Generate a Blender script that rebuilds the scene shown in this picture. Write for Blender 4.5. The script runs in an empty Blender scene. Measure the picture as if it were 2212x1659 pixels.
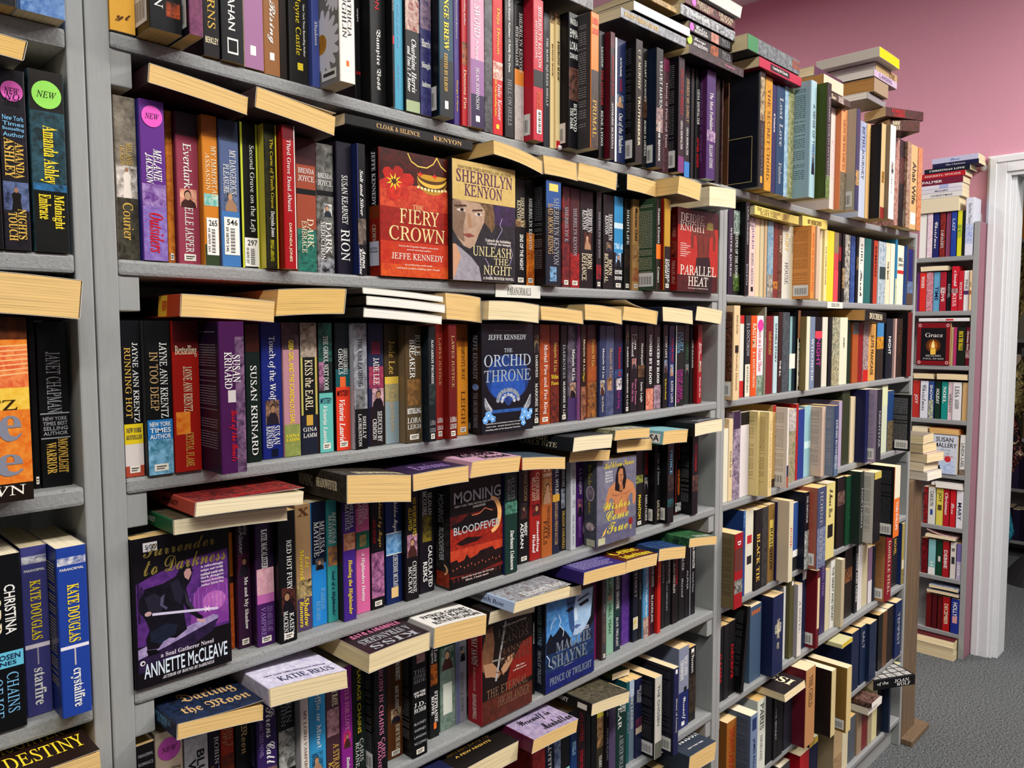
import bpy, bmesh, math, random, re
from mathutils import Matrix, Vector
PI = math.pi
random.seed(11)
SC = bpy.context.scene
COL = SC.collection
FL = 1.401                      # camera height above the carpet; shelf levels are given relative to it

# ------------------------------------------------------------------ camera
cam = bpy.data.cameras.new('camera'); cam.sensor_fit = 'HORIZONTAL'; cam.sensor_width = 36.0
cam.lens = 36.0 * 1683.06 / 2212.0; cam.clip_start = .02; cam.clip_end = 60
cam_o = bpy.data.objects.new('camera', cam); COL.objects.link(cam_o); SC.camera = cam_o
def cam_matrix(yaw, pitch, roll):
    cy, sy, cp, sp = math.cos(yaw), math.sin(yaw), math.cos(pitch), math.sin(pitch)
    f = Vector((sy*cp, cy*cp, -sp)); r = Vector((cy, -sy, 0)); u = r.cross(f)
    c, s = math.cos(roll), math.sin(roll)
    r2 = c*r + s*u; u2 = -s*r + c*u
    return Matrix(((r2.x, u2.x, -f.x, 0), (r2.y, u2.y, -f.y, -.8564), (r2.z, u2.z, -f.z, FL), (0, 0, 0, 1)))
cam_o.matrix_world = cam_matrix(math.radians(45.2551), math.radians(4.0504), math.radians(-.1393))

# ------------------------------------------------------------------ world, lamps, exposure
wd = bpy.data.worlds.new('room_world'); SC.world = wd; wd.use_nodes = True
wd.node_tree.nodes['Background'].inputs[0].default_value = (.9, .95, 1, 1)
wd.node_tree.nodes['Background'].inputs[1].default_value = .03
def area(name, loc, sx, sy, power, col=(1, .97, .92), rot=(0, 0, 0)):
    l = bpy.data.lights.new(name, 'AREA'); l.shape = 'RECTANGLE'; l.size = sx; l.size_y = sy
    l.energy = power; l.color = col
    o = bpy.data.objects.new(name, l); COL.objects.link(o); o.location = loc; o.rotation_euler = rot
    return o
area('fluorescent_lamp', (.15, -1.5, 2.98), 1.25, .3, 62)
area('fluorescent_lamp', (1.9, -1.5, 2.98), 1.25, .3, 62)
area('fluorescent_lamp', (2.9, -1.7, 2.98), .3, 1.25, 100)
area('fluorescent_lamp', (-1.3, -1.4, 2.98), 1.25, .3, 26)
area('fluorescent_lamp', (5.2, -1.0, 2.7), 1.2, .35, 34)
area('fluorescent_lamp', (2.0, 1.6, 2.98), 1.25, .3, 60)  # added fill with no known fixture, lifts the rose wall behind the shelves
SC.view_settings.view_transform = 'Standard'; SC.view_settings.look = 'None'
SC.view_settings.gamma = 1.0; SC.view_settings.use_curve_mapping = False
SC.view_settings.exposure = -0.27

# ------------------------------------------------------------------ colours and materials
PALC = dict(K='0f0f12', W='eeeeea', G='d9b45a', Y='f0d840', R='c8202a', D='7a1820', O='e07a30', P='55307a', L='9a80b8', N='1c2450',
            B='2f6fb5', C='7fb8dc', T='2f9090', E='2f6a40', H='17352b', V='6a6a35', M='b03a90', I='e08ab0', A='c9a878', F='6a4428',
            U='30201a', S='a8aab0', J='6c6e74', Z='2c2e33', Q='ece0c0', X='e6c588')
def lin(h):
    h = PALC.get(h, h)
    o = []
    for i in (0, 2, 4):
        c = int(h[i:i+2], 16) / 255
        o.append((c/12.92 if c <= .04045 else ((c+.055)/1.055)**2.4)**1.12)
    return tuple(o)
def two(s):
    a = s.split('/'); c1 = lin(a[0]); c2 = lin(a[1]) if len(a) > 1 else c1
    return c1, c2
def new_mat(name, rough=.5, spec=.5):
    m = bpy.data.materials.new(name); m.use_nodes = True
    n = m.node_tree.nodes; p = n['Principled BSDF']
    p.inputs['Roughness'].default_value = rough; p.inputs['Specular IOR Level'].default_value = spec
    return m, m.node_tree, p
def node(nt, t, **k):
    n = nt.nodes.new(t)
    for a, v in k.items():
        if a in n.inputs: n.inputs[a].default_value = v
        else: setattr(n, a, v)
    return n
def printed(name, rough, spec):
    m, nt, p = new_mat(name, rough, spec); L = nt.links.new
    a1 = node(nt, 'ShaderNodeAttribute', attribute_name='c1'); a2 = node(nt, 'ShaderNodeAttribute', attribute_name='c2')
    tc = node(nt, 'ShaderNodeTexCoord'); oi = node(nt, 'ShaderNodeObjectInfo')
    ad = node(nt, 'ShaderNodeVectorMath', operation='ADD'); mu = node(nt, 'ShaderNodeMath', operation='MULTIPLY'); mu.inputs[1].default_value = 7.0
    L(oi.outputs['Random'], mu.inputs[0]); L(tc.outputs['Object'], ad.inputs[0]); L(mu.outputs[0], ad.inputs[1])
    nz = node(nt, 'ShaderNodeTexNoise', Scale=120.0, Detail=5.0, Roughness=.65, Distortion=.6)
    L(ad.outputs[0], nz.inputs['Vector'])
    mr = node(nt, 'ShaderNodeMapRange'); mr.inputs['From Min'].default_value = .34; mr.inputs['From Max'].default_value = .66
    L(nz.outputs['Fac'], mr.inputs['Value'])
    mx = node(nt, 'ShaderNodeMix', data_type='RGBA')
    L(mr.outputs[0], mx.inputs[0]); L(a1.outputs['Color'], mx.inputs[6]); L(a2.outputs['Color'], mx.inputs[7])
    L(mx.outputs[2], p.inputs['Base Color'])
    n2 = node(nt, 'ShaderNodeTexNoise', Scale=30.0, Detail=3.0); L(ad.outputs[0], n2.inputs['Vector'])
    m2 = node(nt, 'ShaderNodeMapRange'); m2.inputs['To Min'].default_value = rough*.75; m2.inputs['To Max'].default_value = rough*1.35
    L(n2.outputs['Fac'], m2.inputs['Value']); L(m2.outputs[0], p.inputs['Roughness'])
    bp = node(nt, 'ShaderNodeBump', Strength=.06, Distance=.002); L(n2.outputs['Fac'], bp.inputs['Height']); L(bp.outputs[0], p.inputs['Normal'])
    return m
M_PRINT = printed('printed_cover', .38, .2)
def paper():
    m, nt, p = new_mat('page_paper', .85, .2); L = nt.links.new
    a1 = node(nt, 'ShaderNodeAttribute', attribute_name='c1')
    tc = node(nt, 'ShaderNodeTexCoord'); mp = node(nt, 'ShaderNodeMapping'); mp.inputs['Scale'].default_value = (900, 6, 6)
    L(tc.outputs['Object'], mp.inputs[0])
    nz = node(nt, 'ShaderNodeTexNoise', Scale=1.0, Detail=3.0, Roughness=.7); L(mp.outputs[0], nz.inputs['Vector'])
    mr = node(nt, 'ShaderNodeMapRange'); mr.inputs['From Min'].default_value = .3; mr.inputs['From Max'].default_value = .55
    mr.inputs['To Min'].default_value = .6; mr.inputs['To Max'].default_value = 1.0
    L(nz.outputs['Fac'], mr.inputs['Value'])
    mx = node(nt, 'ShaderNodeVectorMath', operation='SCALE'); L(a1.outputs['Vector'], mx.inputs[0]); L(mr.outputs[0], mx.inputs['Scale'])
    L(mx.outputs[0], p.inputs['Base Color'])
    bp = node(nt, 'ShaderNodeBump', Strength=.25, Distance=.0006); L(nz.outputs['Fac'], bp.inputs['Height']); L(bp.outputs[0], p.inputs['Normal'])
    return m
M_PAGE = paper()
def paint(name, col, scale=60, bump=.25, rough=.55, pits=False, grain=(1, 1, 1), vary=.1):
    m, nt, p = new_mat(name, rough, .4); L = nt.links.new
    tc = node(nt, 'ShaderNodeTexCoord'); mp = node(nt, 'ShaderNodeMapping'); mp.inputs['Scale'].default_value = grain
    L(tc.outputs['Object'], mp.inputs[0])
    nz = node(nt, 'ShaderNodeTexNoise', Scale=float(scale), Detail=5.0, Roughness=.6); L(mp.outputs[0], nz.inputs['Vector'])
    lo = tuple(c*(1-vary) for c in col); hi = tuple(min(1, c*(1+vary)) for c in col)
    cr = node(nt, 'ShaderNodeValToRGB'); e = cr.color_ramp.elements
    e[0].position = .3; e[0].color = (*lo, 1); e[1].position = .7; e[1].color = (*hi, 1)
    L(nz.outputs['Fac'], cr.inputs[0])
    out = cr.outputs[0]; hgt = nz.outputs['Fac']
    if pits:
        vz = node(nt, 'ShaderNodeTexNoise', Scale=420.0, Detail=2.0); mp2 = node(nt, 'ShaderNodeMapping'); mp2.inputs['Scale'].default_value = (.45, 1, 1.4)
        L(tc.outputs['Object'], mp2.inputs[0]); L(mp2.outputs[0], vz.inputs['Vector'])
        mr = node(nt, 'ShaderNodeMapRange'); mr.inputs['From Min'].default_value = .27; mr.inputs['From Max'].default_value = .33
        L(vz.outputs['Fac'], mr.inputs['Value'])
        mx = node(nt, 'ShaderNodeMix', data_type='RGBA'); mx.inputs[6].default_value = (.06, .06, .06, 1)
        L(mr.outputs[0], mx.inputs[0]); L(out, mx.inputs[7]); out = mx.outputs[2]
        ad = node(nt, 'ShaderNodeMath', operation='ADD'); L(mr.outputs[0], ad.inputs[0]); L(hgt, ad.inputs[1]); hgt = ad.outputs[0]
    L(out, p.inputs['Base Color'])
    bp = node(nt, 'ShaderNodeBump', Strength=bump, Distance=.002); L(hgt, bp.inputs['Height']); L(bp.outputs[0], p.inputs['Normal'])
    return m
GREY = (.30, .31, .305)
M_POST = paint('grey_painted_wood', GREY, 40, .1, .5, grain=(6, 6, .8), vary=.05)
M_SHELF = paint('grey_painted_chipboard', (.26, .272, .272), 260, .45, .5, pits=True, vary=.1)
M_PINK = paint('rose_wall_paint', (.64, .31, .39), 160, .2, .75, vary=.03)
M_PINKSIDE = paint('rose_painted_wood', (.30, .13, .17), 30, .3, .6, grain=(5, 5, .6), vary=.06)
M_WHITE = paint('white_gloss_paint', (.74, .75, .77), 40, .08, .35, vary=.02)
M_FARWALL = paint('dim_stock_wall', (.09, .085, .085), 30, .1, .8, vary=.2)
M_CEIL = paint('ceiling_paint', (.68, .68, .68), 200, .3, .9, vary=.03)
M_WOOD = paint('oak_veneer', (.15, .10, .055), 12, .2, .5, grain=(9, 9, .5), vary=.28)
M_PLASTIC = paint('white_plastic', (.8, .8, .78), 20, .02, .4, vary=.01)
M_DARK = paint('black_plastic', (.02, .02, .022), 20, .05, .45, vary=.1)
def carpet():
    m, nt, p = new_mat('carpet_pile', .95, .1); L = nt.links.new
    tc = node(nt, 'ShaderNodeTexCoord')
    nz = node(nt, 'ShaderNodeTexNoise', Scale=170.0, Detail=3.0, Roughness=.75); L(tc.outputs['Object'], nz.inputs['Vector'])
    cr = node(nt, 'ShaderNodeValToRGB'); e = cr.color_ramp.elements
    e[0].position = .36; e[0].color = (.016, .02, .022, 1); e[1].position = .66; e[1].color = (.22, .235, .24, 1)
    L(nz.outputs['Fac'], cr.inputs[0]); L(cr.outputs[0], p.inputs['Base Color'])
    bp = node(nt, 'ShaderNodeBump', Strength=.9, Distance=.006); L(nz.outputs['Fac'], bp.inputs['Height']); L(bp.outputs[0], p.inputs['Normal'])
    return m
M_CARPET = carpet()

# ------------------------------------------------------------------ plain solids
def link(name, me, parent=None, loc=None):
    o = bpy.data.objects.new(name, me); COL.objects.link(o)
    if parent: o.parent = parent
    if loc: o.location = loc
    return o
def boxes(name, lst, mat, parent=None, bev=.0015, loc=None, mats=None):
    """one mesh of axis-aligned bevelled boxes ((x0,x1),(y0,y1),(z0,z1))"""
    bm = bmesh.new()
    for (x0, x1), (y0, y1), (z0, z1) in lst:
        r = bmesh.ops.create_cube(bm, size=1)
        for v in r['verts']: v.co = Vector(((x0+x1)/2+v.co.x*(x1-x0), (y0+y1)/2+v.co.y*(y1-y0), (z0+z1)/2+v.co.z*(z1-z0)))
    if bev: bmesh.ops.bevel(bm, geom=bm.edges[:], offset=bev, segments=2, affect='EDGES', profile=.6)
    me = bpy.data.meshes.new(name); bm.to_mesh(me); bm.free(); me.materials.append(mat)
    o = link(name, me, parent, loc)
    return o
def empty(name, loc, rotz=0):
    o = bpy.data.objects.new(name, None); COL.objects.link(o); o.location = loc; o.rotation_euler = (0, 0, rotz); o.empty_display_size = .05
    return o
def tag(o, label, cat, group=None):
    o['label'] = label; o['category'] = cat
    if group: o['group'] = group
def structure(o): o['kind'] = 'structure'; return o

# ------------------------------------------------------------------ lettering
STY = {'b': (0x1D400, 0x1D41A), 'i': (0x1D468, 0x1D482), 'l': (0x1D434, 0x1D44E), 'r': (0x1D434, 0x1D44E), 'c': (0x1D4D0, 0x1D4EA), 'f': (0x1D56C, 0x1D586)}
TCACHE = {}
def glyphs(s, sty):
    """flat mesh of a line of lettering, normalised to a 1 x 1 box, with its aspect"""
    if (s, sty) in TCACHE: return TCACHE[s, sty]
    body = s
    if sty in STY:
        U, Lw = STY[sty]; body = ''
        for c in s:
            if 'A' <= c <= 'Z': body += chr(U+ord(c)-65)
            elif 'a' <= c <= 'z': body += 'ℎ' if (Lw == 0x1D44E and c == 'h') else chr(Lw+ord(c)-97)
            else: body += c
    cu = bpy.data.curves.new('lettering', 'FONT'); cu.body = body; cu.resolution_u = 2; cu.offset = .012 if sty == 's' else .004
    ob = bpy.data.objects.new('lettering', cu); me = bpy.data.meshes.new_from_object(ob)
    vs = [(v.co.x - (.24*v.co.y if sty == 'r' else 0), v.co.y) for v in me.vertices]
    fs = [tuple(p.vertices) for p in me.polygons]
    bpy.data.objects.remove(ob); bpy.data.curves.remove(cu); bpy.data.meshes.remove(me)
    if not vs: TCACHE[s, sty] = ([], [], 1); return TCACHE[s, sty]
    x0 = min(v[0] for v in vs); x1 = max(v[0] for v in vs); y0 = min(v[1] for v in vs); y1 = max(v[1] for v in vs)
    w = max(x1-x0, 1e-4); h = max(y1-y0, 1e-4)
    TCACHE[s, sty] = ([((a-x0)/w, (b-y0)/h) for a, b in vs], fs, w/h)
    return TCACHE[s, sty]

# ------------------------------------------------------------------ books
class Print:
    """builds one mesh with two print colours per face"""
    def __init__(s): s.v = []; s.f = []; s.c1 = []; s.c2 = []
    def face(s, pts, c1, c2=None):
        n = len(s.v); s.v += pts; s.f.append(tuple(range(n, n+len(pts)))); s.c1.append(c1); s.c2.append(c2 or c1)
    def poly(s, T, pts, col, lay=1, off=0):
        c1, c2 = two(col); s.face([T(a, b, lay) for a, b in pts], c1, c2)
    def rect(s, T, a0, b0, a1, b1, col, lay=1): s.poly(T, [(a0, b0), (a1, b0), (a1, b1), (a0, b1)], col, lay)
    def text(s, T, st, sty, col, a0, a1, b0, b1, lay=3, rot=0, size=None):
        """fit a line into the box a0..a1 x b0..b1 of plane T; rot 1: running downward (T's b axis reversed), size: metres per unit (a, b)"""
        vs, fs, asp = glyphs(st, sty)
        if not vs: return
        sa, sb = size
        A = (a1-a0)*sa; B = (b1-b0)*sb
        run, hgt = (B, A) if rot else (A, B)
        want = hgt*asp
        if want < run/1.5: 
            nr = want*1.5; k = nr/run
        else: k = 1
        kh = 1
        if want > run*2.6: kh = run*2.6/want
        c1 = lin(col); n = len(s.v)
        for x, y in vs:
            x = .5+(x-.5)*k; y = .5+(y-.5)*kh
            if rot: s.v.append(T(a0+(a1-a0)*y, b1-(b1-b0)*x, lay))
            else: s.v.append(T(a0+(a1-a0)*x, b0+(b1-b0)*y, lay))
        for f in fs:
            s.f.append(tuple(n+i for i in f)); s.c1.append(c1); s.c2.append(c1)
    def disc(s, T, a, b, ra, rb, col, lay=1, n=20, t0=0, t1=2*PI):
        s.poly(T, [(a+ra*math.cos(t0+(t1-t0)*i/n), b+rb*math.sin(t0+(t1-t0)*i/n)) for i in range(n if t1-t0 > 6.2 else n+1)], col, lay)
    def line(s, T, pts, w, col, lay=2, size=(1, 1)):
        for (a, b), (c, d) in zip(pts, pts[1:]):
            dx, dy = (c-a)*size[0], (d-b)*size[1]; l = math.hypot(dx, dy) or 1
            nx, ny = -dy/l*w/2/size[0], dx/l*w/2/size[1]
            s.poly(T, [(a+nx, b+ny), (a-nx, b-ny), (c-nx, d-ny), (c+nx, d+ny)], col, lay)
    def build(s, name, mat, parent):
        me = bpy.data.meshes.new(name); me.from_pydata(s.v, [], s.f)
        for nm, arr in (('c1', s.c1), ('c2', s.c2)):
            at = me.attributes.new(nm, 'FLOAT_COLOR', 'FACE')
            flat = []
            for c in arr: flat += (c[0], c[1], c[2], 1)
            at.data.foreach_set('color', flat)
        me.materials.append(mat)
        return link(name, me, parent)
OFF = .00014
PAT = re.compile(r'^([a-zA-Z])([A-Za-z])([\d.]+)-([\d.]+)(?:@([\d.]+)-([\d.]+))?(\^?):(.*)$')
BPAT = re.compile(r'^([\d.]+)-([\d.]+)(?:@([\d.]+)-([\d.]+))?:(.*)$')
def parse_text(tx):
    for it in tx.split(';'):
        m = PAT.match(it.strip())
        if m:
            sty, col, u0, u1, v0, v1, h, st = m.groups()
            yield sty, col, float(u0), float(u1), float(v0 or .22), float(v1 or .78), bool(h), st
def make_book(root, t, d, h, col, side=None, front=None, page='e6c588', spine_tx='', bands='', art=None, top='', sag=0., flare=0., hard=False,
              skew=0., lines=None, barcode=False, price=False, spinebar=False, fig=None, daisy=False, back_frame=False, floral=False, rnd=random):
    """local frame: spine on y=0 facing -Y, thickness along X, height along Z; the front cover is the +X face"""
    P = Print(); w = .0004 if not hard else .0022; r = min(.0013 if not hard else .003, t*.22)
    inset = 0. if not hard else .003
    n = 8 if (sag or flare) else 1
    cs1, cs2 = two(col); sd1, sd2 = two(side or col); fr1, fr2 = two(front or side or col)
    def dx(y, top): return sag*math.sin(PI*max(0, min(1, y/d))) + (flare*(max(0, y/d-.25)/.75)**2 if top else 0)
    rs = [(0., r), (r*.3, r*.3), (r, 0.)] ; 
    out = [(dx(d*i/n, 0), d*i/n) for i in range(n, 0, -1)] + [(a, b) for a, b in rs] + [(t-a, b) for a, b in reversed(rs)] + [(t+dx(d*i/n, 1), d*i/n) for i in range(1, n+1)]
    inn = [(dx(d*i/n, 0)+w, d*i/n) for i in range(n, 0, -1)] + [(w, r)]*1 + [(w+.0002, w+.0003), (r, w)] + [(t-r, w), (t-w-.0002, w+.0003), (t-w, r)] + [(t+dx(d*i/n, 1)-w, d*i/n) for i in range(1, n+1)]
    m = len(out); white = lin('d8d4c8')
    for i in range(m-1):
        (x0, y0), (x1, y1) = out[i], out[i+1]; (a0, b0), (a1, b1) = inn[i], inn[i+1]
        if i < n: c, c2 = sd1, sd2
        elif i >= m-1-n: c, c2 = fr1, fr2
        else: c, c2 = cs1, cs2
        P.face([(x0, y0, 0), (x1, y1, 0), (x1, y1, h), (x0, y0, h)], c, c2)
        P.face([(a1, b1, 0), (a0, b0, 0), (a0, b0, h), (a1, b1, h)], white)
        P.face([(x0, y0, h), (x1, y1, h), (a1, b1, h), (a0, b0, h)], white)
        P.face([(x1, y1, 0), (x0, y0, 0), (a0, b0, 0), (a1, b1, 0)], white)
    for k in (0, m-1):
        q = [(out[k][0], out[k][1], 0), (out[k][0], out[k][1], h), (inn[k][0], inn[k][1], h), (inn[k][0], inn[k][1], 0)]
        P.face(q if k else q[::-1], white)
    # planes: spine S(v across 0..1, u from bottom 0..1), front F(a from spine 0..1, b 0..1), back K (a from spine)
    def S(v, u, lay): return (r*.6+(t-1.2*r)*v, -OFF*lay, h*u)
    def F(a, b, lay): y = r+(d-r)*a; return (t+dx(y, 1)+OFF*lay, y, h*b)
    def K(a, b, lay): y = r+(d-r)*a; return (dx(y, 0)-OFF*lay, y, h*b)
    sz = (t-1.2*r, h); szf = (d-r, h)
    def frect(a0, b0, a1, b1, cc, lay):
        k = max(1, int((a1-a0)*n+.5))
        for i in range(k): P.rect(F, a0+(a1-a0)*i/k, b0, a0+(a1-a0)*(i+1)/k, b1, cc, lay)
    for j, it in enumerate(x for x in bands.split(';') if x):
        mm = BPAT.match(it.strip())
        if mm:
            u0, u1, v0, v1, c = mm.groups()
            P.rect(S, float(v0 or 0), 1-float(u1), float(v1 or 1), 1-float(u0), c, 1+(j > 0)*.5+.3*(v0 is not None))
            if v0 and '/' in c and .08 < float(u1)-float(u0) < .3 and float(v1)-float(v0) > .45 and rnd.random() < .7:
                a0, a1, b0, b1 = float(v0), float(v1), 1-float(u1), 1-float(u0); A = a1-a0; B = b1-b0; q = .38+.24*rnd.random(); ly = 2.2
                hr = min(.2*A*sz[0], .24*B*sz[1]); ra, rb = hr/sz[0], hr*1.25/sz[1]; cb = b0+B*.64
                P.poly(S, [(a0+.04*A, b0), (a1-.04*A, b0), (a1-.1*A, b0+B*.26), (a0+A*(q+.12), cb-rb*.7), (a0+A*(q-.12), cb-rb*.7), (a0+.08*A, b0+B*.24)], rnd.choice(('1c1820', '2a2430', 'a88468', '4a2a26', '26303c')), ly)
                P.disc(S, a0+A*q, cb+rb*.16, ra*1.1, rb*1.12, rnd.choice(('1e1614', '3a2618', '2a1c16')), ly+.2, 14); P.disc(S, a0+A*q, cb-rb*.08, ra*.9, rb*1.0, rnd.choice(('b89070', 'c09a7c', 'a07c60')), ly+.4, 14)
    if fig:
        c, rg = fig[0], fig[1:].split('-'); u0, u1 = float(rg[0]), float(rg[1]); cc = {'k': '1a1614', 'w': 'e6ddd2'}[c]
        H = u1-u0; b = 1-u1
        P.poly(S, [(.3, b), (.72, b), (.66, b+H*.45), (.7, b+H*.72), (.56, b+H*.8), (.44, b+H*.8), (.32, b+H*.7), (.36, b+H*.4)], cc, 2)
        P.disc(S, .5, b+H*.87, .09, .09*t/h*1.2, 'a07a60', 2.2, 10)
    for sty, c, u0, u1, v0, v1, hz, st in parse_text(spine_tx):
        if hz: P.text(S, st, sty, c, max(.04, v0-.14), min(.96, v1+.14), 1-u1+.12*(u1-u0), 1-u0-.1*(u1-u0), 4, 0, sz)
        else: P.text(S, st, sty, c, v0, v1, 1-u1, 1-u0, 4, 1, sz)
    if price:
        P.rect(S, .22, .025, .78, .07, 'e4e0d4', 3); P.rect(S, .3, .05, .7, .058, '55504a', 4); P.rect(S, .3, .036, .62, .043, '55504a', 4)
    if spinebar:
        P.rect(S, .3, .05, .8, .22, 'e8e6e2', 4.2)
        for i in range(11): P.rect(S, .45, .06+.014*i, .72, .066+.014*i+.004*(i % 3 == 0), '222222', 4.6)
    if lines:
        y = .93
        while y > .16:
            if rnd.random() > .2:
                a = .07; end = .55+.38*rnd.random()
                while a < end:
                    wl = .015+.045*rnd.random(); P.rect(K, a, y, min(a+wl, .95), y+.0042, {'S': '9a9a9e', 'W': 'b8b8b8'}.get(lines, lines), 1); a += wl+.012
            y -= .017
    if barcode:
        P.rect(K, .04, .04, .4, .19, 'e4e2de', 2)
        for i in range(14): P.rect(K, .08+.02*i, .06, .086+.02*i+.005*(i % 3 == 1), .15, '222222', 2.6)
    if floral: P.rect(K, .02, .2, .42, .93, '241a18/8a5a42', 1)
    if back_frame:
        P.rect(K, .08, .05, .6, .45, 'b8a878', 1); P.rect(K, .09, .056, .59, .444, '161a26', 2)
    if daisy:
        for (ca, cb, sc_) in ((.3, .24, .85), (.05, .5, .5)):
            for i in range(17):
                an = 2*PI*i/17; ux, uy = math.cos(an), math.sin(an); L_ = .048*sc_; W_ = .0075*sc_
                pts = [(.008*sc_, -W_*.5), (L_*.6, -W_), (L_*.95, -W_*.5), (L_, 0), (L_*.95, W_*.5), (L_*.6, W_), (.008*sc_, W_*.5)]
                q = [(min(.99, max(.01, ca-(px*ux-py*uy)/szf[0])), min(.995, max(.01, cb+(px*uy+py*ux)/szf[1]))) for px, py in pts]
                P.poly(K, q, 'e8e8f0', 1+.05*i)
            P.disc(K, ca, cb, .014*sc_/szf[0], .014*sc_/szf[1], 'd8a030/b07a20', 2.2, 16)
        P.rect(K, .05, .03, .3, .085, 'f0f0ec', 2.5); P.rect(K, .08, .05, .27, .07, '444444', 3)
    if top == 'lines':
        y = .95
        while y > .04:
            a = .08; end = .6+.33*rnd.random()
            while a < end:
                wl = .03+.07*rnd.random(); frect(a, y, min(a+wl, .95), y+.008, 'b8b0d8', 1); a += wl+.016
            y -= .026
    elif top == 'tiles':
        for i in range(4):
            for j in range(5): P.rect(F, .05+.235*i, .04+.19*j, .25+.235*i, .2+.19*j, 'c8c6c0/8a8a88', 1)
    elif top:
        for it in top.split(';'):
            mm = PAT.match(it)
            if mm:
                sty, c, b0, b1, a0, a1, _, st = mm.groups()
                P.text(F, st, sty, c, float(a0), float(a1), float(b0), float(b1), 3, 0, szf)
    if art: art(P, S, F, sz, szf)
    shear = lambda vv: [(x, y+skew*(x/t-.5), z) for x, y, z in vv] if skew else vv
    P.v = shear(P.v); P.build('cover', M_PRINT, root)
    # page block
    G = Print(); pc = lin(page); e = w+.0003
    cols = [(dx(y, 0)+e, t+(dx(y, 0) if flare else dx(y, 1))-e, y) for y in [w+.001+(d-w-.001-(.0004 if not hard else .003))*i/max(n, 1) for i in range(n+1)]]
    z0, z1 = inset+.0002, h-inset-.0004
    for (a0, a1, y0), (b0, b1, y1) in zip(cols, cols[1:]):
        G.face([(a0, y0, z1), (a1, y0, z1), (b1, y1, z1), (b0, y1, z1)], pc)
        G.face([(a1, y0, z0), (a0, y0, z0), (b0, y1, z0), (b1, y1, z0)], pc)
        G.face([(a1, y0, z0), (b1, y1, z0), (b1, y1, z1), (a1, y0, z1)], pc)
        G.face([(b0, y1, z0), (a0, y0, z0), (a0, y0, z1), (b0, y1, z1)], pc)
    for (a0, a1, y), fl in ((cols[0], 0), (cols[-1], 1)):
        q = [(a0, y, z0), (a1, y, z0), (a1, y, z1), (a0, y, z1)]
        G.face(q[::-1] if fl else q, pc)
    G.v = shear(G.v); G.build('page_block', M_PAGE, root)
    return S, F, sz, szf
def sticker(root, kind, S, sz, spec):
    """round or price sticker on the spine plane S"""
    Q = Print()
    if kind == 'r':
        c, u, st = spec; c = c.lower(); rb = .42*sz[0]/sz[1]
        Q.disc(S, .5, 1-u, .44, rb*1.08, c, 5, 24)
        for i, l in enumerate(st.split('|')):
            Q.text(S, l, 'l', 'K', .2, .8, 1-u-.018-.03*i, 1-u+.018-.03*i, 6, 0, sz)
        o = Q.build('round_sticker', M_PRINT, root); o['label'] = 'round sticker with handwriting'
    else:
        u0, u1, st = spec
        Q.rect(S, .12, 1-u1, .95, 1-u0, 'f0eee8', 5)
        Q.text(S, st, 's', 'K', .28, .86, 1-u0-.055, 1-u0-.015, 6, 0, sz)
        H = u1-u0-.09
        for i in range(22):
            Q.rect(S, .45, 1-u1+.015+H*i/22, .7, 1-u1+.015+H*(i+.3+.4*(i*7 % 3 == 0))/22, '1a1a1a', 6)
        Q.text(S, '09 08709 '+st, 's', '333333', .2, .36, 1-u1+.02, 1-u0-.07, 6, 1, sz)
        o = Q.build('price_sticker', M_PRINT, root); o['label'] = 'white price sticker with barcode'
    return o
# ------------------------------------------------------------------ the room
LEV = [.302-.229*i for i in range(8)]
LEVN = dict(zip('ABCDEFGH', LEV))
XW = 3.73                                       # rose wall with the doorway
structure(boxes('floor', [((-2.6, 7.5), (-3.1, 2.7), (-.05, 0))], M_CARPET, bev=0))
structure(boxes('ceiling', [((-2.6, 7.5), (-3.1, 2.7), (3.036, 3.08))], M_CEIL, bev=0))
structure(boxes('wall_far', [((XW, XW+.11), (-.035, 2.7), (0, 3.04)), ((XW, XW+.11), (-3.1, -.93), (0, 3.04)), ((XW, XW+.11), (-.93, -.035), (FL+.645, 3.04))], M_PINK, bev=0))
structure(boxes('wall_back', [((-2.6, XW), (2.6, 2.7), (0, 3.04))], M_PINK, bev=0))
structure(boxes('wall_front', [((-2.6, 7.5), (-3.1, -3.0), (0, 3.04))], M_FARWALL, bev=0))
structure(boxes('wall_left', [((-2.6, -2.5), (-3.0, 2.6), (0, 3.04))], M_FARWALL, bev=0))
structure(boxes('wall_right', [((7.4, 7.5), (-3.0, 2.7), (0, 3.04))], M_CEIL, bev=0))
structure(boxes('wall_north', [((XW+.11, 7.4), (2.6, 2.7), (0, 3.04))], M_CEIL, bev=0))
tz = FL+.645
trim = boxes('trim_1', [((XW-.018, XW), (-.035, .05), (0, FL+.704)), ((XW-.026, XW-.017), (-.02, .044), (0, FL+.70)), ((XW-.031, XW-.025), (.016, .04), (0, FL+.696)),
                        ((XW-.018, XW), (-1.015, -.93), (0, FL+.704)), ((XW-.026, XW-.017), (-1.01, -.945), (0, FL+.70)),
                        ((XW-.018, XW), (-.93, -.035), (tz-.028, FL+.704)), ((XW-.026, XW-.017), (-.945, -.02), (tz-.012, FL+.70)), ((XW-.031, XW-.025), (-.98, .016), (tz+.028, FL+.696))], M_WHITE, bev=.002)
structure(trim)
structure(boxes('trim_2', [((XW-.002, XW+.115), (-.053, -.0349), (0, tz-.012)), ((XW-.002, XW+.115), (-.93, -.912), (0, tz-.012)), ((XW-.002, XW+.115), (-.912, -.053), (tz-.028, tz-.0121))], M_WHITE, bev=.002))
sw = empty('light_switch', (XW, .083, FL+.445)); tag(sw, 'small white switch plate on the rose wall beside the door trim', 'switch')
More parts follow.
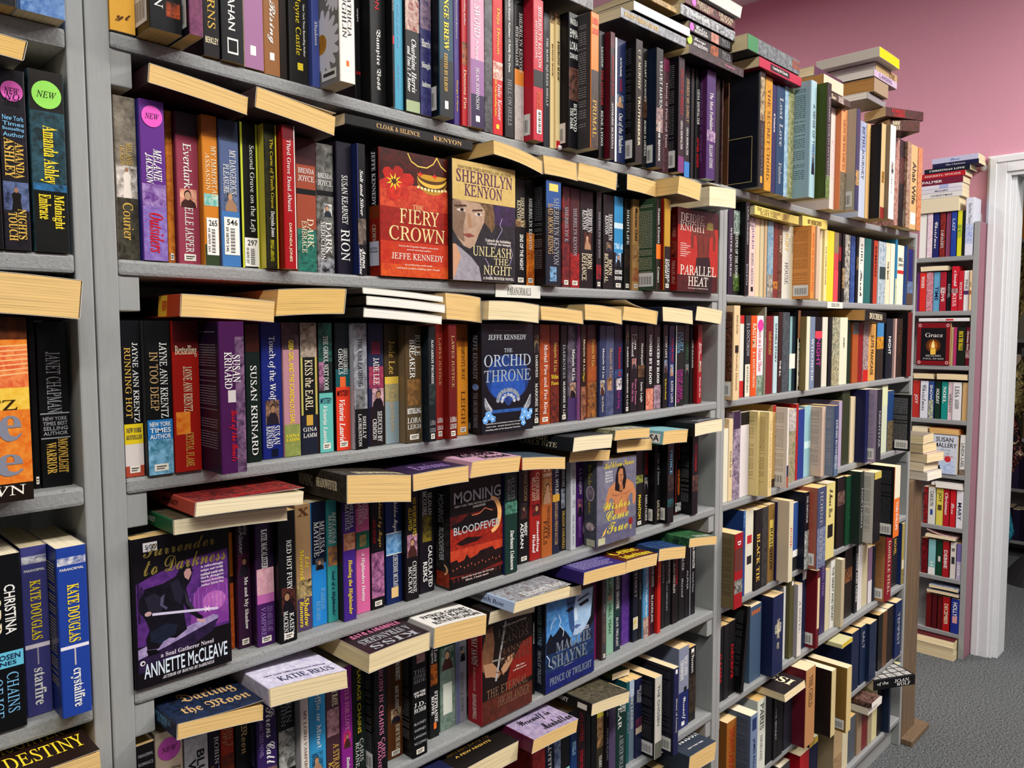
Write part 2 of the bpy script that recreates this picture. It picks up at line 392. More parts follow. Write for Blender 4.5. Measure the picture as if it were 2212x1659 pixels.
boxes('plate', [((-.006, .0), (-.014, .018), (-.03, .03))], M_PLASTIC, sw, .002); boxes('toggle', [((-.012, -.006), (-.004, .005), (-.008, .008))], M_DARK, sw, .001)
hk = empty('wall_hook', (XW, .068, FL+.665)); tag(hk, 'tiny pale knob on the rose wall by the upper corner of the door trim', 'hook')
bm_ = bmesh.new(); bmesh.ops.create_uvsphere(bm_, u_segments=14, v_segments=8, radius=.016); me_ = bpy.data.meshes.new('knob'); bm_.to_mesh(me_); bm_.free(); me_.materials.append(M_PLASTIC); link('knob', me_, hk)

# ------------------------------------------------------------------ bookcases (the old shelves sag a little)
SAG = dict(N=(.011, .004, .003, .002), F=(.006, .003), L=(), D=())
SPAN = dict(N=(.2662, 1.5032), F=(1.5036, 2.722))
def sag_at(case, i, x):
    s = SAG[case]
    return s[i]*math.sin(PI*(x-SPAN[case][0])/(SPAN[case][1]-SPAN[case][0])) if i < len(s) else 0
def bookcase(label, x0, x1, pl, pr, levels, topl, topr, depth=.212, th=.0165, sags=(), cl=.0215, cr=.0215):
    root = empty('bookcase', ((x0+x1)/2, 0, 0)); tag(root, label, 'bookcase'); c = (x0+x1)/2
    boxes('side_panel', [((x0-c, x0+pl-c), (0, depth), (0, topl))], M_POST, root, .002)
    boxes('side_panel', [((x1-pr-c, x1-c), (0, depth), (0, topr))], M_POST, root, .002)
    for i, z in enumerate(levels):
        z += FL
        so = boxes('shelf', [((x0+pl-c, x1-pr-c), (.0, depth-.006), (z-th, z))], M_SHELF, root, .0035)
        if i < len(sags):
            bm = bmesh.new(); bm.from_mesh(so.data)
            bmesh.ops.subdivide_edges(bm, edges=[e for e in bm.edges if abs(e.verts[0].co.x-e.verts[1].co.x) > .5], cuts=20, use_grid_fill=True)
            for v in bm.verts: v.co.z -= sags[i]*math.sin(PI*(v.co.x+c-x0)/(x1-x0))
            bm.to_mesh(so.data); bm.free()
        for a, b in ((x0+pl-c, x0+pl-c+cl), (x1-pr-c-cr, x1-pr-c)):
            if z > .2 and b > a: boxes('cleat', [((a, b), (.003, depth-.01), (z-th-.037, z-th))], M_POST, root, .0015)
    zb = levels[-1]+FL-th
    boxes('plinth', [((x0+pl-c, x1-pr-c), (.025, .04), (0, zb))], M_POST, root, .001)
    boxes('back_panel', [((x0+pl-c, x1-pr-c), (depth-.006, depth), (0, max(levels[0]+FL, min(topl, topr))))], M_POST, root, 0)
    return root
bookcase('nearer grey painted bookcase packed with paperbacks, between two grey posts', .2662, 1.5032, .0228, .0165, LEV, FL+.62, FL+.302, sags=SAG['N'])
bookcase('farther grey painted bookcase beside the wood cabinet, packed with mixed novels', 1.5036, 2.722, .0155, .0175, LEV, FL+.302, FL+.302, sags=SAG['F'], cl=.0065, cr=.0035)
LL = [.292, .0748, -.1586, -.3848, -.612, -.84, -1.07, -1.30]
bookcase('half-seen grey bookcase whose end post stands against the nearer bookcase', -.95, .2652, .016, .0165, LL, FL+.62, FL+.62, th=.019, cr=0)
LR = [.296, .070, -.158, -.387, -.617, -.842, -1.062, -1.296]
dc = empty('bookcase', (3.61, .27, 0)); tag(dc, 'narrow grey bookcase with rose painted side, standing beside the white doorway', 'bookcase')
boxes('side_panel', [((.0, .118), (.0455-.27, .0660-.27), (0, FL+.432))], M_POST, dc, .0015)
o_ = boxes('painted_side', [((.004, .118), (.0447-.27, .0455-.27), (0.002, FL+.430))], M_PINKSIDE, dc, 0); o_['label'] = 'rose painted outer side'
boxes('side_panel', [((.0, .118), (.478-.27, .498-.27), (0, FL+.432))], M_POST, dc, .0015)
for z in LR: boxes('shelf', [((.0, .114), (.066-.27, .478-.27), (FL+z-.019, FL+z))], M_SHELF, dc, .0025)
boxes('back_panel', [((.114, .118), (.066-.27, .478-.27), (0, FL+.30))], M_POST, dc, 0)
# wood cabinet end
wc = empty('cabinet', (2.795, .1, 0)); tag(wc, 'low brown wood cabinet end standing between farther bookcase and aisle', 'cabinet')
boxes('panel', [((2.7245-2.795, 2.857-2.795), (-.1, -.082), (.02, FL-.507))], M_WOOD, wc, .002)
boxes('panel', [((2.7245-2.795, 2.7405-2.795), (-.082, .25), (.02, FL-.507))], M_WOOD, wc, .002)
boxes('top', [((2.7405-2.795, 2.857-2.795), (-.082, .25), (FL-.525, FL-.507))], M_WOOD, wc, .002)
boxes('foot', [((2.7245-2.795, 2.905-2.795), (-.135, .27), (0, .02))], M_WOOD, wc, .003)
# paper labels on shelf edges
def paper_label(x0, x1, z0, z1, txt, label):
    r = empty('shelf_label', ((x0+x1)/2, -.0012, z0)); tag(r, label, 'label')
    Q = Print(); W, H = x1-x0, z1-z0
    T = lambda a, b, lay: (W*(a-.5), -.0001*lay, H*b)
    Q.rect(T, 0, 0, 1, 1, 'dcdcd2', 0); Q.face([(W/2, .0011, 0), (-W/2, .0011, 0), (-W/2, .0011, H), (W/2, .0011, H)], lin('dcdcd2'))
    Q.text(T, txt, 'r', '2a2a2a', .25, .78, .2, .8, 2, 0, (W, H)); Q.build('paper', M_PRINT, r)
paper_label(.828, .928, FL+.0485, FL+.0685, 'PARANORMALS', 'white paper label reading paranormals on the second shelf edge')
paper_label(2.035, 2.135, FL+.0525, FL+.069, 'GENERAL FICTION', 'small white paper label on the farther bookcase second shelf edge')
s_ = empty('screw', (.974, -.001, FL+.294)); tag(s_, 'round pale screw head on the top shelf edge', 'screw')
bm_ = bmesh.new(); bmesh.ops.create_uvsphere(bm_, u_segments=12, v_segments=8, radius=.0045); me_ = bpy.data.meshes.new('head'); bm_.to_mesh(me_); bm_.free(); me_.materials.append(M_PLASTIC); link('head', me_, s_)

# ------------------------------------------------------------------ front-cover artwork
def smallprint(P, T, a0, a1, b, col, n=1, hgt=.012, sz=None, st='NEW YORK TIMES BESTSELLING AUTHOR'):
    P.text(T, st, 's', col, a0, a1, b, b+hgt, 3, 0, sz)
def star(P, T, a, b, ra, rb, n, col, lay=2, inner=.4, ph=0):
    P.poly(T, [(a+(ra if k % 2 == 0 else ra*inner)*math.cos(ph+PI*k/n), b+(rb if k % 2 == 0 else rb*inner)*math.sin(ph+PI*k/n)) for k in range(2*n)], col, lay)
def bolt(P, T, pts, w, col, sz, lay=2): P.line(T, pts, w, col, lay, sz)
def face_head(P, T, a, b, s, asp, skin, shade, hair):
    """a three-quarter male head; s height of the head in b units, asp width scale"""
    p = lambda x, y: (a+x*s*asp, b+y*s)
    P.poly(T, [p(-.3, .1), p(-.42, .5), p(-.36, .9), p(-.05, 1.08), p(.3, .98), p(.44, .62), p(.4, .2), p(.32, -.2), p(.22, .1)], hair, 1.2)
    P.poly(T, [p(-.28, .42), p(-.27, .75), p(-.1, .9), p(.16, .86), p(.28, .6), p(.26, .3), p(.12, .06), p(-.04, 0), p(-.16, .06), p(-.25, .2)], skin, 1.5)
    P.poly(T, [p(-.28, .42), p(-.27, .75), p(-.14, .86), p(-.1, .55), p(-.14, .3), p(-.1, .05), p(-.18, .07), p(-.25, .2)], shade, 1.7)
    P.poly(T, [p(-.02, .3), p(.04, .56), p(.1, .32), p(.03, .27)], shade, 1.8)
    for x in (-.13, .13):
        P.poly(T, [p(x-.08, .56), p(x, .6), p(x+.08, .56), p(x, .53)], 'e4ded4', 1.8); P.disc(T, p(x, .56)[0], p(x, .56)[1], .025*s*asp, .03*s, '1a1614', 2, 8)
        P.poly(T, [p(x-.1, .64), p(x+.1, .66), p(x+.1, .69), p(x-.1, .68)], hair, 1.9)
    P.poly(T, [p(-.06, .17), p(.02, .2), p(.12, .175), p(.03, .14)], '8a4a44', 1.9)
def torso(P, T, a, b, w, h, skin, shade):
    p = lambda x, y: (a+x*w, b+y*h)
    P.poly(T, [p(-.5, .82), p(-.25, .95), p(-.1, 1), p(.1, 1), p(.3, .95), p(.52, .8), p(.5, .55), p(.34, .5), p(.3, .25), p(.28, 0), p(-.26, 0), p(-.3, .3), p(-.36, .52), p(-.5, .5)], skin, 1.3)
    for sx in (-1, 1):
        P.poly(T, [p(sx*.4, .66), p(sx*.34, .58), p(sx*.2, .545), p(sx*.06, .57), p(sx*.02, .6), p(sx*.06, .585), p(sx*.2, .565), p(sx*.32, .6)], shade, 1.5)
        P.poly(T, [p(sx*.3, .5), p(sx*.24, .3), p(sx*.25, .02), p(sx*.28, .02), p(sx*.29, .25)], shade, 1.5)
    P.poly(T, [p(-.008, .05), p(.008, .05), p(.01, .74), p(-.01, .74)], shade, 1.6)
    for k in range(3):
        y = .14+.13*k
        P.poly(T, [p(-.14, y+.01), p(0, y), p(.14, y+.01), p(0, y+.012)], shade, 1.6)
    P.poly(T, [p(-.5, .82), p(-.62, .5), p(-.6, .2), p(-.5, .2), p(-.47, .5), p(-.42, .62)], skin, 1.4)
    P.poly(T, [p(.52, .8), p(.64, .5), p(.6, .2), p(.5, .2), p(.49, .5), p(.42, .62)], skin, 1.4)
def art_fiery(P, S, F, sz, sf):
    P.rect(F, 0, .0, 1, .1, 'd8642a/c04024', 1); P.rect(F, 0, .1, 1, .28, 'b83020/c84a28', 1); P.rect(F, 0, .28, 1, .55, '8a2018/a82a1c', 1); P.rect(F, 0, .55, 1, .74, 'a8281a/d85a38', 1); P.rect(F, 0, .74, 1, 1, '2a140c/5a1810', 1)
    for k, (ry, c) in enumerate(((.115, 'b88a30'), (.1, '4a3010'), (.085, 'e0b850'), (.065, '5a3a14'), (.05, 'c8982c'))):
        P.disc(F, .76, .80+.012*k, .225, ry, c, 1.4+.1*k, 28, PI*1.02, PI*1.98)
    for k in range(9): P.disc(F, .55+.052*k, .735-.012*math.sin(k*.4), .022, .012, 'e8d8a0', 2.2, 8)
    P.line(F, [(.4, .99), (.45, .93), (.55, .9), (.68, .9), (.78, .94), (.84, 1)], .0016, 'e8c860', 2, sf); P.line(F, [(.84, .99), (.9, .93), (.98, .9)], .0016, 'e8c860', 2, sf)
    for px in (.58, .8): star(P, F, px, .84, .05, .025, 4, 'd83a28', 2.3)
    for an, L, W, c in ((.3, .3, .16, 'd83424'), (1.2, .24, .13, 'b02418'), (2.2, .22, .13, 'c83022'), (3.4, .2, .12, 'd84030'), (4.6, .26, .16, 'd83c2a'), (5.5, .28, .17, 'e04a34')):
        ux, uy = math.cos(an), math.sin(an)
        pts = [(0, -W*.3), (L*.5, -W*.6), (L*.9, -W*.45), (L, 0), (L*.9, W*.45), (L*.5, W*.6), (0, W*.3)]
        P.poly(F, [(max(.005, .2+x*ux-y*uy), .745+(x*uy+y*ux)*.58) for x, y in pts], c+'/a02018', 1.6+.05*an)
    star(P, F, .2, .75, .12, .07, 9, 'e8d040', 2.3, .35); star(P, F, .2, .75, .06, .035, 7, '5a2a10', 2.5, .5)
    P.text(F, 'THE', 'r', 'e8c898', .46, .62, .55, .585, 4, 0, sf); P.text(F, 'FIERY', 'r', 'e8d098', .27, .86, .43, .545, 4, 0, sf); P.text(F, 'CROWN', 'r', 'e8d098', .12, .95, .29, .405, 4, 0, sf)
    P.text(F, 'Next in the Forgotten Empires series from', 'i', 'eadcd0', .25, .84, .238, .255, 4, 0, sf); P.text(F, 'award-winning author', 'i', 'eadcd0', .35, .75, .212, .229, 4, 0, sf)
    P.text(F, 'JEFFE KENNEDY', 'r', 'f0e4da', .15, .92, .14, .19, 4, 0, sf); P.text(F, 'An enchanting world awaits', 'i', 'f0dcc8', .33, .75, .09, .108, 4, 0, sf); P.text(F, 'will leave readers holding their breath', 'i', 'f0dcc8', .18, .9, .06, .078, 4, 0, sf)
    P.rect(S, 0, 0, 1, .45, 'a83020/8a2418', 1); P.rect(S, 0, .45, 1, .55, '6a4a20/a03a20', 1); P.rect(S, 0, .55, 1, 1, '1a1414', 1)
    P.text(S, 'JEFFE KENNEDY', 'b', 'W', .3, .72, .55, .97, 4, 1, sz); P.text(S, 'CROWN', 'r', 'Q', .3, .7, .27, .4, 4, 1, sz)
    P.rect(S, .02, .08, .98, .27, 'dcdce6', 4); P.text(S, 'FICTION', 's', '222222', .1, .8, .205, .225, 5, 0, sz); P.text(S, 'Kennedy', 'b', '222222', .1, .9, .18, .2, 5, 0, sz)
def art_unleash(P, S, F, sz, sf):
    P.rect(F, 0, 0, 1, .7, '26262a/36363c', 1); P.rect(F, .35, .5, 1, .7, '4a3060/2a2630', 1.1)
    P.rect(F, 0, .67, 1, 1, 'c8ac68/d4ba7a', 1.3)
    P.text(F, 'NEW YORK TIMES BESTSELLING AUTHOR', 'r', '4a3a2a', .08, .93, .93, .955, 4, 0, sf)
    P.text(F, 'SHERRILYN', 'r', '5a2a5a', .06, .95, .82, .925, 4, 0, sf); P.text(F, 'KENYON', 'r', '5a2a5a', .18, .78, .71, .81, 4, 0, sf)
    P.poly(F, [(.0, .67), (.62, .67), (.66, .55), (.58, .45), (.5, .5), (.3, .55), (.12, .62)], '8a7050/5a4632', 1.5)
    P.poly(F, [(.0, .66), (.14, .67), (.42, .66), (.5, .6), (.48, .5), (.4, .4), (.34, .31), (.26, .27), (.16, .29), (.06, .36), (.0, .42)], 'bca08a/a88c76', 1.6)
    P.poly(F, [(.0, .66), (.12, .66), (.2, .55), (.16, .45), (.18, .32), (.06, .36), (.0, .42)], '8c7462/7a6452', 1.8)
    P.poly(F, [(.05, .585), (.14, .605), (.2, .58), (.12, .572)], 'd8ccc0', 2); P.poly(F, [(.32, .565), (.42, .585), (.46, .56), (.38, .552)], 'd8ccc0', 2)
    P.disc(F, .14, .588, .03, .014, '1a1614', 2.2, 9); P.disc(F, .4, .568, .025, .012, '1a1614', 2.2, 9)
    P.poly(F, [(.02, .62), (.2, .635), (.22, .62), (.04, .605)], '4a3424', 2.1); P.poly(F, [(.3, .6), (.46, .615), (.46, .6), (.3, .585)], '4a3424', 2.1)
    P.poly(F, [(.22, .56), (.27, .56), (.3, .45), (.24, .44)], 'a88468', 2); P.poly(F, [(.14, .385), (.25, .4), (.34, .38), (.24, .36)], '8a4a44', 2.1)
    P.poly(F, [(0, 0), (.44, 0), (.4, .12), (.28, .2), (.12, .27), (.04, .3), (0, .3)], 'a8a4ac/8a868e', 1.7); P.poly(F, [(.0, .3), (.05, .3), (.12, .2), (.02, .02), (0, .02)], 'c89a7c', 1.9)
    P.poly(F, [(.52, .67), (.62, .67), (.66, .48), (.6, .42), (.56, .5)], '8a6a48/5a4430', 1.9)
    for pts in ([(.78, .56), (.74, .5), (.78, .46), (.7, .38), (.66, .3)], [(.5, .2), (.56, .14), (.54, .08), (.62, .02)], [(.9, .35), (.95, .25), (.9, .15)]): bolt(P, F, pts, .0009, 'b8a8d0', sf, 2.3)
    P.text(F, 'Unleash the forbidden', 'b', 'e8e0d8', .5, .92, .345, .37, 4, 0, sf); P.text(F, 'Unleash the hunger', 'b', 'e8e0d8', .53, .92, .315, .34, 4, 0, sf)
    P.text(F, 'UNLEASH', 'r', 'dcd0a0', .3, .93, .215, .3, 4, 0, sf); P.text(F, 'THE', 'r', 'dcd0a0', .64, .88, .15, .205, 4, 0, sf); P.text(F, 'NIGHT', 'r', 'dcd0a0', .47, .93, .06, .14, 4, 0, sf)
    P.text(F, 'A DARK HUNTER NOVEL', 'b', 'e8e0d8', .46, .97, .018, .042, 4, 0, sf)
def art_parallel(P, S, F, sz, sf):
    P.rect(F, 0, 0, 1, .2, '3a1210/5a1814', 1); P.rect(F, 0, .2, 1, .8, 'a8281c/b83424', 1); P.rect(F, 0, .8, 1, 1, '4a1010', 1)
    torso(P, F, .62, .42, .5, .52, '7a3420/6a2a1c', '4a1c14'); P.poly(F, [(.45, .42), (.78, .44), (.86, .15), (.84, 0), (.4, 0), (.42, .2)], '241414', 1.7)
    P.text(F, 'DEIDRE', 'r', 'e4d4c8', .06, .64, .84, .94, 4, 0, sf); P.text(F, 'KNIGHT', 'r', 'e4d4c8', .05, .66, .73, .83, 4, 0, sf); P.rect(F, .7, .78, .86, .87, '8a8038/b0a050', 3)
    P.text(F, 'PARALLEL', 'r', 'e8ddd0', .06, .95, .2, .32, 4, 0, sf); P.text(F, 'HEAT', 'r', 'e8ddd0', .25, .75, .07, .185, 4, 0, sf); P.text(F, 'By the author of Parallel Attraction', 'i', 'd8c8bc', .2, .8, .03, .05, 4, 0, sf)
    for k in range(7): P.rect(F, .06, .42+.025*k, .2+.05*(k % 3), .43+.025*k, 'd8b0a8', 3)
    P.rect(S, 0, 0, 1, 1, '8a1c1c', 1); P.text(S, 'DEIDRE KNIGHT', 'r', 'e0b8a8', .25, .75, .64, .9, 4, 1, sz); P.rect(S, .1, .4, .9, .6, '2a1212/a84a34', 2); P.text(S, 'PARALLEL HEAT', 'r', 'e0b8a8', .25, .75, .08, .36, 4, 1, sz)
def art_orchid(P, S, F, sz, sf):
    P.rect(F, 0, 0, 1, 1, '14161c/1a1e28', 1); P.disc(F, .5, .5, .42, .22, '1c3a72/24488a', 1.2, 30); P.disc(F, .5, .42, .34, .13, '2450a0/3060b0', 1.4, 30)
    P.text(F, 'JEFFE KENNEDY', 'r', 'd0d4d8', .12, .86, .855, .9, 4, 0, sf); P.text(F, 'THE', 'r', 'c0c8d0', .42, .58, .74, .775, 4, 0, sf); P.text(F, 'ORCHID', 'r', 'b0bcc8', .04, .95, .61, .72, 4, 0, sf); P.text(F, 'THRONE', 'r', 'a0acb8', .04, .95, .47, .58, 4, 0, sf)
    P.text(F, 'First in the Forgotten Empires series', 'i', '7a7e86', .2, .8, .93, .945, 4, 0, sf)
    for a in (.5,):
        for k in range(11):
            an = PI*k/10; P.disc(F, .5+.2*math.cos(an), .3+.09*math.sin(an), .035, .022, 'a8b0bc/6a7480', 1.8+.02*k, 10)
        for k in range(7):
            an = PI*k/6; P.disc(F, .5+.12*math.cos(an), .29+.055*math.sin(an), .03, .018, 'd0d4dc/8a92a0', 2.1+.02*k, 10)
        P.disc(F, .5, .29, .06, .045, '24386a/3a58a0', 2.5, 16)
    for sx in (-1, 1):
        P.poly(F, [(.5+sx*.3, .22), (.5+sx*.46, .34), (.5+sx*.45, .24), (.5+sx*.36, .18)], 'b0b4ba/4a5058', 1.9); P.line(F, [(.5+sx*.32, .2), (.5+sx*.44, .33)], .001, 'e0e4e8', 2.2, sf)
    P.rect(F, .1, .185, .9, .215, '3a6ab0/2a5090', 1.7)
    for (x, y, q) in ((.12, .17, 1.), (.2, .135, .8), (.06, .13, .8), (.82, .17, 1.), (.9, .13, .9), (.78, .12, .8), (.8, .07, .7), (.96, .17, .7)):
        for k in range(5):
            an = 2*PI*k/5+x*9; P.disc(F, min(.965, max(.035, x+.04*q*math.cos(an))), y+.024*q*math.sin(an), .034*q, .02*q, '5a98d8/8ac0f0', 2.3+.03*k, 9)
        P.disc(F, x, y, .014, .009, 'e8f0f8', 2.8, 8)
    for k, l in enumerate(('Captivating and sensual fantasy romance you would', 'want to miss   Amanda Bouchet USA Today', 'bestselling author of The Kingmaker Chronicles')): P.text(F, l, 'i', 'e0e0e0', .06, .74, .085-.028*k, .1-.028*k, 4, 0, sf)
    P.rect(S, 0, 0, 1, 1, '17191f', 1); P.text(S, 'JEFFE KENNEDY', 'r', '9aa4b0', .3, .7, .5, .9, 4, 1, sz); P.disc(S, .5, .43, .3, .03, '2a58a8/8ab0e0', 2, 12); P.text(S, 'THE ORCHID THRONE', 'r', '8a94a4', .25, .75, .06, .38, 4, 1, sz)
def art_surrender(P, S, F, sz, sf):
    P.rect(F, 0, 0, 1, 1, '17131a', 1); P.poly(F, [(.02, .28), (.98, .28), (.98, .82), (.55, .8), (.2, .74), (.02, .7)], '4a2a6a/6a3a8a', 1.1); P.poly(F, [(.55, .3), (.98, .3), (.98, .6), (.8, .66), (.6, .55)], '8a4a9a/7a3a90', 1.2)
    P.disc(F, .82, .47, .13, .07, 'a858a8/c880c0', 1.3, 20)
    for k in range(10): P.rect(F, .56+.044*k, .42, .568+.044*k, .52+.07*((k*7) % 5)/4, '9a60b8', 1.4)
    for k in range(6): P.rect(F, .03+.03*k, .44+.05*(k % 3), .055+.03*k, .7-.02*k, '2a1a3c/3a2450', 1.5)
    P.poly(F, [(.02, .2), (.02, .265), (.8, .375), (.86, .36), (.86, .34), (.3, .24)], 'b8a8cc/8a7aa8', 1.8); P.poly(F, [(.02, .1), (.02, .2), (.86, .34), (.8, .26), (.5, .18)], '3a2a50/241a34', 1.7)
    P.poly(F, [(.11, .25), (.1, .32), (.14, .38), (.1, .46), (.04, .52), (.05, .6), (.12, .66), (.28, .67), (.42, .7), (.47, .755), (.56, .765), (.6, .72), (.57, .65), (.52, .6), (.56, .5), (.63, .42), (.7, .375), (.66, .36), (.56, .42), (.49, .5), (.5, .4), (.52, .32), (.4, .28), (.3, .3), (.22, .24)], '14121a/1e1a28', 2)
    P.poly(F, [(.14, .36), (.3, .4), (.42, .37), (.4, .31), (.24, .27), (.15, .3)], '242c40/1c2232', 2.2); P.poly(F, [(.1, .6), (.2, .62), (.3, .56), (.26, .48), (.14, .5)], '2c2a3a', 2.2); P.poly(F, [(.36, .66), (.44, .68), (.5, .58), (.46, .5), (.4, .54)], '2a2738', 2.2); P.poly(F, [(.5, .6), (.55, .52), (.62, .43), (.6, .42), (.52, .5)], '3a3648', 2.25); P.poly(F, [(.1, .25), (.2, .24), (.24, .21), (.12, .205)], '0e0c12', 2.2)
    P.poly(F, [(.5, .735), (.57, .735), (.585, .7), (.55, .655), (.51, .68)], 'b8908a', 2.3); P.poly(F, [(.44, .7), (.47, .765), (.57, .772), (.6, .735), (.54, .745), (.5, .71), (.52, .66)], '1a1722', 2.5)
    P.poly(F, [(.63, .375), (.72, .35), (.7, .335), (.62, .36)], 'c8a0a0', 2.4); P.disc(F, .13, .49, .035, .016, 'c0a0a0', 2.4, 10)
    P.line(F, [(.17, .48), (.86, .41)], .0028, 'd0c8e0', 2.6, sf); star(P, F, .74, .423, .07, .03, 6, 'f4dcf0', 2.8, .2)
    P.poly(F, [(.26, .58), (.3, .6), (.28, .53), (.33, .5), (.31, .49), (.25, .53)], '5a5470', 2.3)
    P.text(F, 'Surrender', 'c', '8a7a40', .1, .84, .865, .95, 4, 0, sf); P.text(F, 'to Darkness', 'c', '8a7a40', .1, .96, .745, .85, 4, 0, sf)
    for k, l in enumerate(('A refreshingly', 'unique and vividly', 'realized world with', 'dark dangers', 'National Bestselling', 'Author Sylvia Day')): P.text(F, l, 'b', 'e8e0ec', .68, .93, .715-.026*k, .735-.026*k, 4, 0, sf)
    P.text(F, 'a Soul Gatherer Novel', 'b', 'd8d0dc', .24, .8, .175, .205, 4, 0, sf); P.text(F, 'ANNETTE McCLEAVE', 's', 'd8e4f0', .07, .95, .06, .16, 4, 0, sf); P.text(F, 'AUTHOR OF BOUND BY DARKNESS', 'i', 'e0dce4', .25, .8, .028, .05, 4, 0, sf)
    P.disc(F, .06, .17, .026, .017, 'e0dce4', 3, 14); P.disc(F, .064, .168, .014, .009, '17131a', 3.3, 10)
    P.rect(F, .1, .905, .24, .965, 'e4e0e4', 4); P.text(F, '5.00', 'l', '222222', .12, .22, .92, .95, 5, 0, sf)
def art_blood(P, S, F, sz, sf):
    P.rect(F, 0, 0, 1, 1, '181214', 1); P.rect(F, 0, .36, 1, .56, '7a1c14/a83424', 1.1); P.rect(F, 0, .24, 1, .36, 'a83828/c85030', 1.1); P.rect(F, 0, .1, 1, .24, '5a1c18/8a2a20', 1.1); P.rect(F, 0, .56, 1, .68, '2a1616/6a1e18', 1.1)
    P.poly(F, [(.0, .6), (.2, .62), (.35, .68), (.5, .64), (.7, .7), (.95, .64), (.95, .58), (.6, .56), (.4, .52), (.1, .54)], '141012', 1.3); P.poly(F, [(.1, .42), (.3, .46), (.6, .43), (.5, .4), (.2, .39)], '2a1414', 1.3)
    moon = [(.78+.2*math.cos(a), .62+.18*math.sin(a)) for a in [PI*.52-PI*1.0*i/16 for i in range(17)]] + [(.74+.16*math.cos(a), .62+.15*math.sin(a)) for a in [-PI*.45+PI*.9*i/16 for i in range(17)]]
    P.poly(F, moon, 'e0a060/f0c080', 1.6); P.line(F, [(.4, .655), (.55, .66), (.65, .7), (.8, .66)], .001, 'e88a60', 1.7, sf)
    P.poly(F, [(0, .12), (0, .26), (.12, .27), (.14, .24), (.25, .25), (.3, .3), (.36, .25), (.5, .27), (.55, .3), (.8, .31), (.84, .27), (1, .28), (1, .14), (.5, .1)], '1c1214/2e1a18', 1.6)
    for k in range(14): P.rect(F, .04+.068*k, .17+.01*(k % 3), .055+.068*k, .185+.01*(k % 3), 'c86a48', 1.8)
    for k in range(12): P.rect(F, .05+.08*k, .06, .07+.08*k, .12, '6a2a24', 1.4)
    P.text(F, 'KAREN MARIE', 'r', '4a4446', .1, .94, .935, .965, 4, 0, sf); P.text(F, 'MONING', 's', 'b8bcc0', .07, .96, .79, .9, 4, 0, sf); P.text(F, 'NEW YORK TIMES BESTSELLING AUTHOR OF', 's', 'd8d4d0', .08, .94, .755, .775, 4, 0, sf); P.text(F, 'DARKFEVER', 's', 'd8d4d0', .42, .66, .725, .745, 4, 0, sf)
    P.text(F, 'BLOODFEVER', 's', 'b0b4b8', .06, .94, .5, .575, 4, 0, sf); P.text(F, 'I loved this book from the first page', 'b', 'e0d0c8', .2, .82, .075, .095, 4, 0, sf); P.text(F, 'More, I want more', 'b', 'e0d0c8', .22, .76, .045, .065, 4, 0, sf)
    P.rect(S, 0, 0, 1, 1, '1e1a1c/4a4446', 1); P.rect(S, 0, .02, 1, .16, '6a201a/b04a34', 1.2); P.text(S, 'MONING', 's', 'c8ccd0', .2, .6, .62, .88, 4, 1, sz); P.text(S, 'BLOODFEVER', 's', 'c8ccd0', .25, .6, .26, .57, 4, 1, sz)
    P.poly(S, [(.6+.3*math.cos(a), .18+.05*math.sin(a)) for a in [PI*.5-PI*i/10 for i in range(11)]] + [(.6+.16*math.cos(a), .18+.035*math.sin(a)) for a in [-PI*.5+PI*i/10 for i in range(11)]], 'e8b080', 2)
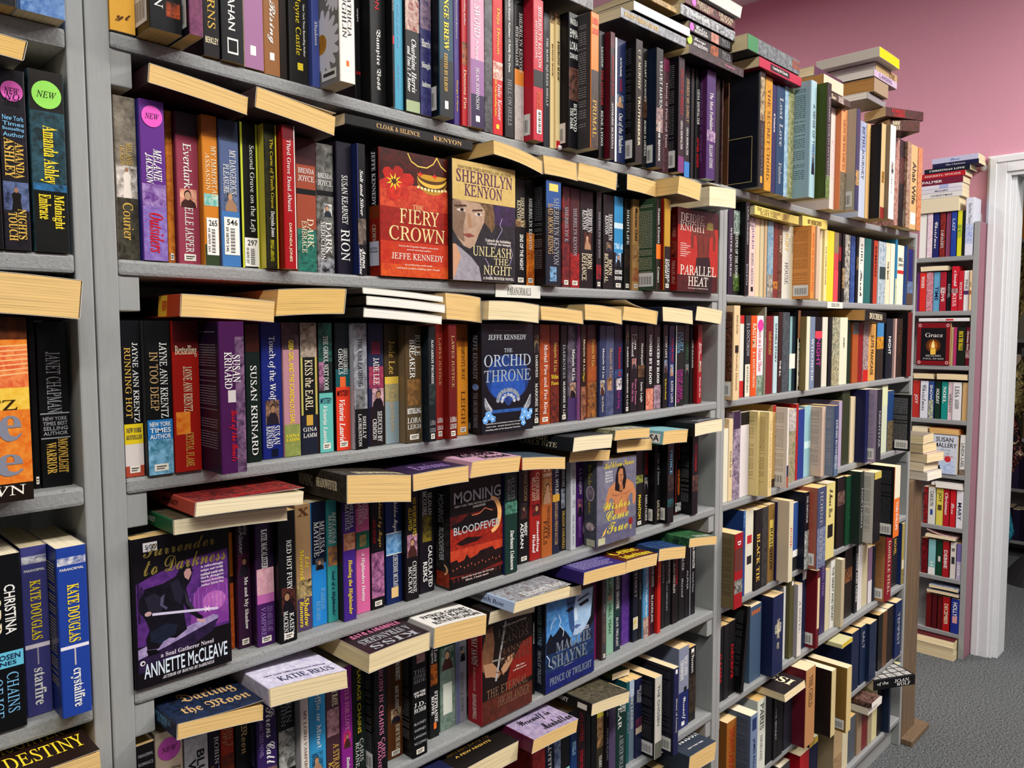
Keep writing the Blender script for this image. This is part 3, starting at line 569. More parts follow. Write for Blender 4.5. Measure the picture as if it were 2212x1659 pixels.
def art_wishes(P, S, F, sz, sf):
    P.rect(F, 0, 0, 1, 1, '6a6a7c/7c7c8c', 1); P.rect(F, 0, .0, 1, .25, '70708a/5a5a72', 1.1); P.poly(F, [(.1, .5), (.2, .92), (.3, .95), (.35, .7), (.2, .5)], '8a8a9c/6a6a7a', 1.2)
    torso(P, F, .6, .32, .62, .42, 'c88c60/b87c52', '8a5636')
    P.poly(F, [(.44, .62), (.46, .8), (.52, .9), (.62, .91), (.7, .86), (.74, .74), (.7, .62), (.6, .58)], '17141a', 1.4); P.poly(F, [(.53, .7), (.52, .82), (.57, .87), (.64, .86), (.66, .76), (.62, .68), (.57, .66)], 'b88058', 2); P.poly(F, [(.56, .68), (.64, .68), (.66, .6), (.56, .6)], 'a87048', 1.9)
    P.poly(F, [(.54, .79), (.58, .8), (.58, .785)], '2a1a14', 2.3); P.poly(F, [(.61, .795), (.65, .79), (.61, .78)], '2a1a14', 2.3); P.poly(F, [(.57, .725), (.61, .735), (.63, .722), (.6, .712)], '8a4a40', 2.3); P.poly(F, [(.585, .79), (.6, .79), (.605, .745), (.58, .745)], '9a6844', 2.2)
    P.text(F, 'Kathleen Nance', 'c', 'd8c040', .16, .93, .895, .975, 4, 0, sf)
    for k, l in enumerate(('THE NEWEST', 'NOVEL OF A', 'SHINING NEW', 'TALENT')): P.text(F, l, 'b', 'e8e8ec', .19, .38, .84-.035*k, .865-.035*k, 4, 0, sf)
    P.text(F, 'Wishes', 'c', 'd8c850', .14, .84, .4, .5, 4, 0, sf); P.text(F, 'Come', 'c', 'd8c850', .22, .8, .27, .385, 4, 0, sf); P.text(F, 'True', 'c', 'd8c850', .24, .78, .12, .245, 4, 0, sf)
    P.poly(F, [(.03, .01), (.2, .01), (.2, .09), (.03, .09)], 'c8c8a8/b8b890', 2); P.poly(F, [(.11, .09), (.17, .16), (.24, .2), (.2, .13)], 'e8c060', 2.2); P.disc(F, .86, .2, .06, .045, '7a2424/a03a34', 2, 14); P.rect(F, .84, .1, .88, .16, 'b8a060', 1.9)
    P.rect(S, 0, 0, 1, 1, '5a5c66/44464e', 1); P.text(S, 'Wishes Come True', 'c', 'c8b840', .2, .8, .72, .96, 4, 1, sz); P.disc(S, .5, .62, .34, .09, 'c0b8c0', 2, 18); P.disc(S, .5, .62, .28, .078, '6a5a70/9a8a98', 2.3, 18); P.text(S, 'Kathleen Nance', 'c', 'c8b840', .2, .75, .38, .52, 4, 1, sz); P.disc(S, .5, .23, .36, .05, '8a3434/d8d8d8', 2.2, 14); P.rect(S, .2, 0, .9, .08, 'b8b8a0', 2)
def art_eternal(P, S, F, sz, sf):
    P.rect(F, 0, 0, 1, 1, '17110f/2a1a16', 1); P.poly(F, [(.45, .25), (1, .3), (1, .72), (.8, .7), (.55, .5)], '7a1c16/8a2a20', 1.1); P.rect(F, 0, 0, 1, .24, '4a241a/6a3424', 1.1)
    P.poly(F, [(.0, .75), (.08, .95), (.2, .98), (.24, .8), (.2, .6), (.1, .52), (.0, .55)], '8a6448/6a4834', 1.4)
    P.poly(F, [(.02, .62), (.2, .6), (.3, .52), (.36, .46), (.3, .42), (.18, .46), (.06, .48)], 'b08868', 1.8); P.poly(F, [(.36, .5), (.5, .6), (.62, .62), (.6, .55), (.48, .46), (.4, .44)], 'b89070', 1.8)
    for k in range(4): P.poly(F, [(.26+.035*k, .5-.012*k), (.33+.03*k, .48-.014*k), (.34+.03*k, .465-.014*k), (.26+.035*k, .485-.012*k)], '8a6248', 2.1)
    P.line(F, [(.26, .4), (.46, .98)], .004, 'a8a8ac', 2, sf); P.line(F, [(.18, .62), (.42, .6)], .003, '8a8478', 2.2, sf)
    P.text(F, 'BESTSELLING AUTHORS', 's', 'e0d8d0', .4, .88, .925, .945, 4, 0, sf); P.text(F, 'LYNSAY', 'r', '6a5a4c', .3, .94, .84, .92, 4, 0, sf); P.text(F, 'SANDS', 'r', '6a5a4c', .36, .92, .755, .83, 4, 0, sf)
    P.text(F, 'HANNAH', 'r', '6a4a3c', .34, .97, .635, .705, 4, 0, sf); P.text(F, 'HOWELL', 'r', '6a4a3c', .36, .97, .545, .62, 4, 0, sf); P.text(F, 'His love', 'i', 'e8dcd4', .66, .84, .455, .475, 4, 0, sf); P.text(F, 'will live forever', 'i', 'e8dcd4', .56, .92, .42, .44, 4, 0, sf)
    P.text(F, 'THE ETERNAL', 'r', '8a6a54', .08, .9, .25, .34, 4, 0, sf); P.text(F, 'HIGHLANDER', 'r', '8a6a54', .3, .94, .12, .22, 4, 0, sf)
    P.rect(S, 0, 0, 1, 1, 'a02430', 1); P.text(S, 'LYNSAY SANDS', 'b', 'e8d8d0', .3, .75, .6, .97, 4, 1, sz); P.text(S, 'THE ETERNAL HIGHLANDER', 'r', 'e8b8a8', .2, .8, .33, .58, 4, 1, sz); P.text(S, 'HANNAH HOWELL', 'b', 'e8d8d0', .25, .75, .04, .3, 4, 1, sz)
def art_prince(P, S, F, sz, sf):
    P.rect(F, 0, 0, 1, 1, '1a2236/2a4068', 1); P.rect(F, .02, .42, .7, .98, '3a78b8/6aa8dc', 1.1); P.poly(F, [(.02, .55), (.1, .64), (.14, .6), (.2, .62), (.3, .68), (.4, .6), (.5, .5), (.5, .42), (.02, .42)], '141a2a', 1.4)
    P.poly(F, [(.4, .99), (.97, .99), (.98, .8), (.92, .66), (.8, .55), (.7, .5), (.55, .52), (.48, .62), (.44, .8)], '9ab8d8/b0cce4', 1.6)
    P.poly(F, [(.4, .99), (.62, .99), (.56, .8), (.58, .6), (.55, .52), (.48, .62), (.44, .8)], '3a5a8a', 1.8); P.poly(F, [(.97, .99), (1, .99), (1, .6), (.9, .55), (.8, .55), (.92, .66)], '14161e', 1.7)
    P.poly(F, [(.4, .83), (.52, .86), (.56, .82), (.46, .8)], '101420', 2.1); P.poly(F, [(.66, .85), (.86, .88), (.88, .84), (.7, .815)], '101420', 2.1); P.poly(F, [(.44, .9), (.58, .905), (.57, .89), (.44, .88)], '1a2030', 2.1); P.poly(F, [(.64, .9), (.88, .94), (.88, .92), (.64, .88)], '1a2030', 2.1)
    P.poly(F, [(.57, .82), (.62, .82), (.65, .68), (.58, .67)], 'd0e0f0', 2); P.poly(F, [(.52, .61), (.62, .63), (.72, .605), (.62, .585)], '5a6a98', 2.1)
    for pts in ([(.25, .82), (.3, .74), (.27, .7), (.36, .62), (.34, .56)], [(.02, .42), (.08, .36), (.06, .3), (.14, .26)], [(.2, .8), (.12, .74), (.1, .68)]): bolt(P, F, pts, .0012, 'e0f0ff', sf, 2.4)
    P.rect(F, 0, .0, 1, .22, '24307a/1a2458', 1.2); P.rect(F, 0, .22, 1, .42, '16202e/2a4a80', 1.2)
    P.text(F, 'NEW YORK TIMES', 's', 'e0e4ec', .6, .88, .555, .572, 4, 0, sf); P.text(F, 'BESTSELLING AUTHOR', 's', 'e0e4ec', .55, .88, .532, .549, 4, 0, sf)
    P.text(F, 'MAGGIE', 'b', '7a8490', .2, .92, .4, .52, 4, 0, sf); P.text(F, 'SHAYNE', 'b', '7a8490', .12, .84, .24, .38, 4, 0, sf); P.text(F, 'Even forever is', 'i', 'c8d0dc', .3, .6, .215, .23, 4, 0, sf); P.text(F, 'PRINCE OF TWILIGHT', 'r', '98a4b0', .08, .94, .07, .15, 4, 0, sf)
    P.rect(S, 0, 0, 1, 1, '14161e/22304c', 1); P.text(S, 'MAGGIE SHAYNE', 'b', '8ab0d0', .3, .7, .52, .95, 4, 1, sz); P.text(S, 'PRINCE OF TWILIGHT', 'r', 'a8b8c4', .3, .65, .1, .46, 4, 1, sz)
def art_grace(P, S, F, sz, sf):
    P.rect(F, 0, 0, 1, 1, '7a1620/8a2028', 1); P.rect(F, .12, .1, .88, .88, '1c1a1e', 1.3)
    for a in (.08, .92):
        for b in (.06, .94): P.disc(F, a, b, .05, .04, 'd0a8a8', 1.6, 12); P.disc(F, a, b, .025, .02, '7a1620', 1.9, 10)
    P.disc(F, .5, .46, .22, .16, '6a3a1a', 1.5, 24); P.disc(F, .5, .46, .13, .11, 'b06a24', 1.7, 20); P.poly(F, [(.45, .4), (.44, .46), (.5, .6), (.55, .46), (.54, .4)], 'f8e8a0', 2.2); P.rect(F, .42, .25, .58, .39, 'e8c050', 2); P.text(F, 'Grace', 'r', 'e4e0dc', .25, .78, .66, .76, 3, 0, sf); P.text(F, 'RICHARD', 'r', 'd8d4d0', .28, .74, .2, .24, 3, 0, sf); P.text(F, 'PAUL EVANS', 'r', 'd8d4d0', .2, .82, .13, .17, 3, 0, sf)
    P.rect(S, 0, 0, 1, 1, '5a1018', 1)
def art_mallery(P, S, F, sz, sf):
    P.rect(F, 0, 0, 1, 1, 'd4d8e0/c4ccd8', 1); P.rect(F, .3, 0, .9, .35, '9ab4dc/d8e0ec', 1.2); P.poly(F, [(0, .1), (.3, .22), (.4, .0), (0, 0)], '2a3038', 1.4); P.disc(F, .62, .38, .13, .08, 'c83a40', 1.8, 18)
    P.text(F, 'SUSAN', 's', '2a2a30', .14, .82, .82, .94, 3, 0, sf); P.text(F, 'MALLERY', 's', '2a2a30', .08, .96, .68, .79, 3, 0, sf); P.text(F, 'Marry', 'c', '7a9ab0', .3, .72, .58, .65, 3, 0, sf); P.text(F, 'Me at', 'c', '7a9ab0', .3, .7, .5, .57, 3, 0, sf); P.text(F, 'Christmas', 'c', 'c85a60', .3, .85, .43, .5, 3, 0, sf)
    P.rect(S, 0, 0, 1, 1, 'd0d4dc', 1)
def art_orange(P, S, F, sz, sf):
    P.rect(F, 0, 0, 1, 1, 'd86a20/e89a40', 1); P.rect(F, 0, .88, 1, 1, '3a2214/6a3414', 1.2); P.rect(F, 0, 0, 1, .1, '241a14', 1.2); P.rect(F, 0, .5, 1, .62, 'e8b838/f0d060', 1.2); P.rect(F, 0, .62, 1, .84, 'd85a34/f0a060', 1.1)
    for k in range(7): P.line(F, [(0, .64+.03*k), (1, .7+.025*k)], .0012, 'f4c088', 1.5, sf)
    P.text(F, 'Bestselling Author', 'r', '4a3414', .2, .9, .575, .595, 4, 0, sf); P.text(F, 'KRENTZ', 'r', '3a2810', .12, .93, .5, .555, 4, 0, sf); P.text(F, 'ne', 'b', '8a8c9a', .5, .93, .33, .47, 4, 0, sf); P.text(F, 'le', 'b', '8a8c9a', .56, .93, .14, .31, 4, 0, sf); P.text(F, 'published', 'r', 'e8dcc0', .4, .75, .11, .135, 4, 0, sf); P.text(F, 'OWN', 'r', 'f0ece0', .5, .95, .035, .09, 4, 0, sf)
    P.rect(F, .25, .90, .72, .955, 'e8e0e8', 4); P.text(F, '5.00', 'l', '333333', .3, .6, .91, .945, 5, 0, sf)
ART = dict(fiery=art_fiery, unleash=art_unleash, parallel=art_parallel, orchid=art_orchid, surrender=art_surrender, blood=art_blood, wishes=art_wishes, eternal=art_eternal, prince=art_prince, grace=art_grace, mallery=art_mallery, orange=art_orange)
FOLAB = dict(fiery=('7a1c14', 'red fantasy paperback facing out with a poppy and gold crown cover'), unleash=('26262a', 'black paperback facing out with gold-topped blond man cover'), parallel=('6a1818', 'red paperback facing out with a shirtless torso beside the post'),
    orchid=('14161c', 'black and blue paperback facing out with a jewelled throne cover'), surrender=('17131a', 'black and purple paperback facing out with a crouching hooded swordsman'), blood=('181214', 'black and red paperback facing out with a crescent moon over a city'),
    wishes=('5a5c66', 'grey paperback facing out with a long-haired shirtless man'), eternal=('a02430', 'dark paperback facing out with two hands gripping a sword, red spine'), prince=('14161e', 'blue paperback facing out with a lightning-lit male face'),
    grace=('6a1420', 'maroon hardback facing out with a burning candle cover'), mallery=('d0d4dc', 'white and blue paperback facing out under a tan page block'), orange=('c86420', 'fiery orange paperback facing out with silver letters, cut by the frame'))

# ------------------------------------------------------------------ placing the books
CASE = dict(L='half-seen bookcase', N='nearer bookcase', F='farther bookcase', D='doorway bookcase')
ORDROW = dict(zip('ABCDEFGH', ('top', 'second', 'third', 'fourth', 'fifth', 'sixth', 'seventh', 'bottom')))
ONES = 'zeroth first second third fourth fifth sixth seventh eighth ninth tenth eleventh twelfth thirteenth fourteenth fifteenth sixteenth seventeenth eighteenth nineteenth'.split()
def ordinal(n):
    if n < 20: return ONES[n]
    t = {2: 'twent', 3: 'thirt', 4: 'fort'}[n//10]
    return t+'ieth' if n % 10 == 0 else t+'y-'+ONES[n % 10]
NAMES = [('black', '17171a'), ('charcoal', '2c2d30'), ('grey', '7a7c80'), ('white', 'e4e2dc'), ('cream', 'dcceb0'), ('tan', 'c09a68'), ('brown', '6a4428'), ('dark brown', '33221b'), ('orange', 'd8742c'), ('red', 'b8262c'), ('dark red', '74191f'),
         ('pink', 'd890b4'), ('magenta', 'a83a8c'), ('purple', '54307a'), ('dark violet', '2c1c3c'), ('lilac', 'a898bc'), ('navy', '1e2650'), ('blue', '3a66a8'), ('slate blue', '55647e'), ('light blue', '8ab8d0'), ('teal', '2f8a8a'),
         ('green', '3a7048'), ('dark green', '1a362c'), ('olive', '66643c'), ('yellow', 'e0cc48'), ('mauve', '9a5a70')]
NAMES = [(n, lin(h)) for n, h in NAMES]
def cname(col):
    c, c2 = two(col); 
    return min(NAMES, key=lambda q: sum((x**.45-y**.45)**2 for x, y in zip(q[1], c)))[0]
def describe(col, bands, tx, kind, d):
    if d:
        if ' with ' in d: a, b = d.split(' with ', 1); return f'{a} {kind} with {b}'
        return d.rstrip(',')+' '+('' if 'hardback' in d else kind) if not d.endswith(' and') else d[:-4]+' '+kind
    base = cname(col)
    for it in bands.split(';'):
        m = BPAT.match(it.strip())
        if m and float(m.group(2))-float(m.group(1)) > .1 and cname(m.group(5)) != base and not m.group(3): return f'{base} and {cname(m.group(5))} {kind}'
    for q in parse_text(tx):
        n = cname(q[1])
        if n != base: return f'{base} {kind} with {n} lettering'
    return f'plain {base} {kind}'
RN = random.Random(3)
def place(u, name, x, y, z, facing):
    """an Empty at the base; facing 0 looks toward -Y, 1 looks toward -X (doorway bookcase)"""
    o = empty(name, (x, y, z)); o.rotation_euler.z = -PI/2 if facing else 0
    return o
def pick_page(col, r): return r.choice(('e6c588', 'dcb878', 'ead0a0', 'e8d8b4', 'efe4c8'))
def upright_row(key, z, items):
    case = 'L' if key[0] == 'L' else 'D' if key.endswith('3') else 'F' if key.endswith('2') else 'N'
    rl = {'1': 'top', '2': 'second', '3': 'third', '4': 'fourth', '5': 'fifth'}[key[1]] if case == 'L' else ORDROW[key[0]]
    kind = {'L': 'paperback', 'N': 'paperback', 'F': 'book', 'D': 'romance'}[case]
    name = {'L': 'paperback', 'N': 'paperback', 'F': 'novel', 'D': 'romance_novel'}[case]
    where = {'L': 'cut-off end', 'N': 'near post', 'F': 'near post', 'D': 'hidden end'}[case]
    ri = 'ABCDEFGH'.index(key[0]) if case in 'NF' else 9
    group = f'books standing on the {rl} shelf of the {CASE[case]}'
    for i, it in enumerate(items):
        if it[0] == 'FO':
            _, nm, x, y, t, wdt, h = it
            col, lab = FOLAB[nm]
            if case == 'D': root = empty(name, (3.612+y, x, FL+z+.0007)); root.rotation_euler.z = -PI
            else: root = empty(name, (x, y, FL+z+.0007-min(sag_at(case, ri, x), sag_at(case, ri, x+wdt)))); root.rotation_euler.z = -PI/2
            # spine on the viewer's near side: local +X (front cover) turns to face the aisle
            inner = root
            tag(root, lab+f', {rl} shelf' if len(lab.split()) < 14 else lab, 'book', group)
            # shift so that the front cover lies in the plane y
            S, F, sz, sf = make_book(inner, t, wdt, h, col, art=ART[nm], rnd=RN)
            off = Vector((0, t, 0)) if case != 'D' else Vector((t, 0, 0))
            root.location += off
            continue
        _, x, y, t, h, col, tx, bands, k = it
        t = min(t, .056)
        if key[0] != 'A' and case in 'NF': h = min(h, .2105)
        hard = 'hardback' in k.get('d', '')
        d = min(.15, h*.61) if case != 'D' else .1
        if case == 'D': root = empty(name, (3.612+y, x, FL+z+.0007)); root.rotation_euler.z = -PI/2
        else: root = empty(name, (x, y, FL+z+.0007-min(sag_at(case, ri, x), sag_at(case, ri, x+t))))
        if k.get('lean'): root.rotation_euler.y = math.radians(k['lean']); root.location.z += t*math.sin(root.rotation_euler.y)+.001
        desc = describe(col, bands, tx, kind, k.get('d'))
        tag(root, f'{desc}, {ordinal(i+1)} from {where}, {rl} shelf, {CASE[case]}', 'book', group)
        S, F, sz, sf = make_book(root, t, d, h-.0008, col, k.get('sc'), page=pick_page(col, RN), spine_tx=tx, bands=bands, hard=hard, lines=lin and k.get('sl'), barcode=bool(k.get('bc')),
                                 price=bool(k.get('p')), spinebar=bool(k.get('bs')), fig=k.get('fig'), daisy=bool(k.get('daisy')), back_frame=bool(k.get('fr')), floral=bool(k.get('fl')), rnd=RN)
        if k.get('st'):
            q = k['st'].split(':')
            if q[0] == 'r': sticker(root, 'r', S, sz, (q[1], float(q[2]), {'NO TRADE': 'NEW|NO|TRADE', 'NEW': 'NEW'}.get(q[3], q[3])))
            else: u = q[1].split('-'); sticker(root, 'w', S, sz, (float(u[0]), float(u[1]), q[2]))
def flat_book(ty, x, y, z, w, t, yaw, tilt, dep, col, page, lab, spine, top, sp, spb, sag, flare, st, facing, grp):
    """ty E: page end toward the aisle, spine on the near side; R: the same turned round; S: spine toward the aisle; F: fore-edge toward the aisle"""
    root = empty('paperback', (x, y, FL+z))
    base = {'E': Matrix(((0, 1, 0), (0, 0, 1), (1, 0, 0))), 'R': Matrix(((0, -1, 0), (0, 0, -1), (1, 0, 0))),
            'S': Matrix(((0, 0, -1), (0, 1, 0), (1, 0, 0))), 'F': Matrix(((0, 0, 1), (0, -1, 0), (1, 0, 0)))}[ty]
    d, h = (w, dep) if ty in 'ER' else (dep, w)
    shift = {'E': Vector((0, 0, 0)), 'R': Vector((w, dep, 0)), 'S': Vector((w, 0, 0)), 'F': Vector((0, dep, 0))}[ty]
    turn = Matrix.Rotation(yaw - (PI/2 if facing else 0), 3, 'Z') @ Matrix.Rotation(-tilt, 3, 'Y')
    M = (turn @ base).to_4x4(); M.translation = Vector((x, y, FL+z)) + turn @ shift
    root.matrix_world = M; root['label'] = lab; root['category'] = 'book'
    if grp: root['group'] = grp
    S, F, sz, sf = make_book(root, t, d, h, spine or col, col, col, page, sp, spb, top=top, sag=sag or .0009, flare=flare, skew=RN.uniform(-.2, .2)*t if ty != 'S' else 0, rnd=RN)
    if st:
        Q = Print(); c = {'g': 'b8d850', 'p': 'e070c8', 'q': 'e070c8'}[st]; v = {'g': .02, 'p': .06, 'q': .16}[st]
        Q.disc(S, .5, 1-v, .42, .42*sz[0]/sz[1], c, 5, 20); o = Q.build('round_sticker', M_PRINT, root)
upright_row('L2', .0748, [
 ('UP', .1702, -.0033, .0182, .1681, 'K', '', '', {'p': 1, 'd': 'mostly cut off black'}),
 ('UP', .189, -.0025, .0223, .1671, '1d1a20/2a2630', 'sC.25-.285^:New York;sC.285-.315^:Times;sC.315-.345^:Bestselling;sC.345-.375^:Author;bG.40-.60@.52-.86:AMANDA;bG.38-.60@.1-.5:ASHLEY;bG.77-.94@.52-.86:NIGHTS;bG.79-.95@.15-.5:TOUCH', '.62-.78:6f7fa8/2c3350', {'st': 'r:e06cc0:.12:NO TRADE', 'fig': 'k.65-.78', 'd': 'black-violet with a pink round sticker'}),
 ('UP', .2138, -.0022, .0305, .172, '26302e/38606e', 'bY.30-.62@.22-.78:Amanda Ashley;bY.68-.87@.52-.9:Midnight;bY.68-.82@.14-.5:Embrace', '.0-.22:2a2724;.62-.66:3f7fb0/26302e;.66-1:1a1c1a', {'st': 'r:9fe36a:.13:NEW', 'd': 'dark teal lime-stickered'}),
])
upright_row('L3', -.1586, [
 ('FO', 'orange', .0916, -.03, .024, .105, .1696),
 ('UP', .2101, .0227, .0061, .1684, 'K', '', '', {'p': 1, 'd': 'dark back cover sliver of a black'}),
 ('UP', .2168, .0214, .0277, .1667, '141517', 'rS.18-.55@.25-.75:JANET CHAPMAN;sS.57-.60^:NEW YORK;sS.60-.63^:TIMES BEST;sS.63-.66^:SELLING;sS.66-.69^:AUTHOR;bG.71-.92@.56-.9:MOONLIGHT;bG.73-.92@.16-.5:WARRIOR', '.55-.557:S;.70-.707:S', {'d': 'black with silver lettering'}),
])
upright_row('L4', -.3848, [
 ('UP', .1545, -.0025, .0344, .172, '121418', 'bQ.15-.45@.05-.5:DODD;sW.17-.45@.58-.86:CHRISTINA;rC.67-.9@.55-.85:CHAINS;rC.69-.92@.1-.45:OF ICE;sN.56-.6^:CHOSEN;sN.60-.63^:ONES', '.55-.64:6fc4dc', {'d': 'black with a pale blue band'}),
 ('UP', .1924, .012, .023, .172, '4a4a86', 'bY.20-.55@.28-.72:KATE DOUGLAS;bW.72-.94@.3-.78:starfire;sW.13-.15^:PARANORMAL', '.055-.10:W/4a4a86;.575-.6:e8e0e8;.6-.70@.47-.53:b0a8b8', {'d': 'dusty violet-blue'}),
 ('UP', .2161, -.0158, .027, .172, '2a4aa0', 'bY.22-.56@.3-.72:KATE DOUGLAS;bW.72-.95@.3-.78:crystalfire;sW.12-.14^:PARANORMAL', '.06-.105:W/2a4aa0;.58-.6:e8e4ee;.6-.70@.47-.53:c0b8c0', {'sc': '24387c', 'sl': 'Y', 'd': 'royal blue'}),
])
upright_row('L5', -.612, [
 ('UP', .1791, .0027, .0221, .172, '2a2024', '', '', {'d': 'lowest black'}),
 ('UP', .2017, .0009, .0219, .172, '3a2a30', '', '', {'d': 'lowest dark plum'}),
 ('UP', .2242, .0024, .0229, .172, '1d2430', '', '', {'d': 'lowest dark blue'}),
])
upright_row('L1', .292, [
 ('UP', .1788, -.0223, .0243, .172, 'K/Z', '', '', {'d': 'black glossy'}),
 ('UP', .2036, -.0202, .0399, .172, '3f6aa5/7fa0cc', '', '.0-1@.0-.05:22406a', {'d': 'glossy blue'}),
])
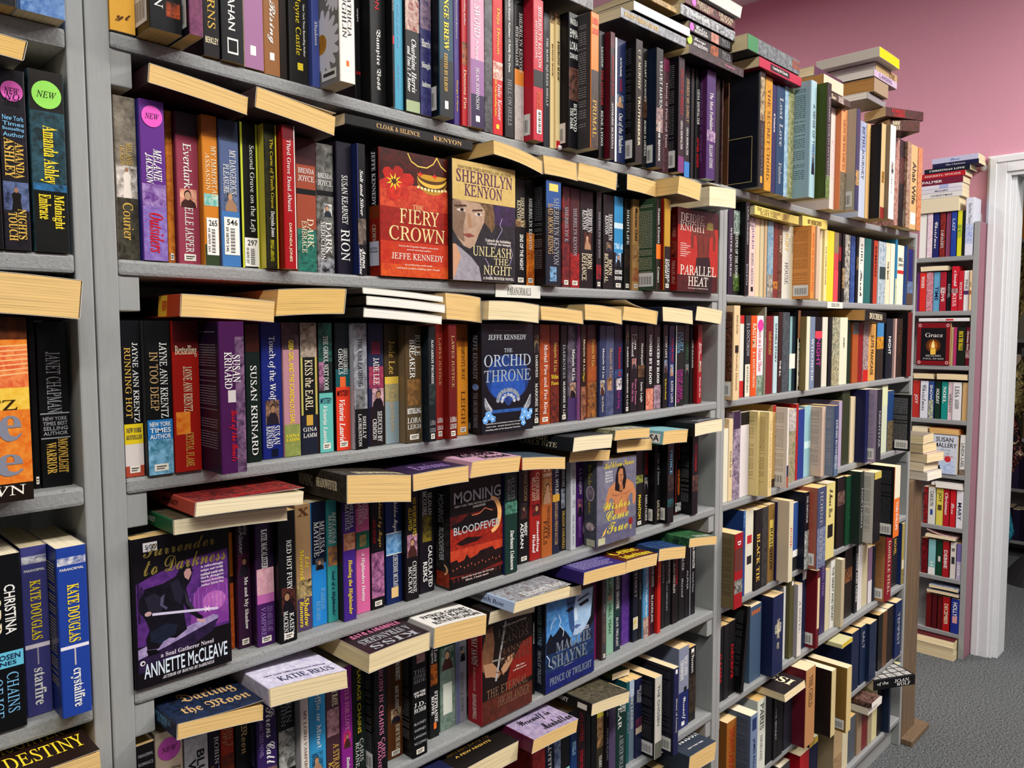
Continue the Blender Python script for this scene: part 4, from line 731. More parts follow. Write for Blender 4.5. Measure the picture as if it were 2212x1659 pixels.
upright_row('A', .302, [
 ('UP', .2896, -.0015, .0247, .214, 'f2ba50', 'rF.72-.86@.3-.6:osta;cF.91-.96^:yl', '', {'d': 'golden yellow'}),
 ('UP', .3151, -.0366, .0327, .214, '15151a', 'rW.3-.9@.12-.4:BROOKLYN ANN;rW.5-.84@.55-.85:IN TIME', '.86-.93@.5-.95:c05a30/15151a', {'bc': 1}),
 ('UP', .3493, -.05, .0144, .214, '6a3a5a/8a5070', 'rW.5-.9@.3-.6:smitten', '', {'sc': '1c1a22', 'bc': 1}),
 ('UP', .3844, -.0029, .0188, .214, '262226', 'rG.6-.86@.25-.75:BURNS;sQ.90-.94^:BERKLEY', '', {'d': 'black-brown with gold lettering'}),
 ('UP', .404, -.0046, .0265, .214, '1b1c21', 'sW.35-.84@.3-.62:TENE CALLAHAN', '.88-.96@.25-.75:W;.89-.95@.3-.7:K', {}),
 ('UP', .4321, -.0013, .0243, .214, 'd8c0a0', '', '.2-.62@.3-.7:5a4030/d8c0a0;.62-1:a87aa0;.88-.93@.3-.6:W', {'d': 'beige-topped mauve-bottomed'}),
 ('UP', .4585, .0025, .0206, .214, '9a6a3e', 'cW.3-.84@.2-.75:Warrior Rising', '.88-.92@.35-.65:W', {}),
 ('UP', .4843, .012, .0098, .214, '2c211e', '', '', {}),
 ('UP', .4949, .009, .0263, .214, '2a2a28', 'rY.52-.84@.25-.62:Jayne Castle;sW.55-.84@.7-.84:New York Times Bestselling Author', '.3-.45@.15-.85:9a6a60/e0d0c0;.88-.92@.4-.7:Y', {'d': 'charcoal with lime green lettering'}),
 ('UP', .5218, .0018, .0105, .214, '4a5898', 'rW.5-.9@.3-.75:Shadows;rN.2-.5@.3-.7:Deadly', '', {}),
 ('UP', .5331, -.041, .0215, .214, 'ece8e0', 'rK.48-.76@.52-.8:PATRICIA;rK.42-.78@.15-.45:COUGHLIN', '.88-.91@.4-.6:O', {'sc': '8c8a86', 'daisy': 1, 'd': 'white-spined daisy-covered'}),
 ('UP', .6024, .03, .0094, .214, '17171a', 'sW.3-.6@.3-.7:vampire;sR.76-.84^:ao an', '', {}),
 ('UP', .6126, .0101, .0252, .214, '191a1c', 'fW.5-.94@.32-.66:Vampire Voss;sR.2-.42@.3-.6:MASON', '', {}),
 ('UP', .6385, -.003, .004, .214, '15151a', 'rW.2-.55@.25-.7:DARING RITES;rR.65-.97@.3-.65:SARAH GRAY', '.57-.62@.1-.9:R', {}),
 ('UP', .645, .0022, .0154, .214, '4aa0bc', 'iC.3-.68@.3-.65:Falling Star Wish;iC.72-.88@.35-.65:Judy Jarvie', '', {}),
 ('UP', .6609, -.0017, .0247, .214, '1a1a1c', 'iW.55-.88@.4-.75:Charlaine Harris;iW.6-.88@.1-.36:and Toni L P Kelner', '.3-.5:e0d0c0/8a3030;.93-1:a8b890', {'d': 'black with a pale green foot'}),
 ('UP', .6863, -.0017, .0198, .214, '23285a/4a4a80', 'bW.5-.6^:Harris;bW.66-.72^:Singh;bW.78-.83^:Andrews', '.25-.46:3a3a66/a08898', {'d': 'indigo and white-lettered'}),
 ('UP', .7069, -.0176, .026, .214, '1f4a5e', 'bY.1-.58@.3-.66:STRANGE BREW;bG.6-.84@.3-.55:EDITED BY ELROD', '.64-1:20282e;.9-.95@.35-.6:W', {'sc': '16181c', 'bc': 1}),
 ('UP', .7502, .0022, .0114, .214, '4a3580', 'sS.1-.5@.3-.6:A Paranormal Romance;sG.7-.92@.3-.7:Georgia C Hynes', '', {}),
 ('UP', .7622, -.0013, .0115, .214, 'b8242c', 'rW.05-.42@.3-.7:Bestselling Author;rQ.62-.9@.25-.75:Demons Fire', '.45-.6:1a1010/c07040', {}),
 ('UP', .7745, -.0064, .0275, .214, 'd8a0b8', 'rW.05-.4@.25-.7:THE SWORD;sW.42-.55@.35-.55:A Novel;rW.6-.88@.35-.6:JEAN JOHNSON', '.55-.78:9a70a0;.78-1:34244e;.92-.96@.35-.65:W', {'d': 'pink fading to purple'}),
 ('UP', .8082, .0002, .0171, .214, '2a282a/6a6a6e', '', '', {}),
 ('UP', .8261, .0011, .0214, .214, 'cc2028', 'rY.1-.48@.3-.7:Deja Demon;rW.65-.9@.45-.85:Julie Kenner;sY.62-.88@.1-.35:USA Today Bestselling Author', '.50-.62:f0e8d8/b04030;.93-.96@.3-.6:Y', {}),
 ('UP', .8481, -.0018, .0205, .214, '0e0e11', 'sW.05-.55@.3-.6:Julie Kenner Kathleen O Reilly Dee Davis;rS.6-.92@.3-.7:HELL ON HEELS', '', {}),
 ('UP', .8731, .0026, .0216, .214, '1a1a1e', 'rW.1-.52@.5-.85:SHERRILYN KENYON;rW.2-.48@.1-.4:WITH DIANNA LOVE;rW.64-.93@.3-.65:PHANTOM OF THE NIGHT', '.5-.61:e09040;.61-1:b8aaa8/d0c6c0', {}),
 ('UP', .8955, -.0164, .0233, .214, 'c02a3e', 'rW.05-.48@.45-.8:SHERRILYN KENYON;rW.15-.42@.15-.38:AND DIANNA LOVE;rO.65-.9@.3-.75:WHISPERED LIES', '.50-.62:K', {'bc': 1, 'bs': 1, 'd': 'crimson'}),
 ('UP', .9399, .0028, .0155, .214, '222630', 'rW.2-.7@.3-.7:THE MANE SQUEEZE SHELLY', '', {}),
 ('UP', .956, .0024, .009, .214, 'e8d4a0', 'iF.2-.5@.3-.75:BEYOND MAGIC', '.0-.08:U/A', {}),
 ('UP', .9656, -.0012, .0101, .214, 'eedca8', 'iU.2-.5@.25-.8:EMERGING MAGIC', '.0-.08:U/A;.94-1:R', {}),
 ('UP', .9765, -.0184, .0244, .214, '17151b', 'sW.03-.1^:ANGELA;sW.11-.19^:EMMA;sW.2-.28^:LORA;sW.29-.34^:DIANE;bW.66-.87@.5-.85:BEYOND;bW.7-.86@.12-.45:THE DARK', '.4-.64:2a2022/8a6050', {'bc': 1, 'd': 'black with white names and'}),
 ('UP', 1.0017, -.0439, .0203, .214, 'e88a40', 'bR.02-.1^:LORA;bR.1-.17^:LEIGH;rG.64-.92@.2-.7:PRIMAL', '.42-1:3a3634/5a4a40', {'sc': '4c4a4a', 'sl': 'W', 'd': 'orange-topped grey'}),
 ('UP', 1.0748, -.0021, .0167, .214, '131214', 'rW.12-.28@.3-.65:SALVATION;rR.3-.58@.3-.7:THE DAYSTAR;rW.62-.9@.3-.7:RENE LYONS', '', {}),
 ('UP', 1.0923, -.0126, .0131, .214, '2a1418', 'rR.18-.5@.3-.75:SEEING EYE MATE;rW.55-.92@.3-.75:ANNMARIE MCKENNA', '.0-.12:5a1828', {'sc': '6a1a28'}),
 ('UP', 1.1203, -.0012, .0326, .214, '24305a', 'sW.15-.3@.25-.75:New York Times Bestselling;rW.6-.92@.25-.75:Out of the Shadows;rR.32-.42@.3-.75:KAY HOOPER', '.45-.55@.1-.8:8fa0b0/24305a;.0-1@.0-.16:W', {}),
 ('UP', 1.1537, -.0218, .021, .214, '1c1a17', 'rQ.08-.4@.3-.65:C E MURPHY;sQ.45-.86@.3-.65:TRUTHSEEKER', '', {'sc': '15130f', 'sl': 'J', 'bc': 1}),
 ('UP', 1.2014, -.003, .0146, .214, '22201f', 'rW.1-.45@.3-.7:HEART JOURNEY;rW.6-.9@.3-.75:ROBIN D OWENS', '.4-.58:6a4a30/2a2020', {}),
 ('UP', 1.2168, -.0218, .0224, .214, '14151a', 'rW.1-.5@.45-.85:VELVET HAVEN;sW.62-.95@.3-.6:SOPHIE RENWICK', '.5-.7:3a4a60/c0a090', {'sc': '1b2a40', 'bc': 1}),
 ('UP', 1.2703, -.001, .0203, .214, '4a2a34/6a4a50', 'rW.2-.8@.3-.7:House of Pain and Tears', '.0-.12:7a3050', {}),
 ('UP', 1.2914, -.0211, .0209, .214, '2a1a22', 'rR.1-.5@.3-.75:ENSLAVE ME SWEETLY;rW.55-.8@.35-.7:GENA SHOWALTER', '.86-1:7a3a78', {'sc': '17161c', 'sl': 'S', 'bc': 1}),
 ('UP', 1.3486, .0019, .0202, .214, '1a2028', 'rA.1-.5@.3-.75:AWAKEN ME DARKLY;rW.55-.8@.35-.7:GENA SHOWALTER', '.86-1:3a80c0', {}),
 ('UP', 1.3694, -.0001, .0115, .214, '15171c', '', '', {}),
 ('UP', 1.3845, -.0011, .0174, .214, '18181a', 'rW.18-.5@.25-.8:GENA SHOWALTER;sR.62-.9@.25-.75:AFTER DARK', '', {}),
 ('UP', 1.4027, -.0154, .034, .214, '4a2f6a', 'rW.2-.55@.3-.7:The Most Forbidden;rW.68-.9@.3-.7:JILLIAN STONE', '.55-.65:c0a8c0/4a2f6a', {'sc': '5a2a5a', 'sl': 'L'}),
 ('UP', 1.4653, .0012, .0187, .2134, '1a181c', '', '', {}),
 ('UP', 1.4845, -.0027, .004, .2129, '2a2020/5a3a36', 'rI.1-.5@.3-.75:BLOODLIGHT', '', {}),
 ('UP', 1.5193, .0029, .004, .214, '5a3c28', 'rQ.1-.85@.25-.7:Year of Tanto Howard Blair', '', {}),
])
upright_row('B', .073, [
 ('UP', .292, .0071, .0221, .1675, '6a6258/9a9284', 'rG.28-.42@.5-.8:MELANIE;rG.3-.42@.2-.46:JACKSON;rG.65-.88@.25-.75:Courier', '.42-.62:e8e0d8/6a6258;.62-1:2e2a26/5a5648', {'fig': 'w.42-.62', 'd': 'silver-brown bride-pictured'}),
 ('UP', .3149, .0003, .0259, .1675, '6a3a8e', 'iW.3-.5@.5-.85:MELANIE;iW.33-.52@.15-.48:JACKSON;iR.7-.95@.25-.85:Outsiders', '.52-.66:b8a0d0/6a3a8e;.66-1:7a5aa8/9a86c4', {'sc': '3a3a96', 'st': 'r:E868C8:.10:NEW', 'd': 'purple with a pink round sticker'}),
 ('UP', .3509, .026, .0081, .1675, 'a85a20/d88a30', '', '', {'p': 1}),
 ('UP', .3599, .0204, .025, .1675, '9a4458', 'rW.2-.5@.3-.7:Everdark;rW.62-.92@.3-.7:ELLE JASPER', '.0-.15:4a3a44;.5-.62@.1-.9:f0c0a0/c06a60', {'p': 1, 'd': 'mauve'}),
 ('UP', .3855, .0117, .0181, .1675, 'd0862c', 'rQ.2-.55@.55-.9:MY IMMORTAL;rQ.25-.5@.15-.45:ASSASSIN', '.0-.14:b06a30;.52-.60:5fb0a8/e0f0e0;.86-1:3a4a30', {'st': 'w:.68-.93:265'}),
 ('UP', .4042, .0092, .0232, .1655, '5a6a90', 'rW.2-.5@.5-.85:MY DANGEROUS;rW.3-.5@.15-.45:PLEASURE', '.0-.14:40485e;.46-.62@.2-.9:202430/8090b0;.62-1:4a7fb8', {'st': 'w:.66-.92:546'}),
 ('UP', .4292, .0105, .0226, .1675, '141512', 'rW.15-.75@.45-.8:Second Grave on the Left', '.0-1@.0-.12:c8d040;.0-1@.9-1:c8d040', {'st': 'w:.79-.99:297', 'd': 'black with acid yellow edges'}),
 ('UP', .4526, -.0037, .016, .1675, '1c1b12/3a3820', 'rY.1-.58@.35-.7:The Curse of Tenth Grave;bW.6-.78@.3-.7:Darynda Jones', '.0-1@.88-1:d8d040;.8-.95@.3-.6:e8e030/1c1b12', {'sc': 'd8cc50'}),
 ('UP', .4694, -.0153, .0164, .1675, 'a81820', 'rW.1-.6@.3-.65:Third Grave Dead Ahead;sQ.68-.95@.3-.6:DARYNDA JONES', '.0-.1:6a1420;.0-1@.93-1:W', {'sc': '8a1018'}),
 ('UP', .4993, .0081, .0277, .1629, 'a05038', 'rW.22-.27^:BRENDA;rW.275-.33^:JOYCE;rQ.6-.82@.52-.85:DARK;rQ.62-.86@.22-.48:EMBRACE', '.0-.2:4a2024;.38-.42:K;.68-1:174a44/3a8a78', {'d': 'rust and teal'}),
 ('UP', .5298, .0127, .0256, .1616, '3a3a38/8a8a84', 'rW.22-.27^:BRENDA;rW.275-.33^:JOYCE;rW.6-.85@.5-.85:DARK;rW.6-.9@.2-.46:SEDUCTION', '.36-.4:K;.46-.56@.4-.9:W/K;.88-1:K/S', {'d': 'black and silver'}),
 ('UP', .5566, .0082, .0237, .1675, '1e1a2c', 'rW.25-.62@.3-.7:SUSAN KEARNEY;rW.66-.9@.2-.8:RION', '', {}),
 ('UP', .5812, -.0012, .0136, .1675, '15151c', 'iW.2-.55@.3-.7:Salt and Silver;iW.78-.97@.45-.9:Anna;iW.8-1@.1-.45:Katherine', '.0-1@.0-.1:2a3a80;.57-.77:8a7a70/202028', {'sc': '26346c'}),
 ('FO', 'fiery', .6133, -.004, .0231, .1178, .1675),
 ('FO', 'unleash', .7319, -.012, .02, .1277, .17),
 ('UP', .8846, .0126, .0244, .1665, '161618', 'rQ.17-.45@.5-.85:SHERRILYN;rQ.2-.4@.15-.48:KENYON;sW.52-.86@.4-.75:SINS OF THE NIGHT', '.38-.45:9a7a50/2a2218', {'p': 1}),
 ('UP', .9095, .0127, .0201, .1675, '1a1416', 'rW.17-.66@.3-.7:SHERRILYN KENYON;bO.75-.9@.2-.8:NO MERCY', '.5-1:8a3a1a/e08a30', {'p': 1}),
 ('UP', .9304, -.0109, .0371, .1675, '1a2430', 'rS.16-.8@.5-.85:SHERRILYN KENYON;rA.22-.7@.12-.46:BAD MOON RISING', '.0-.26:2a5a96;.03-.1@.2-.8:e8d070;.82-.96@.25-.7:8fc0e8/1a2430', {'sc': '14151a', 'sl': 'S', 'd': 'black moonlit'}),
 ('UP', .9929, .0091, .0203, .1675, '2a1a1c/8a2a2a', 'rS.2-.55@.3-.75:SHERRILYN K', '', {'p': 1}),
 ('UP', 1.0143, .0101, .0257, .1675, '4a1c20', 'rS.2-.68@.3-.7:SHERRILYN KENYON', '.65-1:b02a22/5a1418', {'p': 1, 'd': 'dark red'}),
 ('UP', 1.0418, .0117, .0393, .1675, '161416', 'rW.18-.42@.5-.85:SHERRILYN;rW.2-.4@.15-.48:KENYON;rQ.64-.8@.5-.85:BORN;rQ.64-.92@.12-.46:DEFIANCE', '.42-.6@.3-.8:6a3a24/161416', {}),
 ('UP', 1.0817, .0076, .0152, .1675, '1c181c', 'rS.2-.68@.35-.75:SHERRILYN KENYON', '.75-.9:b82a30/1c181c', {'p': 1, 'd': 'black crimson-marked'}),
 ('UP', 1.1058, .0115, .031, .1675, '17171a', 'rW.2-.48@.5-.85:SHERRILYN;rW.22-.42@.15-.46:KENYON;rQ.68-.85@.5-.85:BORN;rQ.62-.93@.12-.46:BETRAYAL', '.5-.6@.3-.8:8a7a68/17171a', {}),
 ('UP', 1.1374, .0118, .0276, .1675, '15181c', 'fW.78-.84^:LOVE;fW.85-.9^:BITE', '.0-.6:3a90c0;.28-.34:d0e4ee;.5-.56:c0e0f0/3a90c0;.6-.75@.2-.8:b8d8f0/2a5a80', {'p': 1, 'd': 'sky blue and black'}),
 ('UP', 1.1697, .0122, .0186, .1675, '1a1c1a', 'rW.12-.5@.35-.75:NIGHTLIFE', '.55-.75:3a2a24/1a1c1a', {'p': 1}),
 ('UP', 1.1889, .0072, .0202, .1675, 'b08a5a', 'sU.1-.45@.3-.7:Maureen Child', '.5-.68:6a4028/c8a070;.75-.9:8a2a24/b08a5a', {'p': 1}),
 ('UP', 1.2099, -.0294, .0165, .1675, '2a2a20', 'rW.1-.5@.3-.7:Susan Grant;rW.75-.92@.3-.7:Contact', '.5-.66:e07a28', {'sc': '3f5540', 'sl': 'Q', 'bc': 1, 'd': 'green back cover of an orange-marked black'}),
 ('UP', 1.2272, -.0359, .0199, .1675, 'b8902c', 'rW.66-.92@.5-.85:DEIDRE;sW.66-.88@.1-.45:KNIGHT', '.52-1:141214', {'sc': '8a1a1a', 'p': 1}),
 ('FO', 'parallel', 1.3075, -.012, .0158, .1513, .1614),
])
upright_row('C', -.156, [
 ('UP', .2896, .004, .0202, .166, '15151a', 'rW.14-.65@.55-.85:JAYNE ANN KRENTZ;rG.17-.62@.12-.45:RUNNING HOT;iN.68-.72^:NEW YORK;iN.725-.765^:BESTSELLER', '.66-.79:e0c828;.79-.93:d8d0cc;.93-1:b0503c', {'p': 1}),
 ('UP', .3106, -.0029, .0278, .166, '131416', 'rW.14-.63@.55-.85:JAYNE ANN KRENTZ;rA.2-.58@.15-.48:IN TOO DEEP;sW.65-.69^:NEW YORK;sW.69-.73^:TIMES;sW.73-.77^:AUTHOR', '.64-.77:2a7ab8;.77-1:3a7a90/8fc0e0', {'p': 1, 'sc': '4a4a4c'}),
 ('UP', .3392, -.0034, .0297, .166, 'a02018', 'rQ.15-.25^:Bestselling;rQ.3-.6@.35-.72:JAYNE ANN KRENTZ;rG.74-.97@.35-.75:CRYSTAL FLAME', '.0-.2:5a1418;.6-.75@.05-.6:d86a20/e8a040', {}),
 ('UP', .3698, -.0501, .029, .1656, '4a1a50', 'rW.22-.4@.5-.82:SUSAN;rW.2-.44@.18-.48:KRINARD;cR.58-.92@.3-.65:Lord of the Beasts', '.45-.53@.3-.7:c8c0c0;.1-1@.62-1:2a1438/8a6a8a', {'sc': '241430', 'sl': 'S'}),
 ('UP', .4259, .004, .0187, .1637, '132420', 'rW.3-.95@.3-.75:SUSAN KRINARD', '.0-.2:4a2018', {}),
 ('UP', .4501, .0123, .027, .166, '1c2a78', 'rW.1-.57@.3-.7:Touch of the Wolf;rW.76-.9@.5-.85:SUSAN;rW.76-.92@.15-.48:KRINARD', '.57-.75@.15-.85:2a2024/b08a70;.93-.99@.4-.75:101830', {}),
 ('UP', .4777, .0109, .0228, .166, 'b88a94', 'sY.13-.76@.35-.65:GEEK GIRL AND THE SCANDALOUS EARL;bY.83-.86^:GINA;bY.86-.89^:LAMM', '.0-.2:6a5058/3a3034;.76-1:7a8a48/9aa060', {}),
 ('UP', .5011, .0109, .0244, .166, '232838', 'rQ.28-.66@.25-.75:KISS the EARL;rW.79-.83^:GINA;rW.835-.875^:LAMM', '.0-.26:6a5a50/c0b0a0;.26-.7:1a1a1c;.26-.7@.0-.12:b8b060;.26-.7@.88-1:b8b060;.7-.78@.3-.7:c8a048', {}),
 ('UP', .5263, .0101, .0211, .166, '1f2a2a', 'rW.1-.52@.35-.7:THE GHOUL NEXT DOOR;iW.64-.93@.25-.55:Victoria Laurie;sN.57-.63^:MYSTERY', '.0-.3:2f6a60/1f2a2a;.3-.52@.0-.35:c080a8/1f2a2a;.54-1:6ab8b0', {'p': 1, 'sc': 'a04a28', 'd': 'teal-bottomed'}),
 ('UP', .5505, .0095, .0226, .166, '161c20', 'rW.2-.4@.55-.85:GHOULS GHOULS;rW.2-.4@.2-.5:GHOULS;iW.6-.93@.2-.6:Victoria Laurie;sK.52-.58^:MYSTERY', '.36-.5:1a5a60;.42-.5@.3-.7:e06a38;.5-1:d8442a', {'p': 1, 'd': 'red-orange-bottomed'}),
 ('UP', .5739, .0021, .0211, .166, '6a6c74/a8aab0', 'rK.12-.5@.3-.65:THE UNLEASHING;rW.72-.98@.25-.5:LAURENSTON;rW.74-.92@.6-.85:SHELLY', '.52-.68@.1-.8:3a3a3c/8a8a8c;.68-1:141518', {'sc': 'c0c0c8'}),
 ('UP', .6042, .0131, .0251, .166, '2c3050', 'rW.28-.5@.3-.7:JADE LEE;rW.72-.97@.55-.85:SEDUCED BY;rW.78-.95@.2-.48:CRIMSON', '.15-.25@.2-.8:7a2a48;.35-.53:b84a60/5a2a50;.53-.68@.2-1:e0b8c0/3a2024;.68-1:231a20', {}),
 ('UP', .6314, .015, .0245, .1659, '4a3c28', 'rG.14-.42@.3-.75:Jade Lee;rA.55-.9@.3-.7:Dragonborn', '.44-.5:d8b850;.5-.65:8a8a70/b0a070;.65-1:8a9aa0', {}),
 ('UP', .6566, .0013, .0294, .1639, '5a4830', 'rW.08-.26@.6-.9:RULE;rW.12-.45@.25-.58:BREAKER;rW.78-.84^:LORA;rW.84-.89^:LEIGH;sW.70-.76^:BESTSELLING', '.46-.68@.1-.9:9a7040/5a4830;.68-1:4a4030/6a5a40', {'sc': '8a7658', 'p': 1, 'd': 'tan lion-faced'}),
 ('UP', .6868, -.0121, .0134, .163, '20262a', 'rW.12-.5@.35-.7:NAVARROS PROMISE;rS.8-.87^:LORA;rS.87-.93^:LEIGH', '.5-.68:3a4a48/20262a', {'sc': '1a2630', 'p': 1}),
 ('UP', .7103, 0, .0139, .166, '8a2a24', 'rA.1-.55@.35-.7:LAWES JUSTICE;rW.8-.87^:LORA;rW.87-.93^:LEIGH', '', {'p': 1}),
 ('UP', .725, -.0103, .0159, .166, '6a1f1c', 'rA.1-.55@.35-.7:LAWES JUSTICE;rW.8-.86^:LORA;rW.86-.92^:LEIGH', '', {'sc': '8a2018', 'p': 1}),
 ('UP', .7608, .0114, .0213, .166, 'd89030', 'rF.12-.5@.35-.7:HARMONYS WAY;rF.6-.9@.3-.7:LEIGH', '.0-.2:a05a20', {'p': 1}),
 ('FO', 'orchid', .787, -.012, .0246, .1118, .1658),
 ('UP', .9227, .0104, .0167, .166, '17181a', 'rW.3-.52@.35-.7:DARKNESS;rW.58-.96@.3-.7:MARJORIE M LIU', '.1-.28@.2-.9:a09068/17181a', {'p': 1}),
 ('UP', .9418, .0126, .0252, .166, '8a3a1c/b85a28', 'rW.2-.9@.3-.75:Mortal Fire and Fire King', '', {'p': 1}),
 ('UP', .9685, .014, .0235, .166, '6a2418', 'rG.18-.48@.3-.75:Marjorie M Liu;rY.5-.56^:Within;rY.57-.62^:Flames', '.0-.16:8a3424;.64-1:8a3a28/2a1a18', {}),
 ('UP', .9926, .0117, .0173, .1648, '16171a', 'rS.2-.55@.3-.7:DARKNESS;rW.58-.95@.35-.7:MARJORIE M LIU', '', {'p': 1}),
 ('UP', 1.0109, .0115, .0246, .1645, '2a2636/6a6470', 'rW.25-.58@.35-.75:Marjorie M Liu', '.6-.76@.2-.9:c0a090/302838;.76-1:4a3866', {}),
 ('UP', 1.0363, .0039, .0151, .166, '2a1c16', 'rQ.15-.5@.35-.75:Marjorie M Liu;rY.5-.6@.3-.7:Tiger', '.65-1:4a2a20/a8765a', {'sc': 'b87ab0'}),
 ('UP', 1.067, .0145, .0274, .1658, '8a4a28', 'rG.15-.45@.35-.75:Marjorie M Liu', '.0-.16:4a2420;.45-.6:a85a28/8a4a28;.62-1:a8703a/3a2420', {}),
 ('UP', 1.095, .0092, .0181, .1643, '2c3a5c', 'rW.25-.58@.35-.75:Marjorie M Liu;rQ.78-.95@.3-.7:Eye of Heaven', '.6-.76@.1-.85:d8ccc0/3a3038', {}),
 ('UP', 1.1166, .012, .0247, .1636, '3a4868/5a6080', 'rA.25-.58@.35-.75:Marjorie M Liu', '.58-.72@.15-.8:a87a50/3a2a28', {}),
 ('UP', 1.1441, .014, .0268, .166, '26284a', 'rR.25-.58@.35-.75:Marjorie M;rM.74-.94@.3-.7:Soul Song', '.6-.73@.2-.9:e8e0e0/2a2030;.5-.6:3a5a88/26284a', {}),
 ('UP', 1.1715, .0098, .0138, .166, '17171a', 'rW.25-.48@.35-.7:DARKNESS;rW.55-.92@.35-.7:MARJORIE M LIU', '.08-.22@.2-.8:a09068/17171a', {'p': 1}),
 ('UP', 1.1917, .0134, .0251, .1641, '18161a', 'rW.1-.28@.5-.85:Cara;rW.1-.36@.15-.45:Lockwood;rI.62-.92@.55-.85:Every Demon;rI.66-.88@.15-.45:Has His Day', '.38-.5@.25-.8:d89a98/18161a', {}),
 ('UP', 1.2186, .0147, .0227, .1628, '1a1816', 'rW.2-.46@.35-.75:Betrayal;rW.66-.9@.3-.7:Jamie Leigh', '.46-.6:7a5a3a/1a1816', {}),
 ('UP', 1.2419, .0128, .0261, .166, '171618', 'bW.12-.7@.4-.75:BONDED BY BLOOD', '.75-1:b04a34/e0a890', {}),
 ('UP', 1.2694, .0137, .0254, .166, '191a1c', 'bW.15-.7@.4-.75:SEDUCED BY BLOOD', '.72-1:b8a0b0/5a3a40', {}),
 ('UP', 1.2954, .0096, .0176, .165, '17181a', 'rW.14-.4@.35-.75:KATHY LOVE;rY.65-.9@.3-.7:My Sister Is a Werewolf', '.42-.58@.2-.9:8a98b0/17181a', {}),
 ('UP', 1.3193, .0116, .0199, .1633, '26305e', 'iR.15-.45@.35-.75:Fangs My Sister;rW.68-.95@.35-.75:KATHY LOVE', '.48-.62@.2-.8:b0bcd0/26305e', {}),
 ('UP', 1.3399, .0099, .0323, .163, '14201e', 'rC.08-.32@.5-.85:JULIET;rC.08-.34@.15-.45:LYONS;sM.55-.92@.5-.82:DROP DEAD;sM.55-.96@.15-.46:GORGEOUS', '.0-1@.0-.08:W', {}),
 ('UP', 1.3819, .016, .0193, .166, '1c2c26', 'sE.2-.45@.3-.7:DEADLY', '.5-.65@.2-.9:7a8a88/1c2c26', {}),
 ('UP', 1.4018, .014, .014, .1654, '1b1d1c', 'rW.2-.55@.35-.7:KATIE MACALISTER', '', {}),
 ('UP', 1.4164, .006, .017, .1638, '9a1c22', 'rW.2-.4@.55-.85:Katie;rW.2-.48@.2-.48:MacAlister;iW.66-.93@.35-.7:Playing with Fire', '.46-.6@.2-.8:d8c8b8/2a1014', {}),
])
